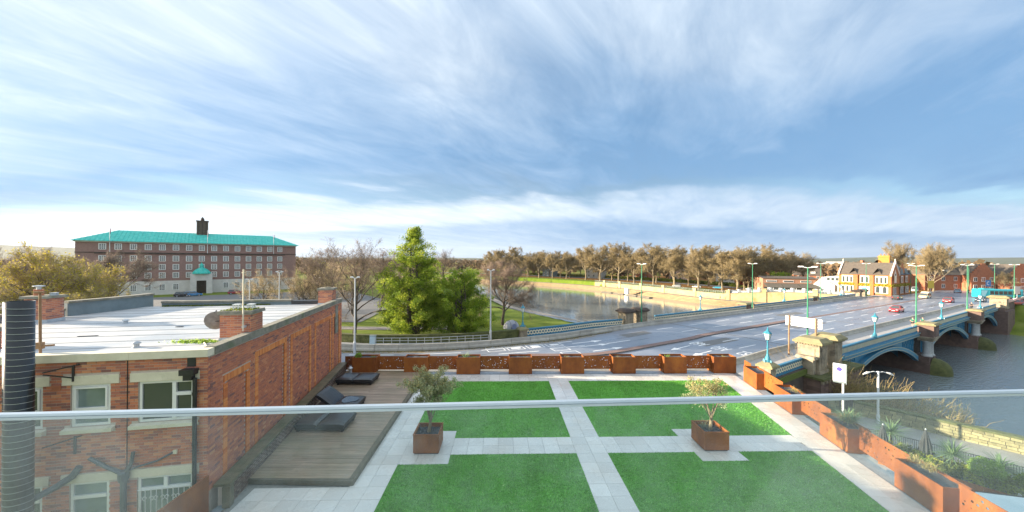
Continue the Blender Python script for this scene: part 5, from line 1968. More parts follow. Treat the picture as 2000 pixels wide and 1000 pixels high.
# recessed arched panels of the side wall: q0,q1,top
PAN = [(0.95, 2.04, 7.95), (2.82, 4.97, 8.22), (5.80, 7.81, 8.22), (8.74, 11.0, 8.22), (11.7, 12.8, 8.22)]
BL, BH = 0.2205, 0.0685
def cells(a0, a1, b0, b1, holes, put):
 A = sorted({a0, a1} | {v for h in holes for v in h[:2] if a0 < v < a1})
 B = sorted({b0, b1} | {v for h in holes for v in h[2:4] if b0 < v < b1})
 for i in range(len(A) - 1):
  for j in range(len(B) - 1):
   ca, cb = (A[i] + A[i + 1]) / 2, (B[j] + B[j + 1]) / 2
   if not any(h[0] < ca < h[1] and h[2] < cb < h[3] for h in holes):
    put(A[i], A[i + 1], B[j], B[j + 1])
m = MB(WF)
m.box(0.17, PL, 0.17, QL - 0.02, 0, 8.88)
cells(0.02, PL, 0.0, 9.0, OPEN, lambda a, b, c, d: m.box(a, b, 0.004, 0.168, c, d))
cells(0.168, QL, 0.0, 9.0, [(q0 - 0.03, q1 + 0.03, 0.0, zt + 0.03) for q0, q1, zt in PAN], lambda a, b, c, d: m.box(0.004, 0.168, a, b, c, d))
cells(0.168, QL, 0.0, 9.0, [], lambda a, b, c, d: m.box(0.040, 0.1675, a, b, c, d))
m.build('wall', M_MORTAR, bb)
brick_unit = MB()
brick_unit.box(-0.5, 0.5, -0.006, 0.02, -0.5, 0.5, 'k')
brick_me = brick_unit.mesh('brick', M_BRICKP)
cand = []
def hit(p0, p1, z0, z1, boxes):
 return any(p0 < b[1] - 0.01 and p1 > b[0] + 0.01 and z0 < b[3] - 0.005 and z1 > b[2] + 0.005 for b in boxes)
BLOCK = OPEN + LINT + SILL
rr = random.Random(21)
row = 0
z = 3.4
while z + BH < 9.0:
 p = -0.012 if row % 2 == 0 else -0.012 - 0.115
 while p < 6.5:
  a, b = max(p, -0.012), p + BL
  if b - a > 0.05:
   if not hit(a, b, z, z + BH, BLOCK):
    cand.append(('f', a, b, z))
   else:
    # cut bricks against openings
    for bx in BLOCK:
     if hit(a, b, z, z + BH, [bx]):
      if a < bx[0] - 0.05 and not hit(a, bx[0], z, z + BH, BLOCK):
                            cand.append(('f', a, bx[0] - 0.006, z))
      elif b > bx[1] + 0.05 and not hit(bx[1], b, z, z + BH, BLOCK):
                            cand.append(('f', bx[1] + 0.006, b, z))
      break
  p += BL + 0.0125
 z += BH + 0.0125
 row += 1
side = []
orange = []
z = 4.9
row = 0
while z + BH < 9.0:
 q = 0.0 if row % 2 == 0 else -0.115
 while q < QL:
  a, b = max(q, 0.01), min(q + BL, QL)
  mid = (a + b) / 2
  rec = 0.0
  skip = False
  for (q0, q1, zt) in PAN:
   inn = q0 - 0.22 < mid < q1 + 0.22 and z < zt + 0.22
   if inn:
    if q0 < mid < q1 and z < zt:
     rec = 0.035
     a, b = max(a, q0), min(b, q1)
    else:
     skip = True
  if not skip and b - a > 0.04:
   side.append((a, b, z, rec))
  q += BL + 0.0125
 z += BH + 0.0125
 row += 1
# the 300 bricks that show largest are objects of their own
def front_px(c):
 x, y, zz = WF((c[1] + c[2]) / 2, 0, c[3])
 return (c[2] - c[1]) / y
vis = [c for c in cand if c[1] < 4.0 and c[3] > 6.35 and c[2] - c[1] > 0.2]
vis.sort(key=lambda c: -front_px(c) - 0.0004 * c[3])
single = set(vis[:300])
base = Vector((-9.14, 10.4, 0))
fang = math.atan2(-0.184, -0.983)
for c in vis[:300]:
 x, y, zz = WF((c[1] + c[2]) / 2, 0, 0)
 o = link('brick', brick_me, bb, (x - base.x, y - base.y, c[3] + BH / 2), fang + PI)
 o.scale = (c[2] - c[1], rr.uniform(0.75, 1.25), BH)
m = MB(WF)
for c in cand:
 if c in single:
  continue
 m.ct = rr.random()
 d = rr.uniform(0.003, 0.008)
 m.box(c[1], c[2], -d, 0.019, c[3], c[3] + BH, 'k')
for (a, b, z, rec) in side:
 m.ct = min(1, max(0, rr.gauss(0.46, 0.24)))
 d = rr.uniform(0.009, 0.015)
 m.box(-d + rec, 0.019 + rec, a, b, z, z + BH, 'r')
m.build('brickwork', M_BRICK, bb, kind='stuff')
m = MB(WF)
for (q0, q1, zt) in PAN:
 for sd in (0, 1):
  z = 4.9
  k_ = 0
  while z + BH < zt:
   m.ct = rr.random()
   if sd == 0:
    m.box(-0.022, 0.019, q0 - 0.22, q0 - 0.004, z, z + BH, 'r')
   else:
    m.box(-0.022, 0.019, q1 + 0.004, q1 + 0.22, z, z + BH, 'r')
   z += BH + 0.0125
 q = q0 - 0.22
 while q + BH < q1 + 0.23:
  m.ct = rr.random()
  m.box(-0.022, 0.019, q, q + BH, zt + 0.002, zt + 0.215, 'r')
  q += BH + 0.0125
m.build('arch_border', M_ORANGE, bb, kind='stuff')
# patched vent in the last panel
m = MB(WF)
m.box(-0.03, 0.0, 12.0, 12.55, 7.1, 8.9, 'r')
m.build('cement_patch', M_COPING, bb)
# fascia and copings
for i in range(6):
 m = MB(WF)
 m.box(i * 2.0 - 0.04 + (0.0 if i else 0.0), i * 2.0 + 1.955, -0.07, 0.24, 9.003, CZ)
 m.build('fascia_slab', M_CREAM, bb)
for i in range(7):
 m = MB(WF)
 m.box(-0.07, 0.24, 0.245 + i * 1.88, 0.245 + i * 1.88 + 1.875, 9.003, CZ + 0.02)
 m.build('coping_stone', M_COPING, bb)
m = MB(WF)
m.box(0.245, 3.0, QL - 0.28, QL, 8.6, 9.02)
m.box(0.245, 3.0, QL - 0.31, QL + 0.03, 9.023, 9.14)
m.build('black_parapet', pm('black felt upstand', (0.03, 0.032, 0.036), (0.05, 0.052, 0.056), 0.35, 3), bb)
m = MB(WF)
m.box(3.003, 10.3, QL - 0.28, QL, 8.6, 9.1)
m.build('back_parapet', M_GREYPAINT, bb)
m = MB(WF)
m.box(3.003, 10.3, QL - 0.34, QL + 0.04, 9.103, 9.22)
m.build('coping_stone', M_COPING, bb)
m = MB()
pts_r = [(-22.5, 21.7), (-22.45, 20.6), (-22.5, 19.2), (-22.75, 17.7)]
pts_l = [(-22.75, 17.6), (-23.1, 15.8), (-23.5, 13.5)]
for pts, zt, nm in ((pts_r, 9.68, 'raised_parapet'), (pts_l, 9.32, 'side_parapet')):
 ln_ = smoothline(pts, 12)
 for off, z0, z1, mt, n2 in (((0, -0.28), 8.5, zt - 0.12, M_GREYPAINT, nm), ((0.07, -0.35), zt - 0.117, zt, M_COPING, 'coping_stone')):
  m = MB()
  A, B = offset(ln_, off[0]), offset(ln_, off[1])
  m.strip(zs(A, z0), zs(A, z1))
  m.strip(zs(A, z1), zs(B, z1))
  m.strip(zs(B, z1), zs(B, z0))
  m.strip([tuple(A[0]) + (z0,), tuple(B[0]) + (z0,)], [tuple(A[0]) + (z1,), tuple(B[0]) + (z1,)])
  m.strip([tuple(A[-1]) + (z0,), tuple(B[-1]) + (z0,)], [tuple(A[-1]) + (z1,), tuple(B[-1]) + (z1,)])
  m.build(n2, mt, bb)
# moss line along the foot of the back parapet
rg = np.random.default_rng(4)
n = 2600
P = np.array([WF(rg.uniform(4.2, 10.2), QL - 0.32 - abs(rg.normal(0, 0.07)), RZ + 0.01 + abs(rg.normal(0, 0.025))) for _ in range(n)])
V, F = leaf_arrays(rg, P - np.array([-9.14, 10.4, 0]), 0.06, 0.8)
link('roof_moss', np_mesh('roof_moss', V, F, M_HEDGE, rg.uniform(0, 0.6, n)), bb, kind='stuff')
n = 1100
P = np.array([(-11.35 + rg.normal(0, 0.42), 12.55 + rg.normal(0, 0.10), RZ + abs(rg.normal(0, 0.03))) for _ in range(n)])
V, F = leaf_arrays(rg, P - np.array([-9.14, 10.4, 0]), 0.06, 0.7)
link('roof_weeds', np_mesh('roof_weeds', V, F, M_BOX, rg.uniform(0, 1, n)), bb, kind='stuff')
def window(p0, p1, z0, z1, style, label=None, pane_mat=M_GLASS):
 fr_ = 0.065
 m = MB(WF)
 y0, y1 = 0.03, 0.10
 m.box(p0, p1, y0, y1, z0, z0 + fr_)
 m.box(p0, p1, y0, y1, z1 - fr_, z1)
 m.box(p0, p0 + fr_, y0 - 0.001, y1, z0 + fr_, z1 - fr_)
 m.box(p1 - fr_, p1, y0 - 0.001, y1, z0 + fr_, z1 - fr_)
 panes = []
 if style == 'split':           # opening top light over a fixed pane
  zm = z1 - (z1 - z0) * 0.60
  m.box(p0 + fr_, p1 - fr_, y0 - 0.02, y1, zm - 0.045, zm + 0.045)
  m.box(p0 + fr_ + 0.002, p0 + fr_ + 0.05, y0 - 0.03, y1, zm + 0.045, z1 - fr_)
  m.box(p1 - fr_ - 0.05, p1 - fr_ - 0.002, y0 - 0.03, y1, zm + 0.045, z1 - fr_)
  m.box(p0 + fr_ + 0.05, p1 - fr_ - 0.05, y0 - 0.03, y1, z1 - fr_ - 0.05, z1 - fr_ - 0.002)
 elif style == 'side':          # fixed pane with two lights beside it
  pm_ = p0 + (p1 - p0) * 0.36
  m.box(pm_ - 0.05, pm_ + 0.05, y0 - 0.02, y1, z0 + fr_, z1 - fr_)
  zm = z0 + (z1 - z0) * 0.66
  m.box(p0 + fr_, pm_ - 0.05, y0 - 0.02, y1, zm - 0.05, zm + 0.05)
 elif style == 'top':           # two small lights above one pane
  zm = z1 - (z1 - z0) * 0.30
  m.box(p0 + fr_, p1 - fr_, y0 - 0.02, y1, zm - 0.045, zm + 0.045)
  pm_ = (p0 + p1) / 2
  m.box(pm_ - 0.05, pm_ + 0.05, y0 - 0.02, y1, zm + 0.045, z1 - fr_)
 elif style == 'toplight':
  zm = z1 - (z1 - z0) * 0.34
  m.box(p0 + fr_, p1 - fr_, y0 - 0.02, y1, zm - 0.045, zm + 0.045)
 w = m.build('window', M_WHITE, bb)
 if label:
  w['label'] = label
 m = MB(WF)
 m.box(p0 + fr_, p1 - fr_, 0.065, 0.085, z0 + fr_, z1 - fr_)
 m.build('pane', pane_mat, w)
 return w
for i, (p0, p1, z0, z1) in enumerate(OPEN):
 window(p0 + 0.01, p1 - 0.01, z0 + 0.01, z1 - 0.01, ['split', 'side', 'toplight', 'top', 'split', 'toplight'][i], None, M_GLASSPALE if i in (0, 2, 3) else M_GLASS)
# dark reveals are the mortar wall itself; dried flowers behind the big pane
for (p0, p1, z0, z1) in LINT:
 m = MB(WF)
 m.box(p0, p1, -0.03, 0.05, z0, z1)
 m.build('lintel', M_CREAM, bb)
for (p0, p1, z0, z1) in SILL:
 for a, b in (((p0, (p0 + p1) / 2 - 0.003), ((p0 + p1) / 2 + 0.003, p1)) if p1 - p0 > 1.4 else ((p0, p1),)):
  m = MB(WF)
  m.slab([(-0.13, z0), (0.05, z0), (0.05, z1), (-0.13, z1 - 0.035)], a, b, 'x')
  m.build('sill', M_CREAM, bb)
# iron scroll grille in front of the lower right window
m = MB(WF)
for i in range(10):
 p = 0.44 + i * 0.14
 m.tube([(p, -0.02, 4.32), (p, -0.02, 5.18)], 0.012, 4)
for i in range(5):
 p = 0.51 + i * 0.28
 for sgn in (-1, 1):
  m.tube([(p + sgn * (0.055 + 0.05 * math.cos(a)), -0.02, 4.92 + 0.06 * math.sin(a)) for a in np.linspace(0, 5.0, 9)], 0.009, 4)
m.tube([(0.38, -0.02, 5.18), (1.75, -0.02, 5.18)], 0.012, 4)
m.build('window_grille', M_WHITEMETAL, bb)
# air brick
m = MB(WF)
m.box(3.60, 3.82, -0.02, 0.0, 8.22, 8.35, 'k')
for i in range(6):
 for j in range(3):
  m.box(3.615 + i * 0.034, 3.635 + i * 0.034, -0.026, -0.0205, 8.235 + j * 0.038, 8.262 + j * 0.038)
m.build('air_brick', M_TERRA, bb)
# black square outlet, hopper head and downpipe at the corner
m = MB(WF)
m.box(0.30, 0.52, -0.02, 0.0, 8.72, 8.98, 'k')
m.build('outlet_hole', M_BLACKMETAL, bb)
m = MB(WF)
m.prism([(0.22, -0.24), (0.60, -0.24), (0.60, -0.015), (0.22, -0.015)], 8.52, 8.68)
m.prism([(0.30, -0.20), (0.52, -0.20), (0.52, -0.015), (0.30, -0.015)], 8.36, 8.517)
dp = m.build('hopper_head', M_BLACKMETAL, bb)
m = MB(WF)
m.tube([(0.27, -0.10, 8.4), (0.27, -0.10, 3.3)], 0.055, 8)
for zc in (7.9, 6.4, 5.0):
 m.lathe([(0.066, zc), (0.066, zc + 0.08)], 8, (0.27, -0.10))
m.build('downpipe', M_BLACKMETAL, dp)
m = MB(WF)
m.tube([(2.02, -0.015, 8.98), (2.02, -0.015, 5.75)], 0.012, 5)
m.build('wall_cable', M_BLACKMETAL, bb)
# soil pipes meeting in a Y between the lower windows
m = MB(WF)
m.tube([(2.02, -0.12, 5.72), (2.02, -0.12, 3.2)], 0.07, 8)
m.tube([(2.85, -0.10, 6.28), (2.45, -0.11, 6.0), (2.12, -0.12, 5.82), (2.02, -0.12, 5.68)], [0.05, 0.05, 0.06, 0.07], 8)
m.tube([(1.80, -0.10, 6.36), (1.84, -0.11, 6.05), (1.92, -0.12, 5.86), (2.02, -0.12, 5.68)], [0.045, 0.045, 0.055, 0.07], 8)
m.tube([(0.86, -0.06, 6.22), (1.25, -0.07, 6.02), (1.75, -0.09, 5.9), (1.95, -0.11, 5.82)], 0.028, 6)
m.lathe([(0.10, 5.55), (0.12, 5.62), (0.12, 5.80), (0.08, 5.84)], 10, (2.02, -0.12))
m.build('waste_pipe', pm('grey black pipe', (0.10, 0.12, 0.13), (0.06, 0.07, 0.08), 0.3, 3), bb)
m = MB(WF)
m.box(0.76, 0.86, -0.05, 0.0, 6.17, 6.28, 'k')
m.build('pipe_outlet', M_CREAM, bb)
# chimneys
chim_unit = MB()
chim_unit.box(-0.5, 0.5, -0.012, 0.02, -0.5, 0.5, 'k')
def chimney(label, x, y, w, d, z0, z1, ang, cap_over, pots, mortar=True):
 t = thing('chimney_stack', label, 'chimney', (x, y, z0), ang)
 m = MB()
 m.box(-w / 2 + 0.012, w / 2 - 0.012, -d / 2 + 0.012, d / 2 - 0.012, 0, z1 - z0 - 0.1)
 m.build('core', M_MORTAR, t)
 rr2 = random.Random(int(abs(x) * 100))
 row_, z_ = 0, 0.16
 while z_ + BH < z1 - z0 - 0.1:
  for (L_, D_, a_) in ((w, d, 0), (d, w, PI / 2), (w, d, PI), (d, w, -PI / 2)):
   c, s = math.cos(a_), math.sin(a_)
   p_ = -L_ / 2 + (0 if row_ % 2 == 0 else -0.115)
   while p_ < L_ / 2 - 0.03:
    a, b = max(p_, -L_ / 2), min(p_ + BL, L_ / 2 - 0.014)
    if b - a > 0.05:
     u = (a + b) / 2
     vx, vy = u * c + (D_ / 2 - 0.012) * s, u * s - (D_ / 2 - 0.012) * c
     o = link('brick', brick_me, t, (vx, vy, z_ + BH / 2), a_)
     o.scale = (b - a, 1, BH)
    p_ += BL + 0.0125
  row_ += 1
  z_ += BH + 0.0125
 m = MB()
 c_ = cap_over
 m.box(-w / 2 - c_, w / 2 + c_, -d / 2 - c_, d / 2 + c_, z1 - z0 - 0.1, z1 - z0 + 0.02, taper=0.02)
 m.build('cap', M_COPING, t)
 m = MB()
 m.box(-w / 2 - 0.035, w / 2 + 0.035, -d / 2 - 0.035, d / 2 + 0.035, -0.02, 0.15, taper=0.02)
 m.build('flashing', M_LEAD, t)
 for k in pots:
  k(t, z1 - z0 + 0.02)
 return t
def cowl(px_, py_):
 def f(t, z):
  m = MB()
  for (a, b) in ((-0.08, -0.08), (0.08, -0.08), (-0.08, 0.08), (0.08, 0.08)):
   m.box(px_ + a - 0.02, px_ + a + 0.02, py_ + b - 0.02, py_ + b + 0.02, z + 0.001, z + 0.16)
  m.box(px_ - 0.11, px_ + 0.11, py_ - 0.11, py_ + 0.11, z + 0.163, z + 0.19)
  m.build('chimney_cowl', M_WHITEMETAL, t)
 return f
def pot(px_, py_, r, h, mat, cow=False):
 def f(t, z):
  m = MB()
  m.lathe([(r, z), (r * 0.92, z + h * 0.8), (r * 1.05, z + h * 0.85), (r * 1.05, z + h), (r * 0.8, z + h)], 12, (px_, py_))
  p = m.build('chimney_pot', mat, t, smooth=False)
  if cow:
   m = MB()
   m.lathe([(r * 0.5, z + h), (r * 0.5, z + h + 0.12), (r * 1.2, z + h + 0.14), (r * 1.2, z + h + 0.18), (0.02, z + h + 0.2)], 8, (px_, py_))
   m.build('pot_cowl', M_GALV, p)
 return f
SANG = math.atan2(0.983, -0.184) - PI / 2
c1 = chimney('brick chimney stack with two white cowls and a mossy cap', -10.18, 13.05, 1.02, 0.82, RZ, 10.0, SANG, 0.07, (cowl(-0.22, 0.1), cowl(0.26, 0.1)))
chimney('small brick chimney stack at the far corner of the flat roof', -12.15, 22.75, 0.85, 0.72, RZ, 9.98, SANG, 0.07, (pot(0, 0, 0.2, 0.05, M_COPING),))
chimney('brick chimney stack with an orange pot beside the black duct', -21.9, 16.2, 0.85, 0.75, RZ, 10.12, SANG, 0.10, (pot(-0.22, 0, 0.16, 0.28, M_TERRA, True), pot(0.28, 0.1, 0.14, 0.12, M_LEAD)))
chimney('low brick stack at the left edge behind the black duct', -17.4, 11.6, 0.9, 0.7, 8.6, 9.62, SANG, 0.08, ())
n = 420
P = np.column_stack([rg.uniform(-0.5, 0.5, n), rg.uniform(-0.4, 0.3, n), np.full(n, 1.13) + abs(rg.normal(0, 0.012, n))])
V, F = leaf_arrays(rg, P, 0.05, 0.8)
link('cap_moss', np_mesh('cap_moss', V, F, M_HEDGE, rg.uniform(0, 0.8, n)), c1, kind='stuff')
# mast on the white-cowled chimney
ma = wthing('aerial_mast', 'thin white mast fixed to the side of the white cowled chimney', 'mast', (-9.75, 12.75, 9.2))
m = MB()
m.tube([(-9.76, 12.56, 9.3), (-9.77, 12.58, 11.55)], 0.022, 6)
m.tube([(-9.85, 12.58, 11.42), (-9.69, 12.58, 11.42)], 0.012, 5)
m.build('pole', M_CREAM, ma)
m = MB()
m.box(-9.80, -9.72, 12.55, 12.68, 9.42, 9.50)
m.build('bracket', M_GALV, ma)
# satellite dish
ds = thing('satellite_dish', 'weathered grey satellite dish on the chimney with white cowls', 'satellite dish', (-10.95, 12.75, 9.62), 0.0)
m = MB()
rings = []
R_ = 0.36
for i in range(7):
 r = R_ * i / 6
 rings.append([(r * math.cos(2 * PI * k_ / 20), r * math.sin(2 * PI * k_ / 20), 0.35 * r * r) for k_ in range(20)])
rot = Matrix.Rotation(math.radians(28), 3, 'Z') @ Matrix.Rotation(math.radians(-72), 3, 'X')
ids = [[m.vert(rot @ Vector((p[0] * 0.9, p[1], p[2]))) for p in ring] for ring in rings]
for a, b in zip(ids, ids[1:]):
 for k_ in range(20):
  m.face((a[k_], a[(k_ + 1) % 20], b[(k_ + 1) % 20], b[k_]))
m.build('dish', pm('weathered dish', (0.27, 0.25, 0.24), (0.17, 0.15, 0.145), 0.55, 4, lo=0.35, hi=0.65), ds, smooth=True)
m = MB()
m.tube([tuple(rot @ Vector((0, -0.33, 0.02))), tuple(rot @ Vector((0, -0.30, 0.30))), tuple(rot @ Vector((0, -0.05, 0.42)))], 0.014, 5)
m.tube([(0, 0.02, 0), (0.2, 0.1, 0), (0.42, 0.15, 0.0)], 0.02, 6)
m.build('arm', M_BLACKMETAL, ds)
m = MB()
e = rot @ Vector((0, -0.05, 0.42))
m.box(e.x - 0.04, e.x + 0.04, e.y - 0.06, e.y + 0.06, e.z - 0.035, e.z + 0.035)
m.build('receiver', M_BLACKMETAL, ds)
# roof vents
used = []
vt = thing('roof_vent', 'x', 'vent', (0, 0, 0), 0, 'small blue grey roof vents')
m = MB()
m.lathe([(0.12, 0), (0.11, 0.02), (0.075, 0.04), (0.075, 0.13)], 12)
m.build('pipe', M_LEAD, vt)
m = MB()
m.lathe([(0.12, 0.132), (0.12, 0.16), (0.06, 0.20), (0.01, 0.215)], 12)
m.build('hood', M_LEAD, vt)
place(vt, used, (-17.75, 15.9, RZ), 0, 'blue grey roof vent farther back on the flat roof')
place(vt, used, (-12.75, 11.75, RZ), 0, 'blue grey roof vent nearer the front edge of the flat roof')
# stick left on the roof, loose felt strips
st_ = MB()
st_.tube([(-10.98, 12.35, RZ + 0.03), (-10.35, 11.75, RZ + 0.03)], 0.022, 6)
o = st_.build('timber_stick', M_CREAM)
tag(o, 'pale stick lying on the flat roof by the weeds', 'stick')
for (x, y, a_, L_, lab) in ((-16.3, 13.3, 0.25, 0.6, 'long dark strip lying on the flat roof near the duct'), (-14.6, 15.2, 0.2, 0.28, 'short dark scrap in the middle of the flat roof'), (-11.6, 18.4, 0.1, 0.3, 'dark scrap on the flat roof behind the satellite dish')):
 m = MB()
 m.box(-L_ / 2, L_ / 2, -0.05, 0.05, 0, 0.018, taper=0.01)
 o = m.build('felt_scrap', M_BLACKMETAL)
 o.location = (x, y, RZ + 0.013)
 o.rotation_euler = (0, 0, a_)
 tag(o, lab, 'debris')
# pole with a bracket by the duct
ap = wthing('roof_pole', 'brown steel pole with a cross bar beside the black duct', 'pole', WF(4.05, 0.35, RZ))
m = MB(WF)
m.tube([(4.36, 0.3, 8.95), (4.38, 0.3, 10.95)], 0.03, 8)
m.build('pole', M_RUSTPOST, ap)
m = MB(WF)
m.tube([(4.28, 0.3, 10.95), (4.5, 0.3, 10.95)], 0.035, 6)
m.tube([(4.28, 0.3, 9.42), (4.0, 0.25, 9.44)], 0.03, 6)
m.box(4.31, 4.43, 0.25, 0.36, 9.33, 9.52)
m.build('bracket', M_RUSTPOST, ap)
# black spiral duct
dk = wthing('spiral_duct', 'tall black spiral wound ventilation duct in front of the brick wall', 'duct', WF(3.95, -0.62, 3))
dc = WF(3.95, -0.62, 0)
m = MB()
m.lathe([(0.25, 2.5), (0.25, 10.80), (0.24, 10.80), (0.24, 10.4), (0.02, 10.4)], 32, dc[:2])
m.build('tube', pm('black duct paint', (0.012, 0.016, 0.020), (0.024, 0.034, 0.042), 0.32, 1.5, lo=0.45, hi=0.8, c3=(0.22, 0.28, 0.31), scale3=2.6, lo3=0.70, hi3=0.80), dk, smooth=True)
m = MB()
sp = []
turns = 8.4 / 0.165
for i in range(int(turns * 24)):
 a = -2 * PI * i / 24
 sp.append((dc[0] + 0.253 * math.cos(a), dc[1] + 0.253 * math.sin(a), 2.45 + 8.3 * i / (turns * 24)))
m.tube(sp, 0.0065, 3, False)
m.build('seam', M_GALV, dk)
m = MB(WF)
m.tube([(3.75, -0.3, 8.80), (3.15, -0.03, 8.93)], 0.018, 5)
m.tube([(3.30, -0.03, 8.9), (3.30, -0.03, 8.45)], 0.03, 5)
m.tube([(3.7, -0.35, 8.76), (3.30, -0.03, 8.55)], 0.02, 5)
m.tube([(3.75, -0.3, 6.75), (3.1, -0.03, 6.9)], 0.018, 5)
m.tube([(3.25, -0.03, 6.9), (3.25, -0.03, 6.4)], 0.03, 5)
m.build('bracket', M_BLACKMETAL, dk)
m = MB(WF)
m.tube([(3.85, -0.45, 5.45), (3.5, -0.2, 5.62), (3.25, -0.1, 5.8), (3.1, -0.08, 6.05)], [0.09, 0.09, 0.09, 0.08], 8)
m.build('branch_pipe', pm('dark flexible pipe', (0.08, 0.10, 0.11), (0.05, 0.06, 0.07), 0.4, 4), dk)
# ================================================================ the long office block
ob = wthing('office_block', 'long five storey brick office block with a bright green copper roof', 'building', (-123, 98.8, 0))
OA = (-123.5, 97.6)
ODX, ODY = 0.762, 0.648
OL_ = 53.5
def OF(s, d, z):             # s along the front, d back from it
 return (OA[0] + ODX * s - ODY * d, OA[1] + ODY * s + ODX * d, z)
M_OBRICK = pm('dull purple brick', (0.34, 0.205, 0.175), (0.26, 0.155, 0.135), 0.9, 2.5, bump=0.2, bscale=10, c3=(0.29, 0.19, 0.155), scale3=0.3)
M_PORTLAND = pm('portland stone', (0.70, 0.67, 0.63), (0.56, 0.54, 0.51), 0.85, 0.8)
k = NT('green copper')
c = k.ramp(k.noise(0.8, 8, 0.75, (1.4, 1.4, 0.4)), [(0.28, (0.02, 0.36, 0.30)), (0.52, (0.045, 0.52, 0.44)), (0.76, (0.16, 0.62, 0.52))])
k.base(c)
k.rough(0.7)
M_COPPER = k.m
m = MB(OF)
m.box(0, OL_, 0, 16, -0.5, 4.3)
m.build('stone_base', M_PORTLAND, ob)
m = MB(OF)
m.box(0.03, OL_ - 0.03, 0.03, 16, 4.303, 16.1)
m.build('wall', M_OBRICK, ob)
m = MB(OF)
m.box(-0.12, OL_ + 0.12, -0.12, 16.1, 13.0, 13.18)
m.box(3.6, OL_ - 3.6, -0.35, 0.0, 12.75, 12.997)
m.build('string_course', M_DARKSTONE, ob)
m = MB(OF)
m.box(-0.25, OL_ + 0.25, -0.25, 16.2, 16.103, 16.4)
m.build('cornice', M_PORTLAND, ob)
m = MB(OF)
e = 0.9
a = [(-e, -e, 16.43), (OL_ + e, -e, 16.43), (OL_ + e, 16 + e, 16.43), (-e, 16 + e, 16.43)]
r0, r1 = (7.0, 8, 20.1), (OL_ - 7.0, 8, 20.1)
m.poly([a[0], a[1], r1, r0])
m.poly([a[1], a[2], r1])
m.poly([a[2], a[3], r0, r1])
m.poly([a[3], a[0], r0])
m.poly([(p[0], p[1], 16.405) for p in a][::-1])
rf = m.build('roof', M_COPPER, ob)
m = MB(OF)
for i in range(1, 62):       # standing seams of the copper
 s = -e + i * 0.9
 f = 1.0
 if s < 7.0:
  f = (s + e) / 7.9
 elif s > OL_ - 7.0:
  f = (OL_ + e - s) / 7.9
 top_d, top_z = -e + (8 + e) * f, 16.43 + 3.67 * f
 m.tube([(s, -e, 16.45), (s, top_d, top_z + 0.02)], 0.09, 3, False)
m.build('standing_seam', M_COPPER, rf, kind='stuff')
m = MB(OF)
m.box(OL_ * 0.47, OL_ * 0.47 + 3.0, 6.6, 9.4, 18.5, 24.2)
st = m.build('chimney', pm('sooty brick', (0.13, 0.10, 0.075), (0.085, 0.065, 0.05), 0.9, 2), ob)
m = MB(OF)
m.box(OL_ * 0.47 - 0.15, OL_ * 0.47 + 3.15, 6.45, 9.55, 24.2, 24.5)
m.lathe([(0.5, 24.5), (0.5, 25.2), (0.3, 25.5), (0.03, 25.9)], 8, (OL_ * 0.47 + 1.5, 8))
m.build('cap', M_DARKSTONE, st)
for k_ in (0.5, 1.5, 2.5):
 m = MB(OF)
 m.box(OL_ * 0.47 + k_ - 0.14, OL_ * 0.47 + k_ + 0.14, 6.55, 6.597, 18.6, 24.1)
 m.build('buttress', M_DARKSTONE, st)
# windows: frame with glazing bars, and its pane
WWID, WHGT = 1.5, 1.8
def sash(w, h, cols, rows):
 m = MB()
 t = 0.17
 m.box(-w / 2, w / 2, -0.07, 0.06, 0, t)
 m.box(-w / 2, w / 2, -0.07, 0.06, h - t, h)
 m.box(-w / 2, -w / 2 + t, -0.069, 0.06, t, h - t)
 m.box(w / 2 - t, w / 2, -0.069, 0.06, t, h - t)
 for i in range(1, cols):
  x = -w / 2 + t + (w - 2 * t) * i / cols
  m.box(x - 0.045, x + 0.045, -0.05, 0.03, t, h - t)
 for j in range(1, rows):
  z = t + (h - 2 * t) * j / rows
  m.box(-w / 2 + t, w / 2 - t, -0.048, 0.03, z - 0.045, z + 0.045)
 a = m.mesh('window', M_WHITE)
 m = MB()
 m.box(-w / 2 + t, w / 2 - t, -0.02, 0.02, t, h - t)
 b = m.mesh('pane', M_GLASS)
 return a, b
WM = sash(WWID, WHGT, 3, 4)
WS = sash(1.45, 2.0, 3, 4)
OANG = math.atan2(ODY, ODX)
for row, (z, me2) in enumerate(((13.95, WM), (10.45, WM), (7.75, WM), (5.15, WM), (1.3, WS))):
 for i in range(15):
  s = 5.1 + i * 3.09
  if row == 4 and 6 <= i <= 8:
   continue
  if row in (3,) and i == 7:
   continue
  x, y, _ = OF(s, -0.02, 0)
  o = link('window', me2[0], ob, (x - ob['_o'][0], y - ob['_o'][1], z), OANG)
  link('pane', me2[1], o)
# entrance bay with a small copper dome
es = 5.1 + 7 * 3.09
m = MB(OF)
m.box(es - 2.7, es - 1.2, -2.6, -0.003, -0.4, 6.4)
m.box(es + 1.2, es + 2.7, -2.6, -0.003, -0.4, 6.4)
m.box(es - 1.2, es + 1.2, -2.6, -0.003, 4.2, 6.4)
en = m.build('entrance_porch', M_PORTLAND, ob)
m = MB(OF)
m.box(es - 1.2, es + 1.2, -0.9, -0.8, -0.3, 4.2)
m.build('entrance_door', pm('dark oak door', (0.07, 0.05, 0.035), (0.04, 0.03, 0.02), 0.6, 3), en)
m = MB(OF)
m.lathe([(2.35, 6.4), (2.35, 6.65), (2.1, 7.1), (1.6, 7.7), (0.95, 8.15), (0.5, 8.4), (0.5, 9.0), (0.62, 9.05), (0.4, 9.5), (0.12, 9.8), (0.02, 10.3)], 20, (es, -1.4))
m.build('copper_dome', M_COPPER, en, smooth=False)
used = []
fp = thing('flagpole', 'x', 'flagpole', (0, 0, 0), 0, 'white flagpoles on the front of the green roofed block')
m = MB()
m.lathe([(0.09, 0), (0.05, 7.4), (0.10, 7.45), (0.02, 7.6)], 8)
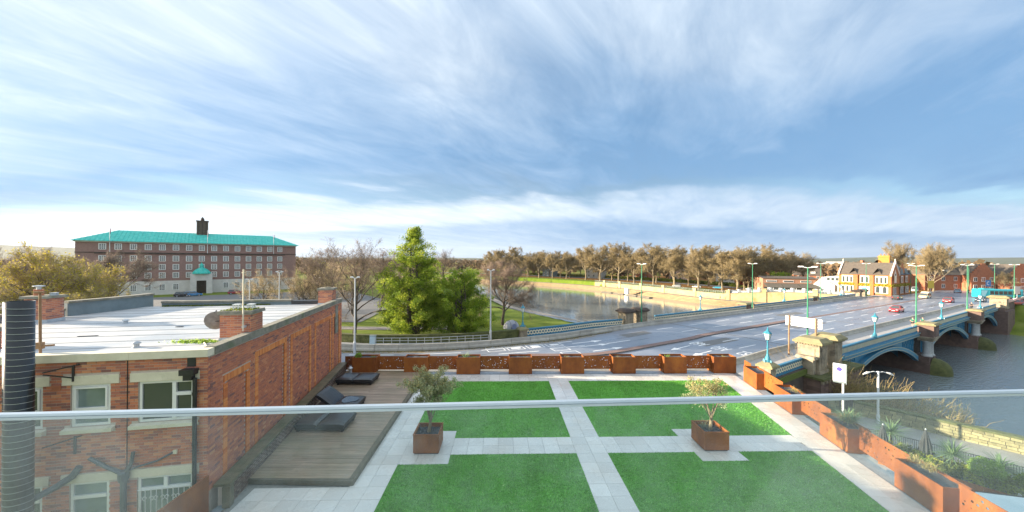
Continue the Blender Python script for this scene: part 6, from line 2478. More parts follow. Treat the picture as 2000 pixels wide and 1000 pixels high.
m.build('pole', M_WHITEMETAL, fp)
m = MB()
for i in range(5):
 m.poly([(0.05 + 0.04 * i, 0.03 * (i % 2), 5.4), (0.09 + 0.04 * i, 0.03 * ((i + 1) % 2), 5.4), (0.09 + 0.04 * i, 0.03 * ((i + 1) % 2), 6.9), (0.05 + 0.04 * i, 0.03 * (i % 2), 6.9)])
m.build('furled_flag', pm('furled flag', (0.35, 0.06, 0.08), (0.06, 0.07, 0.25), 0.8, 2.5), fp)
for s, lb in ((6.6, 'left white flagpole with a furled flag on the green roofed block'), (es + 1.4, 'middle white flagpole above the green domed entrance'), (46.4, 'right white flagpole near the right end of the green roof')):
 x, y, _ = OF(s, -0.6, 0)
 place(fp, used, (x, y, 13.2), 0.0, lb)
# ================================================================ vehicles
M_TYRE = pm('tyre', (0.02, 0.02, 0.02), (0.03, 0.03, 0.03), 0.85, 4)
M_RIM = pm('alloy rim', (0.45, 0.46, 0.47), (0.36, 0.37, 0.38), 0.35, 4, metal=0.7)
k = NT('headlight glass')
k.base((0.75, 0.76, 0.78))
k.rough(0.1)
M_HEAD = k.m
k = NT('tail light')
k.base((0.45, 0.02, 0.02))
k.rough(0.2)
M_TAIL = k.m
PAINTS = {}
def paint(name, c, rough=0.22):
 if name not in PAINTS:
  kk = NT(name + ' car paint')
  kk.base(c)
  kk.rough(rough)
  kk.p.inputs['Coat Weight'].default_value = 0.6
  PAINTS[name] = kk.m
 return PAINTS[name]
def loft(m, stations):
 """stations: (x, [(y,z)...half outline from bottom to top]) mirrored to both sides"""
 rings = []
 for x, prof in stations:
  r = [m.vert((x, -y, z)) for y, z in prof] + [m.vert((x, y, z)) for y, z in reversed(prof)]
  rings.append(r)
 n = len(rings[0])
 for a, b in zip(rings, rings[1:]):
  for i in range(n):
   j = (i + 1) % n
   m.face((a[i], a[j], b[j], b[i]))
 m.face(rings[0][::-1])
 m.face(rings[-1])
def car(label, x, y, ang, mat, shape='hatch', L=4.2, W=1.76, H=1.46, z=0.0, group='cars on the bridge road'):
 t = thing('car', label, 'car', (x, y, z), ang, group)
 h2, w2 = L / 2, W / 2
 hood = 0.80 if shape != 'van' else 1.0
 m = MB()
 st_ = []
 for fx, sh, wk, zb in ((-1.0, 0.62, 0.80, 0.42), (-0.97, 0.86, 0.90, 0.30), (-0.80, 0.94, 0.97, 0.22), (-0.35, 0.95, 1.0, 0.20), (0.25, 0.93, 1.0, 0.20), (0.48, 0.89, 0.99, 0.20), (0.80, hood * 0.97, 0.95, 0.22), (0.96, 0.70, 0.87, 0.26), (1.0, 0.56, 0.76, 0.34)):
  sh = sh if shape != 'van' else max(sh, 0.98 if fx < 0.75 else sh)
  st_.append((fx * h2, [(w2 * wk * 0.86, zb), (w2 * wk, zb + 0.12), (w2 * wk, (zb + sh) / 2 + 0.06), (w2 * wk * 0.95, sh - 0.03), (w2 * wk * 0.80, sh)]))
 loft(m, st_)
 m.build('body', mat, t, smooth=False)
 # greenhouse of dark glass, then the roof skin on it
 if shape == 'hatch':
  g = ((-0.90, 0.90), (-0.74, H - 0.03), (0.12, H - 0.03), (0.47, 0.90))
 elif shape == 'saloon':
  g = ((-0.72, 0.92), (-0.42, H - 0.03), (0.12, H - 0.03), (0.45, 0.90))
 else:
  g = ((-0.97, 0.95), (-0.92, H - 0.03), (0.40, H - 0.03), (0.66, 0.95))
 m = MB()
 w_lo, w_hi = w2 * 0.90, w2 * 0.70
 pl = []
 for (fx, zz) in g:
  w = w_lo if zz < 1.0 else w_hi
  pl.append(((fx * h2, -w, zz), (fx * h2, w, zz)))
 for a, b in zip(pl, pl[1:]):
  m.poly([a[0], b[0], b[1], a[1]])
 m.poly([p[0] for p in pl])
 m.poly([p[1] for p in pl][::-1])
 m.build('windows', M_GLASS, t)
 m = MB()
 x0, x1 = g[1][0] * h2, g[2][0] * h2
 m.box(x0 - 0.05, x1 + 0.05, -w_hi - 0.02, w_hi + 0.02, H - 0.03, H, taper=0.03)
 for sgn in (-1, 1):
  for (pa, pb) in ((pl[0], pl[1]), (pl[2], pl[3])):
   i = 0 if sgn < 0 else 1
   m.tube([pa[i], pb[i]], 0.035, 4)
  xm = (x0 + x1) / 2 - 0.1
  m.tube([(xm, sgn * w_lo, 0.92), (xm, sgn * w_hi, H - 0.02)], 0.035, 4)
 m.build('roof', mat, t)
 for fx in (-0.62, 0.64):
  for sgn in (-1, 1):
   m = MB(lambda u, v, zz, fx=fx, sgn=sgn: (fx * h2 + u, sgn * (w2 - 0.10) + zz * sgn, 0.32 + v))
   m.lathe([(0.20, 0.115), (0.31, 0.10), (0.325, 0.05), (0.325, -0.08), (0.2, -0.1)], 14)
   wh = m.build('wheel', M_TYRE, t)
   m = MB(lambda u, v, zz, fx=fx, sgn=sgn: (fx * h2 + u, sgn * (w2 - 0.10) + zz * sgn, 0.32 + v))
   m.lathe([(0.20, 0.116), (0.19, 0.125), (0.07, 0.118), (0.04, 0.13)], 10)
   m.build('rim', M_RIM, wh)
 for sgn in (-1, 1):
  m = MB()
  m.box(h2 * 0.93, h2 * 0.985, sgn * w2 * 0.62 - 0.16, sgn * w2 * 0.62 + 0.16, 0.56, 0.70, taper=0.02)
  m.build('headlight', M_HEAD, t)
  m = MB()
  m.box(-h2 * 0.995, -h2 * 0.95, sgn * w2 * 0.68 - 0.12, sgn * w2 * 0.68 + 0.12, 0.66, 0.86, taper=0.015)
  m.build('tail_light', M_TAIL, t)
  m = MB()
  m.box(h2 * 0.36, h2 * 0.42, sgn * (w2 * 0.98) - 0.07, sgn * (w2 * 0.98) + 0.07, 0.92, 1.03)
  m.build('mirror', mat, t)
 m = MB()
 m.box(h2 * 0.975, h2 * 1.004, -0.26, 0.26, 0.40, 0.50)
 m.build('number_plate', M_WHITE, t)
 return t
TOW = BANG + PI
AWY = BANG
bx = lambda s, t: BF(s, t)[:2]
car('bright red car driving toward the viewer alone in the middle of the bridge', *bx(63.0, 9.6), TOW, paint('bright red', (0.50, 0.022, 0.028)), 'saloon', 4.4)
car('red estate car beside the dark car near the far end of the bridge', *bx(104.5, 9.0), TOW, paint('tomato red', (0.45, 0.03, 0.03)), 'hatch', 4.3, 1.78, 1.5)
car('dark blue car just behind the red estate car', *bx(116.5, 5.0), TOW, paint('dark blue', (0.02, 0.035, 0.06)), 'saloon', 4.5)
car('dark brown car driving away at the left kerb in front of the pub', *bx(101.5, 18.5), AWY, paint('dark brown', (0.055, 0.042, 0.040)), 'hatch', 4.1, 1.75, 1.48)
car('silver and red car behind the far yellow stone pillar', *bx(113.0, -1.0), TOW - 0.5, paint('silver red', (0.42, 0.05, 0.05)), 'hatch', 4.2)
car('white car at the right edge of the photograph beyond the bridge', 155.5, 104.5, BANG + 1.2, paint('white', (0.70, 0.71, 0.72)), 'saloon', 4.4)
tk = car('beige works truck with a white bonnet in front of the yellow sign', *bx(115.2, 15.6), TOW, paint('beige', (0.52, 0.44, 0.26)), 'van', 5.2, 1.95, 1.7)
m = MB()
m.box(-2.4, 0.4, -0.85, 0.85, 1.70, 2.05, taper=0.12)
m.build('load_cover', M_CREAM, tk)
car('white van parked before the brick houses', 158, 135.5, BANG + 0.2, paint('white', (0.70, 0.71, 0.72)), 'van', 5.0, 1.9, 1.95)
car('pale blue car parked before the gabled brick house', 171, 132.5, BANG + 0.1, paint('pale blue', (0.30, 0.42, 0.50)), 'hatch')
gp_ = 'cars parked along the far embankment'
for x, y, c, lb in ((102.5, 172, ('sea blue', (0.03, 0.26, 0.40)), 'sea blue car parked under the far bank trees'), (86.5, 181, ('grey', (0.30, 0.32, 0.34)), 'grey car parked left of the blue car under the trees'),
     (113, 164, ('white', (0.7, 0.71, 0.72)), 'white car parked right of the blue car under the trees'), (94.5, 176.5, ('silver', (0.5, 0.52, 0.54)), 'silver car between the grey and the blue car under the trees')):
 car(lb, x, y, math.radians(135), paint(*c), 'hatch', 4.2, 1.78, 1.5, -2.36, gp_)
car('pale blue car passing along the embankment wall', 92.5, 133.5 + 11, math.radians(122), paint('ice blue', (0.45, 0.52, 0.58)), 'saloon', 4.5, 1.8, 1.42, -2.0, gp_)
for s, c, lb in ((OL_ * 0.47, ('bright blue', (0.04, 0.20, 0.42)), 'blue car parked in front of the office block entrance'), (OL_ * 0.66, ('dark red', (0.30, 0.02, 0.03)), 'dark red car parked to the right of the office block entrance'), (OL_ * 0.43, ('black', (0.02, 0.02, 0.022)), 'black car parked left of the blue car by the office block')):
 x, y, _ = OF(s, -12, 0)
 car(lb, x, y, OANG, paint(*c), 'hatch', 4.3, 1.8, 1.5, 0.0, 'cars parked before the office block')
# bus
bu = thing('bus', 'turquoise single deck bus crossing beyond the far end of the bridge', 'bus', (158.0, 112.5, 0), math.radians(-8))
M_TURQ = paint('turquoise', (0.02, 0.40, 0.46), 0.3)
m = MB()
st_ = []
for fx, wk in ((-5.9, 0.93), (-5.75, 1.0), (5.7, 1.0), (5.9, 0.92)):
 st_.append((fx, [(1.2 * wk, 0.35), (1.25 * wk, 0.6), (1.25 * wk, 2.2), (1.22 * wk, 2.85), (1.0 * wk, 3.05)]))
loft(m, st_)
m.build('body', M_TURQ, bu)
m = MB()
for sgn in (-1, 1):
 m.box(-3.3, 5.2, sgn * 1.26 - 0.012, sgn * 1.26 + 0.012, 1.35, 2.45)
m.box(5.86, 5.93, -1.0, 1.0, 1.2, 2.7)
m.build('window_band', M_GLASS, bu)
for sgn in (-1, 1):
 for xw in np.linspace(-3.3, 5.2, 8):
  m = MB()
  m.box(xw - 0.05, xw + 0.05, sgn * 1.275 - 0.012, sgn * 1.275 + 0.012, 1.3, 2.5)
  m.build('window_pillar', M_TURQ, bu)
 m = MB()
 m.poly([(-5.6, sgn * 1.262, 0.7), (-4.6, sgn * 1.262, 0.7), (-3.9, sgn * 1.262, 2.6), (-5.6, sgn * 1.262, 2.6)])
 m.build('side_swoosh', pm('bus pale blue', (0.35, 0.66, 0.72), (0.30, 0.60, 0.66), 0.3, 3) if sgn < 0 else MATS['bus pale blue'], bu)
 for xw in (-3.6, 3.9):
  m = MB(lambda u, v, zz, xw=xw, sgn=sgn: (xw + u, sgn * 1.12 + zz * sgn, 0.48 + v))
  m.lathe([(0.25, 0.15), (0.46, 0.14), (0.48, 0.05), (0.48, -0.15), (0.2, -0.16)], 14)
  wh = m.build('wheel', M_TYRE, bu)
  m = MB(lambda u, v, zz, xw=xw, sgn=sgn: (xw + u, sgn * 1.12 + zz * sgn, 0.48 + v))
  m.lathe([(0.25, 0.152), (0.1, 0.17), (0.05, 0.17)], 10)
  m.build('rim', M_RIM, wh)
m = MB()
m.box(-4.5, -1.5, -0.7, 0.7, 3.05, 3.25, taper=0.08)
m.build('roof_unit', M_TURQ, bu)
# ================================================================ people
M_SKIN = pm('skin', (0.56, 0.36, 0.27), (0.50, 0.31, 0.23), 0.6, 8)
M_HAIRD = pm('dark hair', (0.03, 0.022, 0.018), (0.05, 0.035, 0.025), 0.7, 20)
M_HAIRL = pm('blond hair', (0.42, 0.30, 0.15), (0.30, 0.21, 0.10), 0.7, 20)
def skin_mesh(name, verts, edges, radii, mat, root=0, sub=1):
 me = bpy.data.meshes.new(name)
 me.from_pydata(verts, edges, [])
 o = bpy.data.objects.new('tmp', me)
 COL.objects.link(o)
 sk = o.modifiers.new('s', 'SKIN')
 sk.use_smooth_shade = True
 for i, r in enumerate(radii):
  rr_ = r if isinstance(r, tuple) else (r, r)
  me.skin_vertices[0].data[i].radius = rr_
 me.skin_vertices[0].data[root].use_root = True
 sb = o.modifiers.new('u', 'SUBSURF')
 sb.levels = sb.render_levels = sub
 dg = bpy.context.evaluated_depsgraph_get()
 out = bpy.data.meshes.new_from_object(o.evaluated_get(dg))
 bpy.data.objects.remove(o)
 out.name = name
 out.materials.clear()
 out.materials.append(mat)
 return out
def person(label, loc, ang, top_mat, leg_mat, hair, stride=0.5, bare_legs=True, h=1.76):
 """a striding figure: one skinned body, with top, shorts or trousers, hair and shoes over it"""
 t = thing('person', label, 'person', loc, ang)
 s = h / 1.76
 a = stride
 def leg(sg, ph):
  hip = (0, sg * 0.10, 0.92)
  kn = (0.20 * ph * a * 2 + 0.05, sg * 0.10, 0.52)
  an = (0.34 * ph * a * 2 - (0.14 if ph < 0 else -0.02), sg * 0.10, 0.10 + (0.14 if ph < 0 else 0.0))
  toe = (an[0] + 0.19, sg * 0.12, an[2] - 0.06 - (0.10 if ph < 0 else 0))
  return hip, kn, an, toe
 l, r = leg(1, 1), leg(-1, -1)
 V = [(0, 0, 0.98), (0.01, 0, 1.15), (0.03, 0, 1.36), (0.04, 0, 1.46), (0.05, 0, 1.54), (0.075, 0, 1.66), (0.07, 0, 1.75)]
 R = [(0.13, 0.10), (0.125, 0.095), (0.15, 0.10), (0.07, 0.06), (0.055, 0.055), (0.085, 0.075), (0.06, 0.055)]
 E = [(0, 1), (1, 2), (2, 3), (3, 4), (4, 5), (5, 6)]
 for L_ in (l, r):
  i = len(V)
  V += list(L_)
  R += [0.085, 0.055, 0.038, 0.03]
  E += [(0, i), (i, i + 1), (i + 1, i + 2), (i + 2, i + 3)]
 for sg, ph in ((1, -1), (-1, 1)):
  i = len(V)
  V += [(0.02, sg * 0.19, 1.40), (-0.02 + 0.12 * ph * a * 2, sg * 0.25, 1.13), (0.16 * ph * a * 2 + 0.12, sg * 0.20, 1.02 if a > 0.3 else 0.90), (0.18 * ph * a * 2 + 0.19, sg * 0.18, 1.03 if a > 0.3 else 0.84)]
  R += [0.055, 0.042, 0.032, 0.034]
  E += [(2, i), (i, i + 1), (i + 1, i + 2), (i + 2, i + 3)]
 V = [tuple(q * s for q in v) for v in V]
 body = link('body', skin_mesh('body', V, E, R, M_SKIN), t)
 k1 = 1.22
 tv = [V[0], V[1], V[2], V[3], V[15], tuple((V[15][i] * 0.4 + V[16][i] * 0.6) for i in range(3)), V[19], tuple((V[19][i] * 0.4 + V[20][i] * 0.6) for i in range(3))]
 te = [(0, 1), (1, 2), (2, 3), (2, 4), (4, 5), (2, 6), (6, 7)]
 trr = [(0.15, 0.12), (0.148, 0.115), (0.172, 0.122), (0.075, 0.07), 0.07, 0.058, 0.07, 0.058]
 link('shirt', skin_mesh('shirt', tv, te, trr, top_mat), t)
 end = 0.75 if bare_legs else 1.0
 sv, se, sr = [V[0]], [], [(0.15, 0.118)]
 for base in (7, 11):
  i = len(sv)
  hip, kn, an = V[base], V[base + 1], V[base + 2]
  if bare_legs:
   sv += [hip, tuple(hip[q] * 0.35 + kn[q] * 0.65 for q in range(3))]
   sr += [0.105, 0.088]
   se += [(0, i), (i, i + 1)]
  else:
   sv += [hip, kn, an]
   sr += [0.105, 0.075, 0.058]
   se += [(0, i), (i, i + 1), (i + 1, i + 2)]
 link('shorts' if bare_legs else 'trousers', skin_mesh('shorts', sv, se, sr, leg_mat), t)
 hv = [tuple(q * s for q in v) for v in ((0.055, 0, 1.66), (0.05, 0, 1.76), (-0.03, 0, 1.70))]
 link('hair', skin_mesh('hair', hv, [(0, 1), (1, 2)], [(0.088, 0.085), (0.075, 0.07), 0.05], hair), t)
 for base, nm in ((9, 'shoe'), (13, 'shoe')):
  an, toe = V[base], V[base + 1]
  link('shoe', skin_mesh('shoe', [an, toe], [(0, 1)], [0.05, 0.04], M_BLACKMETAL), t)
 # face: nose, ears
 m = MB()
 hx, hz_ = 0.075 * s, 1.66 * s
 m.box(hx + 0.075, hx + 0.10, -0.012, 0.012, hz_ - 0.03, hz_ + 0.015)
 for sg in (-1, 1):
  m.box(hx - 0.02, hx + 0.015, sg * 0.085 - 0.01, sg * 0.085 + 0.01, hz_ - 0.03, hz_ + 0.03)
 m.build('face_features', M_SKIN, t)
 return t
M_GREENTOP = pm('green jersey', (0.015, 0.17, 0.115), (0.012, 0.13, 0.09), 0.8, 10)
M_BLACKCLOTH = pm('black cloth', (0.02, 0.02, 0.023), (0.03, 0.03, 0.033), 0.85, 10)
person('jogger in a dark green top and black shorts on the right footway', BF(36.6, 1.4, 0.12), AWY, M_GREENTOP, M_BLACKCLOTH, M_HAIRD, 0.5, True, 1.85)
person('fair haired jogger in a green top just right of the other jogger', BF(39.2, 0.75, 0.12), AWY, M_GREENTOP, M_BLACKCLOTH, M_HAIRL, 0.5, True, 1.72)
person('walker in dark clothes far along the right footway', BF(84.5, 2.0, 0.12), AWY, M_BLACKCLOTH, M_BLACKCLOTH, M_HAIRL, 0.22, False, 1.78)
pw = offset(fl, -8.6)
pi_ = int(np.argmin(np.linalg.norm(pw - np.array([82.0, 141.5]), axis=1)))
person('distant walker in dark clothes on the riverside path below the yellow wall', (pw[pi_][0], pw[pi_][1], -4.69), 2.2, M_BLACKCLOTH, M_BLACKCLOTH, M_HAIRD, 0.3, False, 1.75)
# ================================================================ the pub
pub = wthing('pub', 'gabled orange brick pub with white arched windows at the far end of the bridge', 'building', (129, 117.5, 0))
def UF(a, b, z):             # a along the bridge direction, b along the sunlit front
 return (129 + 0.8775 * a - 0.4796 * b, 117.5 + 0.4796 * a + 0.8775 * b, z)
M_PUBBRICK = pm('orange pub brick', (0.46, 0.18, 0.062), (0.36, 0.125, 0.05), 0.9, 3, c3=(0.27, 0.10, 0.055), scale3=0.7)
M_SLATE = pm('brown slate', (0.125, 0.105, 0.085), (0.085, 0.07, 0.058), 0.8, 1.6, bump=0.4, bscale=6)
M_BLUESLATE = pm('blue slate', (0.035, 0.085, 0.12), (0.028, 0.065, 0.095), 0.5, 1.5, bump=0.3, bscale=6)
M_PUBSTONE = pm('painted stone dressing', (0.74, 0.62, 0.54), (0.64, 0.53, 0.46), 0.8, 2)
FRL = 13.6
WD = 7.5
EH = 7.3
RH = 11.3
m = MB(UF)
m.box(0, WD, 0, FRL, -0.3, EH)
m.box(WD - 0.01, 19.5, 0.25, 9.5, -0.3, EH - 0.02)
m.poly([(0, 0, EH), (WD, 0, EH), (WD / 2, 0, RH)])
m.poly([(0, FRL, EH), (WD / 2, FRL, RH), (WD, FRL, EH)])
m.poly([(WD + 1, 0.25, EH), (WD + 8.5, 0.25, EH), (WD + 4.7, 0.25, RH + 0.3)])
m.build('wall', M_PUBBRICK, pub)
m = MB(UF)
m.poly([(-0.3, 0.1, EH - 0.25), (-0.3, FRL - 0.1, EH - 0.25), (WD / 2, FRL - 0.1, RH + 0.05), (WD / 2, 0.1, RH + 0.05)])
m.poly([(WD + 0.3, 0.1, EH - 0.25), (WD / 2, 0.1, RH + 0.05), (WD / 2, FRL - 0.1, RH + 0.05), (WD + 0.3, FRL - 0.1, EH - 0.25)])
for b0 in (3.4, 9.6):        # small triangular dormers
 m.poly([(-0.1, b0 - 1.2, EH - 0.05), (-0.1, b0, EH + 2.0), (2.2, b0, EH + 2.0)])
 m.poly([(-0.1, b0 + 1.2, EH - 0.05), (2.2, b0, EH + 2.0), (-0.1, b0, EH + 2.0)])
rf = m.build('roof', M_SLATE, pub)
m = MB(UF)
m.poly([(WD - 0.5, -0.1, EH - 0.2), (19.9, -0.1, EH - 0.2), (17.6, 4.7, RH + 1.0), (WD - 3.0, 4.7, RH + 1.0)])
m.poly([(19.9, -0.1, EH - 0.2), (19.9, 9.7, EH - 0.2), (17.6, 4.7, RH + 1.0)])
m.poly([(WD - 0.5, 9.7, EH - 0.2), (WD - 3.0, 4.7, RH + 1.0), (17.6, 4.7, RH + 1.0), (19.9, 9.7, EH - 0.2)])
m.build('blue_roof', M_BLUESLATE, pub)
for g in ((WD + 3.2, 1.4), (WD + 8.0, 1.4)):
 m = MB(UF)
 m.poly([(g[0] - 1.1, -0.12, EH + 0.1), (g[0] + 1.1, -0.12, EH + 0.1), (g[0], -0.12, EH + 2.0)])
 m.poly([(g[0] - 1.1, -0.12, EH + 0.1), (g[0], -0.12, EH + 2.0), (g[0], 2.2, EH + 2.0)])
 m.poly([(g[0] + 1.1, -0.12, EH + 0.1), (g[0], 2.2, EH + 2.0), (g[0], -0.12, EH + 2.0)])
 m.build('dormer', M_GREYPAINT, pub)
for b0, lab in ((0.0, None), (FRL, None)):
 m = MB(UF)
 for sgn in (-1, 1):
  x0, x1 = (WD / 2, -0.45) if sgn < 0 else (WD / 2, WD + 0.45)
  m.slab([(x0, RH + 0.55), (x0, RH - 0.1), (x1, EH - 0.55), (x1, EH + 0.15)], b0 - 0.22, b0 + 0.22, 'y')
 m.lathe([(0.18, RH + 0.5), (0.12, RH + 0.8), (0.22, RH + 1.0), (0.02, RH + 1.5)], 6, (WD / 2, b0))
 m.build('gable_coping', M_PUBSTONE, pub)
m = MB(UF)
m.box(WD / 2 - 0.2 + 1.8, WD / 2 + 1.0 + 1.8, 1.8, 4.6, RH - 0.8, RH + 2.6)
m.box(WD / 2 - 0.4 + 1.8, WD / 2 + 1.2 + 1.8, 1.6, 4.8, RH + 2.0, RH + 2.25)
cs_ = m.build('chimney', pm('sunny yellow brick', (0.52, 0.25, 0.05), (0.42, 0.18, 0.045), 0.9, 3), pub)
for b0 in (2.3, 3.2, 4.1):
 m = MB(UF)
 m.lathe([(0.2, RH + 2.6), (0.16, RH + 3.2)], 8, (WD / 2 + 2.2, b0))
 m.build('chimney_pot', M_TERRA, cs_)
def arch_window(frame, ax, c, z0, w, h, bays, parent):
 """white stone surround with narrow round headed lights cut dark into it"""
 def Q(u, d, z):
  return frame(-d, u, z) if ax == 'b' else frame(u, -d, z)
 m = MB(Q)
 m.box(c - w / 2, c + w / 2, 0.0, 0.10, z0, z0 + h)
 wdw = m.build('window', M_PUBSTONE, parent)
 for i in range(bays):
  cc = c - w / 2 + w * (i + 0.5) / bays
  lw = w / bays * 0.52
  m = MB(Q)
  pts = [(cc - lw / 2, z0 + 0.15), (cc + lw / 2, z0 + 0.15)]
  for k_ in range(7):
   an = PI * k_ / 6
   pts.append((cc + lw / 2 * math.cos(an), z0 + h * 0.70 + lw * 0.8 * math.sin(an)))
  m.slab(pts, 0.101, 0.125, 'y')
  m.build('pane', M_GLASS, wdw)
for b0, n_ in ((2.4, 3), (6.6, 2), (11.2, 3)):
 arch_window(UF, 'b', b0, 4.1, 3.1 if n_ == 3 else 2.4, 2.6, n_, pub)
for b0, n_ in ((2.4, 2), (11.2, 3)):
 arch_window(UF, 'b', b0, 0.7, 3.4, 2.4, n_, pub)
m = MB(UF)
m.box(-0.1, 0, 5.2, 8.2, 0.1, 2.9)
bd = m.build('doorway', M_PUBSTONE, pub)
m = MB(UF)
m.slab([(5.9, 0.2), (7.4, 0.2), (7.4, 1.9), (7.15, 2.4), (6.65, 2.6), (6.15, 2.4), (5.9, 1.9)], -0.13, -0.103, 'x')
m.build('blue_door', pm('blue door', (0.05, 0.24, 0.36), (0.04, 0.19, 0.29), 0.5, 2), bd)
for b0 in (4.6, 8.7):
 m = MB(UF)
 m.box(-0.5, 0, b0 - 0.4, b0 + 0.4, -0.3, EH - 0.4, taper=0.0)
 m.build('buttress', M_PUBBRICK, pub)
for a0 in (WD + 3.2, WD + 8.0):
 arch_window(UF, 'a', a0, 4.3, 2.2, 2.4, 2, pub)
m = MB(UF)
m.slab([(WD / 2 - 1.1, 4.4), (WD / 2 + 1.1, 4.4), (WD / 2 + 1.1, 7.2), (WD / 2, 9.0), (WD / 2 - 1.1, 7.2)], -0.10, 0.0, 'y')
gw = m.build('window', M_PUBSTONE, pub)
m = MB(lambda u, v, z: UF(WD / 2 + u, -0.115 + z, 7.2 + v))
m.lathe([(0.42, -0.012), (0.42, 0.012)], 12)
m.build('pane', M_GLASS, gw)
for a0, w_ in ((3.2, 3.0), (WD + 3.0, 3.4), (WD + 8.4, 3.6)):
 arch_window(UF, 'a', a0, 0.5, w_, 2.9, 4, pub)
# flower boxes along both faces
rg = np.random.default_rng(31)
n = 2600
bq = np.concatenate([np.column_stack([np.full(n // 2, -0.25), rg.uniform(0, FRL, n // 2)]), np.column_stack([rg.uniform(0, 19, n // 2), np.full(n // 2, -0.25)])])
P = np.array([UF(q[0] + rg.normal(0, 0.12), q[1] + rg.normal(0, 0.12), 3.55 + rg.normal(0, 0.20)) for q in bq]) - np.array([129, 117.5, 0])
V, F = leaf_arrays(rg, P, 0.30, 0.9)
tn = np.where(np.arange(n) < n // 2, rg.uniform(0.4, 1, n), rg.uniform(0, 0.4, n))
link('flower_boxes', np_mesh('flower_boxes', V, F, M_LEAFYELLOW, tn), pub, kind='stuff')
m = MB(UF)
m.box(1.1, 2.9, -0.55, -0.45, 5.2, 6.9)
m.build('hanging_sign', M_CREAM, pub)
# lean-to and restaurant to the left of the pub
ext = wthing('grey_extension', 'pale grey sloping extension with a white gabled porch left of the pub', 'building', UF(2, FRL + 4, 0))
m = MB(UF)
m.slab([(FRL + 0.03, -0.5), (FRL + 9.5, -0.5), (FRL + 9.5, 1.2), (FRL + 5.5, 5.6), (FRL + 0.03, 6.4)], 1.5, 7.0, 'x')
m.build('wall', pm('pale grey cladding', (0.40, 0.43, 0.42), (0.33, 0.36, 0.35), 0.7, 2), ext)
m = MB(UF)
m.slab([(FRL + 1.5, -0.3), (FRL + 5.5, -0.3), (FRL + 5.5, 2.6), (FRL + 3.5, 4.0), (FRL + 1.5, 2.6)], 0.6, 1.497, 'x')
m.build('porch', M_WHITE, ext)
m = MB(UF)
for i in range(3):
 m.box(1.45, 1.497, FRL + 0.6 + i * 1.3, FRL + 1.4 + i * 1.3, 4.4, 5.4)
m.build('window', M_GLASS, ext)
res = wthing('riverside_restaurant', 'low brick restaurant with dark sloping canopies above the yellow bank wall', 'building', (101, 141, -1.5))
RA0, RA1 = (104.0, 143.2), (121.0, 137.5)
L, XF = frame_on(*RA0, *RA1)
m = MB(XF)
m.box(0, L, 0, 9, -2.6, 4.6)
m.build('wall', pm('pale red brick', (0.40, 0.22, 0.14), (0.33, 0.17, 0.11), 0.9, 3), res)
m = MB(XF)
m.slab([(-0.3, 4.5), (4.5, 5.2), (9.3, 4.5), (9.3, 4.65), (4.5, 5.35), (-0.3, 4.65)], -0.5, L + 0.5, 'x')
m.build('roof', M_SLATE, res)
for i in range(3):
 m = MB(XF)
 m.box(1.2 + i * 5.8, 4.8 + i * 5.8, -0.08, -0.003, 3.0, 3.8)
 w_ = m.build('window', M_WHITE, res)
 m = MB(XF)
 m.box(1.35 + i * 5.8, 4.65 + i * 5.8, -0.10, -0.083, 3.15, 3.65)
 m.build('pane', M_GLASS, w_)
for i in range(3):
 m = MB(XF)
 m.slab([(-0.05, 2.6), (-4.2, 1.2), (-4.2, 1.05), (-0.05, 2.4)], 0.3 + i * 5.8, 5.9 + i * 5.8, 'x')
 m.build('canopy', pm('canopy cloth', (0.13, 0.115, 0.09), (0.09, 0.08, 0.065), 0.8, 3) if i == 0 else MATS['canopy cloth'], res)
for i in range(10):
 m = MB(XF)
 m.box(0.4 + i * 1.9 - 0.08, 0.4 + i * 1.9 + 0.08, -4.15, -3.97, -2.4, 1.05)
 m.build('canopy_post', M_WHITEMETAL, res)
m = MB(XF)
m.box(0.4, L - 0.4, -0.06, -0.003, -1.6, 1.0)
m.build('shopfront_glass', M_GLASS, res)
# white garden wall with piers on top of the embankment
gw_ = wthing('garden_wall', 'white garden wall with square piers along the top of the yellow bank wall', 'wall', (95, 137, -1.5))
sel2 = [i for i in range(nl) if 26 < wl_t[i] < 66]
gl_ = offset(fl, -12.2)[sel2]
gt = [tops[i] for i in sel2]
m = MB()
m.strip([(p[0], p[1], gt[i]) for i, p in enumerate(gl_)], [(p[0], p[1], gt[i] + 0.75) for i, p in enumerate(gl_)])
g2 = offset(gl_, -0.25)
m.strip([(p[0], p[1], gt[i] + 0.75) for i, p in enumerate(gl_)], [(p[0], p[1], gt[i] + 0.75) for i, p in enumerate(g2)])
m.strip([(p[0], p[1], gt[i] + 0.75) for i, p in enumerate(g2)], [(p[0], p[1], gt[i]) for i, p in enumerate(g2)])
m.build('wall', M_WHITEMETAL, gw_)
for p in resample(gl_, 12):
 j = int(np.argmin(np.linalg.norm(gl_ - p, axis=1)))
 m = MB()
 m.box(p[0] - 0.4, p[0] + 0.4, p[1] - 0.4, p[1] + 0.4, gt[j] - 0.1, gt[j] + 1.6)
 m.build('pier', M_WHITEMETAL, gw_)
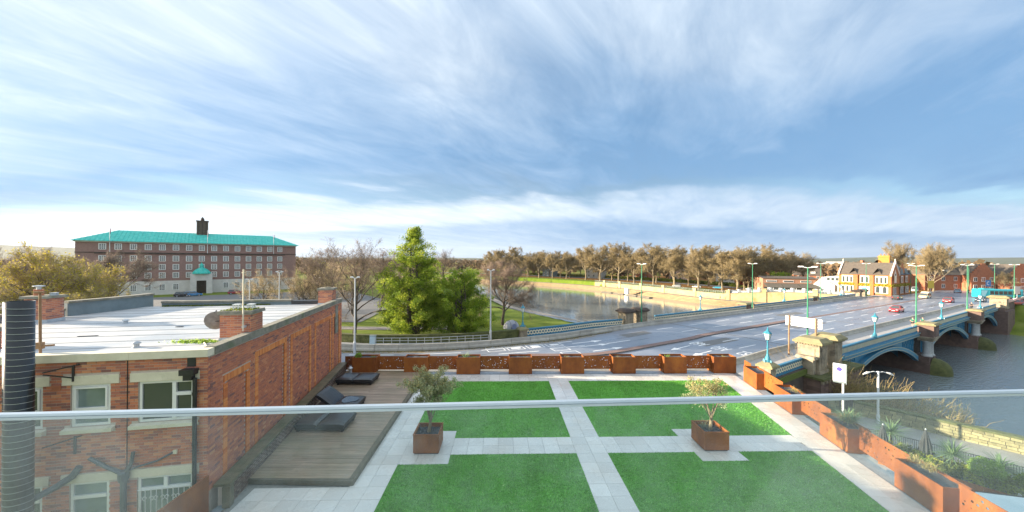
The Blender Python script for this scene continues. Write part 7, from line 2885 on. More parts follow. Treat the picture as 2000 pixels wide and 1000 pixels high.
# ================================================================ brick terrace beyond the street
M_HOUSEBRICK = pm('house brick', (0.42, 0.17, 0.085), (0.32, 0.12, 0.065), 0.9, 2, c3=(0.24, 0.11, 0.07), scale3=0.5)
def house(label, x, y, ang, w, d, h, roof_h, style, mat=None, wins=3):
 t = thing('brick_house', label, 'house', (x, y, 0), ang, 'brick houses beyond the street')
 mat = mat or M_HOUSEBRICK
 m = MB()
 m.box(-w / 2, w / 2, 0, d, -0.5, h)
 if style == 'stepped':       # stepped gable facing the street
  k_ = 6
  for i in range(k_):
   ww = w / 2 * (1 - i / k_)
   m.box(-ww, ww, 0.0, 0.5, h + roof_h * i / k_ + 0.002, h + roof_h * (i + 1) / k_)
 elif style == 'gable':
  m.slab([(-w / 2, h), (w / 2, h), (0, h + roof_h)], 0.0, 0.4, 'y')
 m.build('wall', mat, t)
 m = MB()
 if style in ('stepped', 'gable'):
  y0 = 0.35
  m.slab([(-w / 2 - 0.3, h - 0.2), (0, h + roof_h - 0.25), (w / 2 + 0.3, h - 0.2)], y0, d, 'y')
 else:
  m.slab([(-0.4, h - 0.1), (d / 2, h + roof_h), (d + 0.4, h - 0.1)], -w / 2, w / 2, 'x')
 rf_ = m.build('roof', M_SLATE, t)
 if style == 'eaves':
  m = MB()
  m.box(-w * 0.36, -w * 0.36 + 0.9, d / 2 - 0.5, d / 2 + 0.5, h + roof_h * 0.6, h + roof_h + 1.7)
  ch = m.build('chimney', mat, rf_)
  m = MB()
  m.box(w * 0.1, w * 0.1 + 2.0, 0.9, 2.2, h + 0.5, h + 2.0)
  m.build('dormer', M_WHITE, rf_)
 for fl_ in range(2):
  for i in range(wins):
   c = -w / 2 + w * (i + 0.5) / wins
   m = MB()
   m.box(c - 0.65, c + 0.65, -0.06, -0.003, 0.9 + fl_ * 3.0, 2.6 + fl_ * 3.0)
   wd = m.build('window', M_WHITE, t)
   for q in (-0.3, 0.3):
    m = MB()
    m.box(c + q - 0.24, c + q + 0.24, -0.075, -0.063, 1.05 + fl_ * 3.0, 2.45 + fl_ * 3.0)
    m.build('pane', M_GLASS, wd)
 return t
HA = BANG - 0.12
house('brick house with white dormer and bay left of the bare street tree', 157.5, 147, HA - 0.35, 12, 9, 6.4, 4.0, 'eaves')
house('brick terrace house with a white flat dormer behind the lamp post', 178.5, 143, HA - 0.45, 14, 9, 6.4, 4.2, 'eaves')
house('brick house with a stepped gable, the left of the pair', 189, 138.5, HA - 0.5, 8.5, 10, 6.6, 4.6, 'stepped')
house('brick house with a stepped gable, the right of the pair', 197.8, 133.8, HA - 0.5, 8.5, 10, 6.6, 4.6, 'stepped')
house('long dark roofed brick building behind the turquoise bus', 212, 131, HA - 0.5, 18, 10, 6.5, 5.2, 'eaves', None, 5)
house('brick building with a big end gable at the right edge', 209, 119, HA - 0.5, 10, 12, 8.0, 5.0, 'gable')
house('plain brick house at the right edge beyond the bus', 217, 112, HA - 0.5, 14, 10, 7.0, 4.5, 'eaves', None, 4)
# scattered houses behind the bank trees and far off
M_RENDER = pm('white render', (0.62, 0.60, 0.56), (0.52, 0.50, 0.46), 0.8, 1)
hr = random.Random(17)
far_houses = [(62, 262, 'pale rendered house glimpsed between the left bank trees', M_RENDER), (92, 248, 'brick house glimpsed behind the middle bank trees', M_HOUSEBRICK), (112, 236, 'pink rendered house behind the bank trees', pm('pink render', (0.60, 0.42, 0.34), (0.52, 0.35, 0.28), 0.8, 1)),
              (136, 220, 'white gabled house behind the right bank trees', M_RENDER), (152, 208, 'dark brick house behind the right bank trees', M_HOUSEBRICK), (30, 290, 'grey house far back at the left end of the tree row', M_GREYPAINT), (168, 196, 'brick house behind the trees near the restaurant', M_HOUSEBRICK)]
for x, y, lb, mt in far_houses:
 h_ = house(lb, x, y, math.radians(-40) + hr.uniform(-0.2, 0.2), hr.uniform(9, 13), 9, 6.0, 4.0, hr.choice(['eaves', 'gable']), mt)
 h_.location.z = -2.4
 h_['group'] = 'houses behind the bank trees'
for i in range(34):
 an = math.radians(hr.uniform(2, 52))
 r = hr.uniform(420, 1150)
 x, y = r * math.sin(an), r * math.cos(an)
 m = MB()
 w, d, h = hr.uniform(14, 46), hr.uniform(10, 20), hr.uniform(5, 10)
 m.box(-w / 2, w / 2, -d / 2, d / 2, -1, h)
 m.slab([(-d / 2 - 0.5, h), (0, h + 2.5), (d / 2 + 0.5, h)], -w / 2, w / 2, 'x')
 o = m.build('distant_building', hr.choice([M_RENDER, M_RENDER, M_HOUSEBRICK, M_GREYPAINT]))
 o.location = (x, y, -2.5)
 o.rotation_euler = (0, 0, hr.uniform(0, 3))
 tag(o, 'small pale building far off among the woods on the horizon', 'building', 'distant buildings on the horizon')
# signs beyond the bridge
def panel_sign(label, x, y, z0, z1, w, ang, col, back, shape='rect'):
 t = thing('road_sign', label, 'road sign', (x, y, 0), ang)
 m = MB()
 m.lathe([(0.06, 0), (0.06, z1)], 8)
 m.build('post', M_GALV, t)
 m = MB()
 m.box(-w / 2, w / 2, -0.10, -0.07, z0, z1, taper=0.0)
 m.build('panel', col, t)
 return t
M_SIGNYEL = pm('yellow sign', (0.62, 0.42, 0.03), (0.55, 0.37, 0.03), 0.5, 2)
M_SIGNBLUE = pm('blue sign', (0.03, 0.22, 0.50), (0.025, 0.19, 0.44), 0.5, 2)
panel_sign('square yellow road sign above the beige works truck', 144.8, 119.5, 2.6, 5.2, 2.6, 0.15, M_SIGNYEL, None)
panel_sign('small yellow sign beside the right end of the pub', 147.5, 126.0, 4.2, 5.4, 1.7, 0.2, M_SIGNYEL, None)
bs = panel_sign('blue road sign with a white curved arrow before the gabled houses', 166.0, 120.5, 3.3, 5.5, 2.2, 0.1, M_SIGNBLUE, None)
m = MB()
for q in range(9):
 a0, a1 = 0.9 + 4.4 * q / 9, 0.9 + 4.4 * (q + 1) / 9
 for r0, r1 in ((0.42, 0.66),):
  m.poly([(r0 * math.cos(a0), -0.105, 4.4 + r0 * math.sin(a0)), (r1 * math.cos(a0), -0.105, 4.4 + r1 * math.sin(a0)), (r1 * math.cos(a1), -0.105, 4.4 + r1 * math.sin(a1)), (r0 * math.cos(a1), -0.105, 4.4 + r0 * math.sin(a1))])
m.build('arrow_symbol', M_WHITE, bs)
panel_sign('white notice board in front of the turquoise bus', 157.6, 107.8, 1.9, 4.3, 2.0, 0.1, M_PUBSTONE, None)
# ================================================================ trees
def twig_cones(rg, P0, D, L, r):
 """many thin three-sided cones from P0 along D"""
 n = len(P0)
 D = D / np.linalg.norm(D, axis=1)[:, None]
 u = np.cross(D, rand_units(rg, n))
 u /= np.linalg.norm(u, axis=1)[:, None] + 1e-9
 w = np.cross(D, u)
 V = np.zeros((n, 4, 3))
 for k in range(3):
  a = 2 * PI * k / 3
  V[:, k] = P0 + (u * math.cos(a) + w * math.sin(a)) * r[:, None]
 V[:, 3] = P0 + D * L[:, None]
 o = (np.arange(n) * 4)[:, None]
 F = np.concatenate([o + np.array([[0, 1, 3]]), o + np.array([[1, 2, 3]]), o + np.array([[2, 0, 3]])])
 return V.reshape(-1, 3), F
def bare_tree(seed, H, spread, trunk_frac, limbs, lvl, kids, twigs, twig_len, twig_r, leaf_n=0, leaf_size=0.2, up=0.25, r0=None, droop=0.0):
 """returns meshes (trunk, twigs, leaves) of a leafless or nearly leafless broad crown, base at 0, height about H"""
 rg = np.random.default_rng(seed)
 r0 = r0 or H * 0.020
 tubes, tips, tipd = [], [], []
 th = H * trunk_frac
 tr = [np.array([0, 0, -0.5]), np.array([rg.normal(0, .08), rg.normal(0, .08), th * 0.5]), np.array([rg.normal(0, .15), rg.normal(0, .15), th])]
 # leader continues up
 lead = [tr[-1]]
 for i in range(5):
  lead.append(lead[-1] + np.array([rg.normal(0, 0.05 * H * .3), rg.normal(0, 0.05 * H * .3), (H * 0.86 - th) / 5]))
 pts = tr + lead[1:]
 rad = [r0 * 1.35, r0, r0 * 0.9] + [r0 * (0.8 - 0.13 * i) for i in range(5)]
 tubes.append((pts, rad, 7))
 def grow(p, d, ln, r, level):
  seg = 4 if level < 2 else 3
  q = p.copy()
  dd = d / np.linalg.norm(d)
  P = [q.copy()]
  R = [r]
  for i in range(seg):
   dd = dd + rg.normal(0, 0.16, 3) + np.array([0, 0, up * 0.25 - droop * (i / seg) * (level > 0)])
   dd /= np.linalg.norm(dd)
   q = q + dd * ln / seg
   P.append(q.copy())
   R.append(max(r * (1 - 0.6 * (i + 1) / seg), 0.008))
  tubes.append((P, R, 5 if level < 2 else 3))
  if level >= lvl:
   for i in range(1, len(P)):
    tips.append(P[i])
    tipd.append(P[i] - P[i - 1])
   return
  for k in range(kids):
   t = rg.uniform(0.25, 1.0)
   i = min(int(t * seg), seg - 1)
   s = P[i] + (P[i + 1] - P[i]) * (t * seg - i)
   nd = dd + rg.normal(0, 0.62, 3)
   nd[2] += up * 0.5
   grow(s, nd, ln * rg.uniform(0.45, 0.72), R[i] * 0.62, level + 1)
  # continue the tip
  grow(P[-1], dd + rg.normal(0, 0.2, 3), ln * 0.55, R[-1], level + 1)
 for k in range(limbs):
  t = (k + 0.5) / limbs
  i = t * 4.0
  j = int(i)
  base = lead[j] + (lead[j + 1] - lead[j]) * (i - j)
  a = k * 2.4 + rg.uniform(-0.4, 0.4)
  hz_ = 1.0 - 0.55 * t
  d = np.array([math.cos(a), math.sin(a), up + 0.55 + 0.7 * t])
  ln = spread * (0.62 - 0.22 * t) * rg.uniform(0.8, 1.15)
  grow(base, d, ln, r0 * (0.55 - 0.3 * t), 0)
 m = MB()
 for P, R, n in tubes:
  m.tube([tuple(p) for p in P], R, n, False)
 tips = np.array(tips)
 tipd = np.array(tipd)
 i = rg.integers(0, len(tips), twigs)
 D = tipd[i] / np.linalg.norm(tipd[i], axis=1)[:, None] + rg.normal(0, 0.75, (twigs, 3))
 D[:, 2] += up * 0.6 - droop
 L_ = twig_len * rg.uniform(0.4, 1.2, twigs)
 P0 = tips[i]
 V, F = twig_cones(rg, P0, D, L_, np.full(twigs, twig_r))
 # second order twigs from the middle of the first
 Dn = D / np.linalg.norm(D, axis=1)[:, None]
 P1 = P0 + Dn * (L_ * rg.uniform(0.3, 0.7, twigs))[:, None]
 V2, F2 = twig_cones(rg, P1, Dn + rg.normal(0, 0.6, (twigs, 3)), L_ * 0.65, np.full(twigs, twig_r * 0.8))
 V, F = np.concatenate([V, V2]), np.concatenate([F, F2 + len(V)])
 tint = np.clip(rg.normal(0.5, 0.25, len(F)), 0, 1)
 leaf = None
 if leaf_n:
  j = rg.integers(0, twigs, leaf_n)
  LP = P0[j] + Dn[j] * (L_[j] * rg.uniform(0.3, 1.0, leaf_n))[:, None] + rg.normal(0, 0.08, (leaf_n, 3))
  leaf = (LP, leaf_size, rg)
 return m, (V, F, tint), leaf
class TreeKind:
 def __init__(self, name, seeds, bark, twigm, leafm, **kw):
  self.name = name
  self.var = []
  for s in seeds:
   m, (V, F, tn), leaf = bare_tree(s, **kw)
   tm = m.mesh('trunk', bark)
   cm = np_mesh('crown', V, F, twigm, tn)
   lm = leaf_mesh('leaves', leaf[2], leaf[0], leaf[1], leafm, 0.7) if leaf else None
   self.var.append((tm, cm, lm))
  self.i = 0
 def place(self, label, loc, rot, scale, group=None, cat='tree'):
  tm, cm, lm = self.var[self.i % len(self.var)]
  self.i += 1
  t = thing(self.name, label, cat, loc, rot, group)
  t.scale = scale if isinstance(scale, tuple) else (scale,) * 3
  link('trunk', tm, t)
  link('crown', cm, t)
  if lm:
   link('leaves', lm, t)
  return t
tr_ = random.Random(99)
# plane trees along the far embankment
plane = TreeKind('plane_tree', (1, 2, 3, 4, 5, 6), M_BARKPALE, M_TWIGGOLD, M_LEAFBROWN, H=19.0, spread=12.0, trunk_frac=0.22, limbs=9, lvl=2, kids=4, twigs=5200, twig_len=1.5, twig_r=0.028, leaf_n=5200, leaf_size=0.34, up=0.25)
fo = smoothline(FAR[4:13], 200)
fol = np.concatenate([[0], np.cumsum(np.linalg.norm(np.diff(fo, axis=0), axis=1))])
lab_place = ['by the restaurant', 'behind the far lamp posts', 'above the long yellow wall', 'in the middle of the far bank', 'above the grassy slope', 'near the floating pontoon', 'toward the left bend of the river', 'at the far left bend']
row_lab = ['front row plane tree on the far bank ', 'back row plane tree on the far bank ']
cnt = 0
for row, (off, st0, step) in enumerate(((-22, 38, 11.5), (-37, 31, 8.5), (-58, 36, 8.0))):
 q = st0
 while q < fol[-1] - 90:
  pt = np.array([np.interp(q, fol, offset(fo, off)[:, i]) for i in (0, 1)])
  s_, t_ = st_of(pt[None])
  z = -2.45 + 2.45 * float(sm(75, 35, t_)[0])
  sc = tr_.uniform(0.72, 1.06) if row else tr_.uniform(0.78, 1.14)
  if row == 2:
   sc *= 0.85
  if t_[0] > 47 or row == 2:
   k_ = min(int((q - st0) / 33), 7)
   plane.place((row_lab[min(row, 1)] if row < 2 else 'rearmost plane tree ') + lab_place[k_], (pt[0] + tr_.uniform(-1.5, 1.5), pt[1] + tr_.uniform(-1.5, 1.5), z), tr_.uniform(0, 6.28), (sc * 1.22, sc * 1.22, sc), 'plane trees of the far embankment, ' + ['front row', 'back row', 'rear row'][row] + ' ' + lab_place[k_])
  q += step * tr_.uniform(0.85, 1.2)
# large bare trees on the near bank and at the left
big = TreeKind('bare_tree', (11, 12), M_BARK, M_TWIGDARK, M_LEAFBROWN, H=15.5, spread=11.0, trunk_frac=0.16, limbs=13, lvl=3, kids=3, twigs=6500, twig_len=0.9, twig_r=0.011, leaf_n=1200, leaf_size=0.16, up=0.32)
big.place('large bare brown tree left of the tall green tree', (-24.3, 53.5, -0.2), 0.4, (0.9, 0.9, 0.79), 'large bare trees beyond the brick building')
big.place('bare brown tree behind the corner chimney, left of the largest bare tree', (-35.5, 63.0, -0.2), 2.2, (0.8, 0.8, 0.76), 'large bare trees beyond the brick building')
big.place('bare spreading tree behind the grey lamp post by the river', (-19.5, 72.0, -0.8), 4.0, (0.8, 0.8, 0.66), 'large bare trees beyond the brick building')
big.place('wide bare brown tree farther back on the left river bank', (-33, 88.0, -0.2), 1.1, (1.0, 1.0, 0.8), 'large bare trees beyond the brick building')
big.place('bare tree far back between office block and river', (-52, 100.0, -0.2), 3.1, (1.0, 1.0, 0.76), 'large bare trees beyond the brick building')
big.place('bare tree at the back of the riverside lawn', (-38, 118.0, -0.2), 5.1, (1.0, 1.0, 0.8), 'large bare trees beyond the brick building')
big.place('bare tree farthest back on the left bank of the river', (-30, 150.0, -0.2), 0.1, (1.1, 1.1, 0.85), 'large bare trees beyond the brick building')
drp = TreeKind('bare_tree', (31,), M_BARK, M_TWIGDARK, M_LEAFBROWN, H=9.6, spread=8.2, trunk_frac=0.24, limbs=13, lvl=2, kids=4, twigs=9000, twig_len=1.1, twig_r=0.013, up=0.12, droop=0.10, r0=0.26)
drp.place('small bare tree with drooping branches beside the grey tent', (-1.6, 62.6, -0.15), 0.9, 1.0)
# yellow and olive leaved trees in front of the office block
olv = TreeKind('autumn_tree', (41, 42, 43), M_BARK, M_TWIG, M_LEAFYELLOW, H=12.0, spread=9.5, trunk_frac=0.18, limbs=11, lvl=2, kids=4, twigs=9000, twig_len=1.0, twig_r=0.016, leaf_n=10000, leaf_size=0.20, up=0.25)
olv2 = TreeKind('autumn_tree', (51, 52), M_BARK, M_TWIG, M_LEAFBROWN, H=10.5, spread=9.0, trunk_frac=0.18, limbs=11, lvl=2, kids=4, twigs=4600, twig_len=0.95, twig_r=0.012, leaf_n=1800, leaf_size=0.15, up=0.22)
gA = 'autumn trees in front of the office block'
for (x, y, r, s, lb, kd) in ((-59.5, 44.5, 0.3, (0.82, 0.82, 0.9), 'olive and yellow leaved tree with a dark forked trunk at the left', olv), (-56.5, 47, 1.9, (0.62, 0.62, 0.76), 'yellowing tree just left of the office block windows', olv), (-68, 54, 4.0, (0.7, 0.7, 0.76), 'yellowing tree behind the leftmost forked tree', olv), (-51.5, 40.5, 2.6, 0.55, 'low bright yellow bushy tree behind the raised roof parapet', olv),
                             (-47.5, 66, 3.3, 0.72, 'bare brown tree left of the domed entrance', olv2), (-38.8, 68, 5.2, 0.70, 'bare brown tree right of the domed entrance', olv2), (-36.0, 60.0, 1.0, 0.74, 'bare olive tree behind the tall grey lamp post', olv2), (-41.5, 80, 2.0, 0.86, 'olive twigged tree near the right end of the office block', olv2), (-34, 74, 0.2, 0.86, 'olive twigged tree left of the bare river trees', olv2)):
 kd.place(lb, (x, y, -0.1), r, s, gA)
gry = TreeKind('bare_tree', (61,), M_BARK, M_TWIGDARK, M_LEAFOLIVE, H=11.5, spread=9.5, trunk_frac=0.15, limbs=12, lvl=2, kids=4, twigs=9000, twig_len=1.1, twig_r=0.016, leaf_n=1600, leaf_size=0.13, up=0.25)
for (x, y, r, s, lb) in ((-69, 46, 0.3, 0.94, 'grey bare tree at the left edge behind the black duct'), (-80, 58, 2.3, 0.98, 'grey bare tree farther back at the left edge'), (-90, 78, 4.1, 1.0, 'grey bare tree far back at the left edge')):
 gry.place(lb, (x, y, -0.1), r, s, 'grey bare trees at the left edge')
# the two dense green trees
def leafy_tree(label, loc, H, prof, n, size, mat, trunk_r, seed, name='green_tree', clump=0.55, stems=1):
 """crown radius follows prof(height fraction) with leafy clumps and gaps; prof returns radius in metres"""
 rg = np.random.default_rng(seed)
 t = thing(name, label, 'tree', loc)
 m = MB()
 for s in range(stems):
  ox = (s - (stems - 1) / 2) * 1.1
  m.tube([(ox, 0, -0.4), (ox * 1.2 + rg.normal(0, .1), rg.normal(0, .1), H * 0.3), (ox * 1.0 + rg.normal(0, .2), rg.normal(0, .2), H * 0.62), (ox * 0.6, 0, H * 0.97)], [trunk_r * 1.3, trunk_r, trunk_r * 0.6, 0.03], 7, False)
 cl = []
 nb = int(H * 11)
 for k in range(nb):
  f = rg.uniform(0.03, 1.0) ** 0.9
  a = rg.uniform(0, 2 * PI)
  R = prof(f) * (1 + 0.20 * math.sin(a * 3 + f * 9 + seed) + 0.15 * math.sin(a * 5 - f * 17)) * rg.uniform(0.60, 1.14)
  z0 = f * H * 0.95
  p0 = np.array([0, 0, max(z0 - R * 0.25, 0.2)])
  p1 = np.array([math.cos(a) * R, math.sin(a) * R, z0 + R * 0.30])
  m.tube([tuple(p0), tuple((p0 + p1) / 2 + np.array([0, 0, 0.15])), tuple(p1)], [0.05 + 0.04 * (1 - f), 0.035, 0.012], 3, False)
  for q in np.linspace(0.30, 1.0, max(3, int(R * 2.2))):
   if q < 0.55 and rg.uniform() < 0.5:
    continue
   cl.append(p0 + (p1 - p0) * q + rg.normal(0, 0.18, 3) * (0.4 + q))
 m.build('trunk', M_BARK, t)
 cl = np.array(cl)
 w = rg.uniform(0.3, 1.4, len(cl))
 i = rg.choice(len(cl), n, p=w / w.sum())
 P = cl[i] + rg.normal(0, clump, (n, 3)) * np.array([1, 1, 0.85])
 cd = np.clip(rg.normal(0.45, 0.22, len(cl)), 0, 1)
 tint = np.clip(cd[i] + rg.normal(0, 0.12, n), 0, 1)
 link('crown', leaf_mesh('crown', rg, P, size, mat, 0.75, 0.0, tint), t)
 return t
def prof_tall(f):
 if f < 0.12:
  return 3.6 + f * 12
 return 5.5 * (1 - ((f - 0.12) / 0.88) ** 1.5) ** 0.95 + 0.3
def prof_round(f):
 return 4.8 * math.sqrt(max(0.02, 1 - ((f - 0.40) / 0.62) ** 2))
leafy_tree('tall dense green tree standing above the mossy wall', (-15.2, 53.6, -0.2), 17.4, prof_tall, 80000, 0.18, M_LEAFGREEN, 0.30, 5, clump=0.27, stems=2)
leafy_tree('broad rounded green tree right of the tall green one', (-8.0, 54.6, -0.2), 10.3, prof_round, 56000, 0.17, M_LEAFDEEP, 0.22, 9, clump=0.26, stems=2)
# mid distance brown woodland and single trees at the right
wood = TreeKind('woodland_tree', (71, 72), M_BARK, M_TWIG, M_LEAFBROWN, H=12.0, spread=9.0, trunk_frac=0.15, limbs=9, lvl=2, kids=3, twigs=2600, twig_len=1.6, twig_r=0.035, leaf_n=2600, leaf_size=0.42, up=0.25)
pubt = TreeKind('bare_tree', (81,), M_BARKPALE, M_TWIGGOLD, M_LEAFBROWN, H=15.0, spread=11.0, trunk_frac=0.2, limbs=11, lvl=2, kids=4, twigs=6500, twig_len=1.5, twig_r=0.024, leaf_n=1800, leaf_size=0.3, up=0.5)
for (x, y, z, r, s, lb) in ((124, 158, -0.8, 0.2, (1.15, 1.15, 0.84), 'broad golden tree rising behind the pub roof left half'), (137, 162, -0.5, 1.2, (1.05, 1.05, 0.82), 'golden tree behind the pub chimney'), (113, 165, -1.5, 2.2, (1.0, 1.0, 0.72), 'golden brown tree behind the grey extension'),
                            (176, 158, 0, 3.0, (1.0, 1.0, 1.07), 'dark bare round tree rising right of the blue pub roof'), (180, 148, 0, 4.0, (0.85, 0.85, 0.98), 'golden bare tree right of the pub'), (166.5, 136.5, 0, 5.0, (0.78, 0.78, 0.96), 'upright pale bare tree in front of the brick houses'), (170, 141, 0, 2.4, (0.72, 0.72, 0.85), 'second pale bare tree in front of the brick houses'),
                            (188, 131.5, 0, 2.0, (0.42, 0.42, 0.42), 'small brown tree before the stepped gables')):
 pubt.place(lb, (x, y, z), r, s, 'bare trees around the pub and houses')
leafy_tree('dark green shrub tree behind the restaurant roof', (117, 152, -1.5), 7.8, lambda f: 4.2 * math.sqrt(max(0.02, 1 - ((f - 0.5) / 0.55) ** 2)), 3500, 0.55, M_LEAFDEEP, 0.15, 21, 'evergreen_shrub', 0.5)
leafy_tree('red leaved tree behind the restaurant', (121, 178, -1.5), 8.2, lambda f: 5.5 * math.sqrt(max(0.02, 1 - ((f - 0.5) / 0.55) ** 2)), 3200, 0.55, M_LEAFRED, 0.15, 22, 'red_tree', 0.5)
leafy_tree('yellow leaved tree behind the left bare trees by the office block', (-66, 120, -0.2), 11.0, lambda f: 3.5 * math.sqrt(max(0.02, 1 - ((f - 0.5) / 0.55) ** 2)), 2600, 0.4, M_LEAFYELLOW, 0.15, 23, 'yellow_tree', 0.5)
# woodland reading as one mass toward the horizon: many small crowns in one object
rg = np.random.default_rng(55)
Vs, Fs, Ts = [], [], []
nv = 0
nt = 0
while nt < 1500:
 an = math.radians(rg.uniform(-52, 54))
 r = 290 + 1500 * rg.uniform() ** 1.7
 x, y = r * math.sin(an), r * math.cos(an)
 if y < 40:
  continue
 p = np.array([[x, y]])
 hh, rv, dn_, df_2, s_, t_ = land_height(p)
 if rv[0] or dn_[0] < 14 or (df_2[0] < 75 and dn_[0] > df_2[0]) or (t_[0] < 20 and s_[0] < 210):
  continue
 Hh = rg.uniform(7, 13)
 n = 46
 d = rand_units(rg, n)
 Rr = Hh * 0.55
 P = d * Rr * rg.uniform(0.55, 1.05, n)[:, None] * np.array([1.1, 1.1, 0.85]) + np.array([x, y, hh[0] + Hh * 0.55])
 V, F = leaf_arrays(rg, P, 2.6, 0.9)
 Vs.append(V)
 Fs.append(F + nv)
 Ts.append(np.clip(rg.normal(rg.uniform(0.2, 0.8), 0.15, n), 0, 1))
 nv += len(V)
 nt += 1
wm_ = leaf_mat('woodland mass', (0.075, 0.060, 0.036), (0.155, 0.105, 0.055), (0.20, 0.125, 0.07), 0.15, 0.9)
link('far_woodland', np_mesh('far_woodland', np.concatenate(Vs), np.concatenate(Fs), wm_, np.concatenate(Ts)), kind='stuff')
# hedges under the far bank trees, seen as one low line
rg = np.random.default_rng(56)
hl = offset(fo, -56)
n = 9000
q = rg.uniform(60, fol[-1] - 120, n)
P = np.column_stack([np.interp(q, fol, hl[:, 0]) + rg.normal(0, 0.6, n), np.interp(q, fol, hl[:, 1]) + rg.normal(0, 0.6, n), -2.4 + rg.uniform(0, 1.9, n)])
V, F = leaf_arrays(rg, P, 0.75, 0.8)
o = link('hedge', np_mesh('hedge', V, F, M_HEDGE, np.clip(0.5 + 0.35 * np.sin(q * 0.06) + rg.normal(0, 0.15, n), 0, 1)))
tag(o, 'long low green and yellow hedge behind the far bank trees', 'hedge')
# dry leaves gathered at the foot of the mossy wall and the kerb
rg = np.random.default_rng(57)
n = 2600
i = rg.integers(0, len(wpts) - 1, n)
f = rg.uniform(0, 1, n)[:, None]
P = np.column_stack([wpts[i] * (1 - f) + wpts[i + 1] * f + np.column_stack([rg.normal(0, 0.5, n), 1.6 + rg.uniform(0, 3.2, n)]), rg.uniform(0.0, 0.06, n)])
V, F = leaf_arrays(rg, P, 0.20, 0.8)
kk = len(bl)
j = rg.integers(30, 78, 2600)
ff = rg.uniform(0, 1, 2600)[:, None]
P2 = np.column_stack([LK[j] * (1 - ff) + LK[j + 1] * ff + np.column_stack([rg.normal(0, 0.15, 2600), -0.12 - abs(rg.normal(0, 0.20, 2600))]), np.full(2600, 0.012)])
V2, F2 = leaf_arrays(rg, P2, 0.13, 0.8)
link('fallen_leaves', np_mesh('fallen_leaves', np.concatenate([V, V2]), np.concatenate([F, F2 + len(V)]), M_LEAFBROWN, rg.uniform(0, 1, n + 2600)), kind='stuff')
# ================================================================ lower garden and river path at the right
m = MB()
m.prism([(15.4, 24.5), (13.0, 8.0), (30, 8.0), (47, 8.0), (43.5, 14.0), (31.6, 26.8), (27.0, 31.0), (16.2, 27.5)], -4.6, -3.0)
m.build('garden_terrace', pm('grey garden paving', (0.46, 0.46, 0.45), (0.36, 0.36, 0.35), 0.8, 2), kind='structure')
m = MB()
m.poly([(24, 31.5, -3.97), (27.0, 31.3, -3.97), (31.9, 27.0, -3.97), (43.8, 14.2, -3.97), (56, 3, -3.97), (70, 0, -3.97), (42.0, 29.0, -3.97), (36.3, 35.2, -3.97), (30, 38, -3.97)])
m.build('river_path', pm('worn path', (0.36, 0.355, 0.34), (0.27, 0.265, 0.25), 0.85, 0.8), kind='structure')
# river wall of squared stones
RW = [(32.6, 39.6), (36.5, 35.1), (42.2, 28.9), (52.0, 18.0), (72, -4)]
rwp = smoothline(RW, 60)
rw = wthing('river_wall', 'low wall of yellow squared stones between the path and the river', 'wall', (42, 29, -4))
ro1 = offset(rwp, 0.5)
m = MB()
m.strip(zs(rwp, -4.2), zs(rwp, -2.75))
m.strip(zs(ro1, -2.75), zs(ro1, -7.0))
m.strip(zs(rwp, -2.75), zs(ro1, -2.75))
m.build('wall_core', M_DARKSTONE, rw)
sb = MB()
sb.box(-0.5, 0.5, -0.06, 0.02, 0, 1, 'k', taper=0.0)
sb_me = sb.mesh('stone_block', M_YELLOWSTONE)
RL = np.concatenate([[0], np.cumsum(np.linalg.norm(np.diff(rwp, axis=0), axis=1))])
rr = random.Random(8)
zrow = -4.05
nst = 0
for row, hh in enumerate((0.27, 0.25, 0.27, 0.24, 0.24)):
 q = rr.uniform(0, 0.3)
 while q < 27.5 and nst < 296:
  L_ = rr.uniform(0.45, 0.95)
  a = [np.interp(q, RL, rwp[:, i]) for i in (0, 1)]
  b = [np.interp(q + L_, RL, rwp[:, i]) for i in (0, 1)]
  o = link('stone_block', sb_me, rw, ((a[0] + b[0]) / 2 - 42, (a[1] + b[1]) / 2 - 29, zrow + 4 + 0.004), math.atan2(b[1] - a[1], b[0] - a[0]))
  # the wall face looks left of its own direction reversed: keep the proud side toward the path
  o.rotation_euler = (0, 0, math.atan2(b[1] - a[1], b[0] - a[0]))
  o.scale = (L_ - 0.035, rr.uniform(0.6, 1.5), hh - 0.03)
  q += L_
  nst += 1
 zrow += hh
m = MB()
c0, c1 = offset(rwp, -0.12), offset(rwp, 0.6)
m.strip(zs(c0, -2.78), zs(c0, -2.6))
m.strip(zs(c0, -2.6), zs(c1, -2.6))
m.strip(zs(c1, -2.6), zs(c1, -2.8))
m.build('coping', M_MOSSWALL, rw)
for q, w_ in ((4.2, 0.5), (17.2, 0.75)):
 a = [np.interp(q, RL, rwp[:, i]) for i in (0, 1)]
 b = [np.interp(q + 0.3, RL, rwp[:, i]) for i in (0, 1)]
 L, xf = frame_on(a[0], a[1], b[0], b[1])
 m = MB(xf)
 m.box(-w_, w_, -0.3, 0.75, -4.2, -2.35)
 m.box(-w_ - 0.08, w_ + 0.08, -0.38, 0.83, -2.347, -2.15, taper=0.1)
 m.build('wall_pier', M_MOSSWALL if q > 10 else M_DARKSTONE, rw)
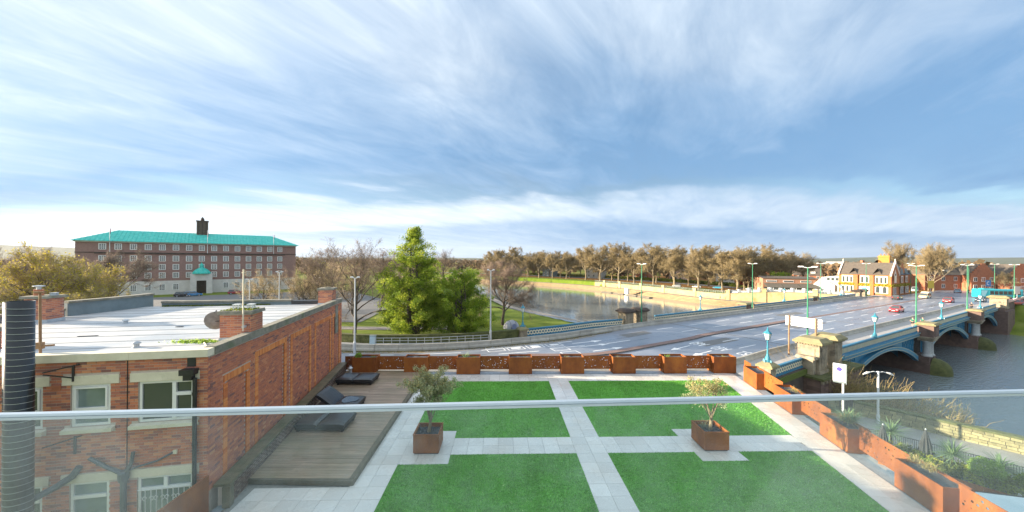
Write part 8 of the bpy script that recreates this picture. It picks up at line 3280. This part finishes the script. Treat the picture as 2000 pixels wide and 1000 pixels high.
# brambles over the wall on the river side
rg = np.random.default_rng(66)
n = 1300
t_ = 12.5 * rg.uniform(0.0, 1.0, n) ** 1.5
bx_ = np.column_stack([np.interp(t_, RL, rwp[:, 0]), np.interp(t_, RL, rwp[:, 1])])
out = rg.uniform(0.6, 4.6, n)
tgx = 0.74
b0 = np.column_stack([bx_[:, 0] + out * 0.73, bx_[:, 1] + out * 0.68, -4.6 + 0.6 * rg.uniform(0, 1, n) + 1.2 * (4.6 - out) / 4.0])
d = np.column_stack([rg.normal(0.25, 0.55, n), rg.normal(0.0, 0.55, n), rg.uniform(0.9, 2.0, n)])
ln_ = rg.uniform(3.0, 6.6, n) * np.clip(1.12 - 0.055 * t_, 0.3, 1)
me = None
V = []
Fq = []
T_ = []
nvv = 0
seg = 7
D = d / np.linalg.norm(d, axis=1)[:, None]
for i in range(n):
 side = np.cross(D[i], [0, 0, 1.0])
 side /= np.linalg.norm(side)
 upv = np.cross(side, D[i])
 dr = rg.uniform(0.12, 0.55)
 r_ = rg.uniform(0.014, 0.030)
 ring = []
 for k_ in range(seg + 1):
  t = k_ / seg
  c = b0[i] + D[i] * ln_[i] * t - np.array([0, 0, dr * ln_[i] * t * t * 0.8]) + rg.normal(0, 0.05, 3)
  w = r_ * (1 - 0.7 * t)
  ring.append([c + side * w, c - side * w * 0.5 + upv * w, c - side * w * 0.5 - upv * w])
 V.append(np.array(ring).reshape(-1, 3))
 for k_ in range(seg):
  for j in range(3):
   a, b = nvv + k_ * 3 + j, nvv + k_ * 3 + (j + 1) % 3
   Fq.append((a, b, b + 3, a + 3))
   T_.append(0.2 + 0.7 * (i % 17) / 17)
 nvv += (seg + 1) * 3
V = np.concatenate(V)
bt = thing('bramble_bush', 'tangled golden bramble bush on the bank beyond the yellow stone wall', 'bush', (40, 36, -5))
V = V - np.array([40, 36, -5.0])
link('stems', np_mesh('stems', V, np.array(Fq), M_BRAMBLE, np.array(T_)), bt, kind='stuff')
pk = V[rg.integers(0, len(V), 3600)] + rg.normal(0, 0.16, (3600, 3))
pk = pk[pk[:, 2] < 4.2]
link('leaves', leaf_mesh('leaves', rg, pk, 0.10, M_HEDGE, 0.7), bt)
bg = rg.uniform(0, 1, (2600, 3))
tq = 1.0 + bg[:, 0] * 15
Pb = np.column_stack([np.interp(tq, RL, rwp[:, 0]) + (0.6 + bg[:, 1] * 3.0) * 0.73, np.interp(tq, RL, rwp[:, 1]) + (0.6 + bg[:, 1] * 3.0) * 0.68, -5.6 + 3.0 * (1 - bg[:, 1]) * bg[:, 2] + 0.3]) - np.array([40, 36, -5.0])
link('undergrowth', leaf_mesh('undergrowth', rg, Pb, 0.20, M_LEAFBROWN, 0.7), bt)
tuft('reed_clump', 'thin leafy shoots rising behind the mossy stretch of river wall', 'plant', (44.6, 28.0, -3.6), 26, 1.9, 0.05, M_SWORD, 0.8, 0.3, None, 81, 0.2)
# twin headed lamp post and car park sign on the path
tl_ = wthing('twin_lamp_post', 'white lamp post with two drooping heads before the river wall', 'lamp post', (36.1, 34.0, -4))
m = MB()
m.lathe([(0.14, -4), (0.14, -3.2), (0.10, -3.1), (0.085, 1.0)], 10, (36.1, 34.0))
m.box(36.02, 36.18, 33.92, 34.08, 1.0, 1.12)
m.build('pole', M_WHITEMETAL, tl_)
for sg_ in (-1, 1):
 m = MB()
 m.tube([(36.1, 34.0, 1.02), (36.1 + sg_ * 0.4, 34 - sg_ * 0.05, 1.10), (36.1 + sg_ * 0.9, 34 - sg_ * 0.1, 0.98)], 0.035, 6)
 m.build('arm', M_WHITEMETAL, tl_)
 m = MB()
 m.tube([(36.1 + sg_ * 0.75, 34 - sg_ * 0.08, 1.02), (36.1 + sg_ * 1.0, 34 - sg_ * 0.11, 0.95), (36.1 + sg_ * 1.35, 34 - sg_ * 0.15, 0.78)], [0.06, 0.11, 0.05], 8)
 m.build('lamp_head', M_WHITEMETAL, tl_)
ps = wthing('parking_sign', 'white sign board with a blue disc on a white pole by the abutment', 'sign', (30.6, 32.4, -4))
SX = (29.9, 32.6)
L, SF = frame_on(30.05, 32.3, 30.75, 31.6)
m = MB(SF)
m.box(0, 0.88, -0.10, 0.10, 0.85, 2.45)
m.build('board', M_WHITEMETAL, ps)
m = MB(SF)
m.box(0.02, 0.86, -0.103, 0.103, 0.70, 0.847)
m.box(0.883, 0.94, -0.12, 0.12, 0.68, 2.47)
m.build('board_edge', M_GREYPAINT, ps)
M_PURPLE = pm('purple blue print', (0.10, 0.08, 0.50), (0.09, 0.07, 0.45), 0.5, 3)
m = MB(lambda u, v, z: SF(0.44 + u, -0.104 + z, 1.98 + v))
m.lathe([(0.19, -0.003), (0.19, 0.003)], 20)
m.build('blue_disc', M_PURPLE, ps)
m = MB(SF)
for i in range(5):
 m.box(0.15, 0.74 - 0.1 * (i % 3), -0.106, -0.1035, 1.52 - i * 0.11, 1.56 - i * 0.11)
m.build('printed_line', pm('grey print', (0.45, 0.45, 0.48), (0.4, 0.4, 0.43), 0.6, 3), ps)
m = MB(SF)
m.lathe([(0.08, -4), (0.08, 0.7)], 8, (0.7, 0.0))
m.build('pole', M_WHITEMETAL, ps)
# black railing at the edge of the garden
rl = wthing('garden_railing', 'black vertical bar railing along the edge of the lower garden', 'railing', (31, 26.5, -3))
gpl = resample([(23.5, 30.5), (27.2, 30.6), (31.4, 26.7), (36.5, 21.2), (43.0, 14.3)], 240)
m = MB()
m.tube(zs(gpl[::6], -1.85), 0.025, 5)
m.tube(zs(gpl[::6], -2.85), 0.02, 5)
m.build('rail', M_BLACKMETAL, rl)
bar = MB()
bar.box(-0.011, 0.011, -0.011, 0.011, 0, 1.12)
bar_m2 = bar.mesh('bar', M_BLACKMETAL)
for i, p in enumerate(gpl[:235]):
 link('bar', bar_m2, rl, (p[0] - 31, p[1] - 26.5, 0.02))
# closed parasols
def parasol(label, x, y):
 t = thing('closed_parasol', label, 'parasol', (x, y, -3.0), 0, 'closed black parasols in the lower garden')
 m = MB()
 m.lathe([(0.03, 0), (0.03, 2.5)], 8)
 m.build('pole', M_BLACKMETAL, t)
 m = MB()
 n_ = 20
 rows = []
 for (r, z) in ((0.035, 2.55), (0.09, 2.40), (0.17, 2.0), (0.24, 1.5), (0.32, 0.95), (0.30, 0.78)):
  rows.append([m.vert(((r * (1 + (0.22 if k_ % 2 else -0.16) * min(1, (2.55 - z)))) * math.cos(2 * PI * k_ / n_), (r * (1 + (0.22 if k_ % 2 else -0.16) * min(1, (2.55 - z)))) * math.sin(2 * PI * k_ / n_), z)) for k_ in range(n_)])
 for a, b in zip(rows, rows[1:]):
  for k_ in range(n_):
   m.face((a[k_], a[(k_ + 1) % n_], b[(k_ + 1) % n_], b[k_]))
 m.build('canopy', pm('black canvas', (0.03, 0.033, 0.036), (0.045, 0.05, 0.053), 0.8, 4) if 'black canvas' not in MATS else MATS['black canvas'], t)
 m = MB()
 m.lathe([(0.3, 0), (0.3, 0.06), (0.06, 0.12), (0.05, 0.3)], 12)
 m.build('base', M_BLACKMETAL, t)
 m = MB()
 m.lathe([(0.05, 2.55), (0.06, 2.6), (0.02, 2.66)], 8)
 m.build('finial', M_GALV, t)
parasol('closed black parasol left of the palm trunk, partly behind the orange panel', 28.2, 26.2)
parasol('closed black parasol in front of the black railing between two palms', 30.6, 25.5)
def cordyline(label, x, y, h, r, n, seed, z=-3.0):
 t = thing('cordyline_palm', label, 'palm', (x, y, z), 0, 'sword leaved palms in the lower garden')
 m = MB()
 m.tube([(0, 0, 0), (0.05, 0.02, h * 0.5), (0.02, 0, h)], [0.09, 0.075, 0.07], 8)
 m.build('trunk', M_BARK, t)
 rg_ = np.random.default_rng(seed)
 d_ = rand_units(rg_, n)
 d_[:, 2] = np.abs(d_[:, 2]) * 1.1 - 0.25
 b_2 = np.tile(np.array([[0.02, 0, h]]), (n, 1)) + rg_.normal(0, 0.05, (n, 3))
 link('crown', blade_mesh('crown', rg_, b_2, d_, r * rg_.uniform(0.7, 1.1, n), 0.07, M_SWORD, 0.25), t)
 return t
cordyline('sword leaved palm with a dark trunk behind the near orange panel', 29.9, 27.2, 1.55, 1.45, 170, 3)
cordyline('sword leaved palm over the rounded grass mound', 31.4, 24.6, 1.25, 1.45, 180, 4)
cordyline('spiky palm behind the clipped bright green shrub', 33.6, 23.7, 0.9, 1.31, 170, 5)
cordyline('low spiky palm at the right edge of the garden', 33.8, 22.3, 0.75, 1.38, 170, 6)
cordyline('bluish spiky plant low at the right edge', 33.0, 21.2, 0.4, 1.1, 150, 7)
ball_shrub('clipped_shrub', 'clipped round bright green shrub in the raised garden bed', (31.6, 22.9, -2.45), 0.78, M_BOX, 5200, 0.09, 9)
tuft('grass_mound', 'rounded mound of fine green grass below the middle palm', 'plant', (30.2, 23.6, -2.35), 420, 0.95, 0.018, M_HEDGE, 1.0, 0.9, None, 83, 0.12)
tuft('bamboo_clump', 'small leafy bamboo clump beside the first palm trunk', 'plant', (30.4, 26.7, -3.0), 160, 1.3, 0.03, M_LEAFOLIVE, 0.25, 0.3, None, 84, 0.15)
ball_shrub('low_shrub', 'dark green low planting at the foot of the right palms', (33.0, 21.9, -2.6), 0.6, M_LEAFDEEP, 2400, 0.12, 10)
ball_shrub('low_shrub', 'dark green ground cover along the raised bed below the parasol', (29.6, 24.6, -2.75), 0.42, M_LEAFDEEP, 1600, 0.10, 12)
# raised corten bed
rb = wthing('raised_bed', 'rusty steel raised bed edging holding the garden shrubs', 'planter', (30, 23, -3))
bp = smoothline([(27.2, 25.6), (28.8, 23.9), (30.0, 22.4), (31.2, 21.0), (32.6, 19.6), (34.2, 18.4)], 14)
for a, b in zip(bp[:-1:3], bp[3::3]):
 L, xf = frame_on(a[0], a[1], b[0], b[1])
 m = MB(xf)
 m.box(0, L - 0.01, -0.02, 0.02, -3.0, -2.42)
 m.build('steel_edge', M_CORTEN, rb)
bo = offset(bp, 3.0)
m = MB()
m.strip(zs(offset(bp, 0.02), -2.55), zs(bo, -2.55))
m.build('soil', M_SOIL, rb)
rg = np.random.default_rng(91)
n = 9000
i = rg.integers(0, len(bp) - 1, n)
f, w_ = rg.uniform(0, 1, n)[:, None], rg.uniform(0.1, 2.9, n)
hb = 0.18 + 0.5 * np.abs(np.sin(i * 1.3 + f[:, 0] * 2.0 + w_ * 2.1))
P = np.column_stack([bp[i] * (1 - f) + bp[i + 1] * f + (bo[i] - bp[i]) * (w_ / 3.0)[:, None], -2.6 + hb * rg.uniform(0, 1, n)])
V, F = leaf_arrays(rg, P, 0.17, 0.5, 0.4)
link('ground_cover', np_mesh('ground_cover', V, F, M_HEDGE, np.clip(0.4 + 0.4 * np.sin(i * 2.7) + rg.normal(0, 0.15, n), 0, 1)), kind='stuff')
# garden chairs and tables
def chair(label, x, y, ang):
 t = thing('garden_chair', label, 'chair', (x, y, -3.0), ang, 'pale metal garden chairs')
 m = MB()
 m.box(-0.22, 0.22, -0.22, 0.22, 0.43, 0.46)
 m.build('seat', M_PALEMETAL, t)
 for a, b in ((-1, -1), (1, -1), (-1, 1), (1, 1)):
  m = MB()
  m.tube([(a * 0.2, b * 0.2, 0.43), (a * 0.24, b * 0.25, 0)], 0.014, 5)
  m.build('leg', M_PALEMETAL, t)
 m = MB()
 for i in range(6):
  x_ = -0.18 + i * 0.072
  m.tube([(x_, 0.21, 0.46), (x_ * 1.15, 0.29, 0.88)], 0.010, 4)
 m.tube([(-0.22, 0.30, 0.89), (0, 0.33, 0.91), (0.22, 0.30, 0.89)], 0.018, 6)
 m.build('backrest', M_PALEMETAL, t)
M_PALEMETAL = pm('pale grey metal', (0.50, 0.53, 0.53), (0.42, 0.45, 0.45), 0.45, 4, metal=0.2)
chair('pale metal chair standing alone before the raised bed', 30.55, 21.05, 0.9 + PI)
chair('pale metal chair tucked behind the white glass roof edge', 30.6, 19.6, 2.3)
tb = thing('garden_table', 'long pale timber table top below the nearest parasol', 'table', (26.0, 22.6, -3.0), math.radians(125))
m = MB()
for i in range(4):
 m.box(-1.0, 1.0, -0.36 + i * 0.18, -0.36 + i * 0.18 + 0.165, 0.72, 0.76)
m.build('table_top', M_PALEMETAL, tb)
for a in (-0.8, 0.8):
 m = MB()
 m.box(a - 0.04, a + 0.04, -0.3, 0.3, 0, 0.72)
 m.build('leg', M_PALEMETAL, tb)
tb = thing('garden_table', 'pale square table beside the white glass roof at the right', 'table', (31.8, 19.3, -3.0), math.radians(130))
m = MB()
m.box(-0.9, 0.9, -0.4, 0.4, 0.70, 0.74)
m.build('table_top', M_PALEMETAL, tb)
for a in (-0.75, 0.75):
 for b in (-0.3, 0.3):
  m = MB()
  m.box(a - 0.03, a + 0.03, b - 0.03, b + 0.03, 0, 0.70)
  m.build('leg', M_PALEMETAL, tb)
# white glazed canopy roof in the corner
gc = wthing('glazed_canopy', 'pale glazed canopy roof with dark bars in the lower right corner', 'canopy', (20, 14, -3))
CA = [(22.9, 18.1, -0.1), (26.3, 17.3, -0.1)]
k = NT('frosted glazing')
k.base(k.ramp(k.noise(0.8, 5, 0.6), [(0.35, (0.58, 0.70, 0.70)), (0.7, (0.74, 0.83, 0.83))]))
k.rough(0.12)
M_FROST = k.m
p0, p1, p2, p3 = Vector((22.6, 18.4, 0.0)), Vector((26.6, 17.5, 0.0)), Vector((24.0, 9.0, 0.45)), Vector((19.4, 10.0, 0.45))
for i in range(3):
 a = p0.lerp(p3, i / 3 + 0.003)
 b = p1.lerp(p2, i / 3 + 0.003)
 c = p1.lerp(p2, (i + 1) / 3 - 0.003)
 d_ = p0.lerp(p3, (i + 1) / 3 - 0.003)
 m = MB()
 lo = Vector((0, 0, -0.03))
 m.poly([a, b, c, d_])
 m.poly([d_ + lo, c + lo, b + lo, a + lo])
 m.poly([a, a + lo, b + lo, b])
 m.build('glass_sheet', M_FROST, gc)
for i in range(4):
 m = MB()
 m.tube([p0.lerp(p3, i / 3), p1.lerp(p2, i / 3)], 0.045, 4)
 m.build('glazing_bar', M_BLACKMETAL, gc)
for q in (p0, p1, p2, p3):
 m = MB()
 m.box(q.x - 0.06, q.x + 0.06, q.y - 0.06, q.y + 0.06, -3.0, q.z - 0.04)
 m.build('post', M_BLACKMETAL, gc)
m = MB()
for a, b in ((p0, p3), (p1, p2)):
 m.tube([a, b], 0.05, 4)
m.build('edge_bar', M_WHITEMETAL, gc)
# ---------------------------------------------------------------- riverside lawn, path, tent, pontoon
nb = smoothline([(22, 73), (10, 93.3), (0, 125.5), (-9, 160), (-40, 210)], 60)
m = MB()
pa, pb = offset(nb, 12.6), offset(nb, 10.4)
def ground_z(L):
 return land_height(np.asarray(L))[0]
za, zb = ground_z(pa), ground_z(pb)
zz_ = np.maximum(za, zb) + 0.22
m.strip([(p[0], p[1], zz_[i]) for i, p in enumerate(pa)], [(p[0], p[1], zz_[i] - 0.12) for i, p in enumerate(pb)])
m.build('lawn_path', M_PATH, kind='structure')
m = MB()
m.strip([(-80, 58.5, 0.03), (-40, 57.8, 0.03), (-18, 57.5, 0.03), (-9, 58.5, 0.03)], [(-80, 61, 0.03), (-40, 60.2, 0.03), (-18, 59.9, 0.03), (-9, 61, 0.03)])
m.build('lawn_path', M_PATH, kind='structure')
tn = thing('tent', 'small grey dome tent pitched on the grass beside the bare tree', 'tent', (-0.05, 60.0, -0.1), 0.5)
M_TENT = pm('grey tent cloth', (0.40, 0.41, 0.46), (0.33, 0.34, 0.39), 0.7, 3)
m = MB()
n1, n2 = 10, 8
rows = []
for i in range(n1 + 1):
 u = -1 + 2 * i / n1
 hgt = 1.45 * (1 - u * u) ** 0.5 if abs(u) < 1 else 0.0
 wid = 1.05 * (0.35 + 0.65 * (1 - u * u) ** 0.5)
 rows.append([m.vert((u * 1.45, wid * math.cos(PI * j / n2), max(hgt, 0.02) * math.sin(PI * j / n2) + 0.01)) for j in range(n2 + 1)])
for i in range(n1):
 for j in range(n2):
  m.face((rows[i][j], rows[i + 1][j], rows[i + 1][j + 1], rows[i][j + 1]))
m.build('flysheet', M_TENT, tn)
m = MB()
m.slab([(-0.5, 0.02), (0.5, 0.02), (0.42, 0.75), (0.0, 0.98), (-0.42, 0.75)], 0.95, 1.02, 'x')
m.v = [(p[1] * 0 + p[0] * 0 + p[1], -p[0] - 0.10, p[2]) for p in m.v]
m.build('door_panel', pm('blue tent door', (0.22, 0.25, 0.42), (0.18, 0.20, 0.34), 0.7, 3), tn)
m = MB()
for u in (-0.35, 0.35):
 hgt, wid = 1.45 * (1 - u * u) ** 0.5 + 0.01, 1.05 * (0.35 + 0.65 * (1 - u * u) ** 0.5) + 0.01
 m.tube([(u * 1.45, wid * math.cos(PI * j / 10), hgt * math.sin(PI * j / 10)) for j in range(11)], 0.03, 5)
m.build('tent_pole', pm('dark tent band', (0.06, 0.065, 0.09), (0.05, 0.05, 0.07), 0.7, 3), tn)
pn = wthing('pontoon', 'low floating timber pontoon with a white box at the far bank', 'pontoon', (39, 208, WZ))
fi = smoothline(FAR[7:10], 60)
seg_ = offset(fi, 1.6)[14:44]
for i in range(0, 24, 6):
 a, b = seg_[i], seg_[i + 5]
 L, xf = frame_on(a[0], a[1], b[0], b[1])
 m = MB(xf)
 m.box(0, L, -1.2, 1.2, WZ - 0.2, WZ + 0.25)
 m.build('float', M_DECKSIDE, pn)
 m = MB(xf)
 m.box(-0.1, L + 0.1, -1.25, 1.25, WZ + 0.253, WZ + 0.42)
 m.build('deck_panel', M_SAND, pn)
a, b = seg_[10], seg_[14]
L, xf = frame_on(a[0], a[1], b[0], b[1])
m = MB(xf)
m.box(0.4, 2.4, -0.7, 0.7, WZ + 0.423, WZ + 3.4)
m.build('white_box', M_WHITE, pn)
m = MB(xf)
for i in range(6):
 m.tube([(3.2 + i * 0.9, -0.3, WZ + 0.42), (3.4 + i * 0.9, 0.3, WZ + 1.6)], 0.05, 5)
m.build('boat_rack', M_BARKPALE, pn)
# ---------------------------------------------------------------- air
HAZE = 0.00005
if HAZE:
 k = NT('haze air')
 k.t.nodes.remove(k.p)
 vol = k.n('ShaderNodeVolumePrincipled')
 vol.inputs['Color'].default_value = (0.80, 0.88, 0.97, 1)
 vol.inputs['Density'].default_value = HAZE
 vol.inputs['Anisotropy'].default_value = 0.2
 k.l(vol.outputs[0], k.t.nodes['Material Output'].inputs['Volume'])
 m = MB()
 m.box(-9800, 9800, -900, 9900, -12.0, 320.0)
 m.build('haze', k.m, kind='stuff')
S.cycles.volume_bounces = 0
S.cycles.max_bounces = 6
S.cycles.transparent_max_bounces = 16
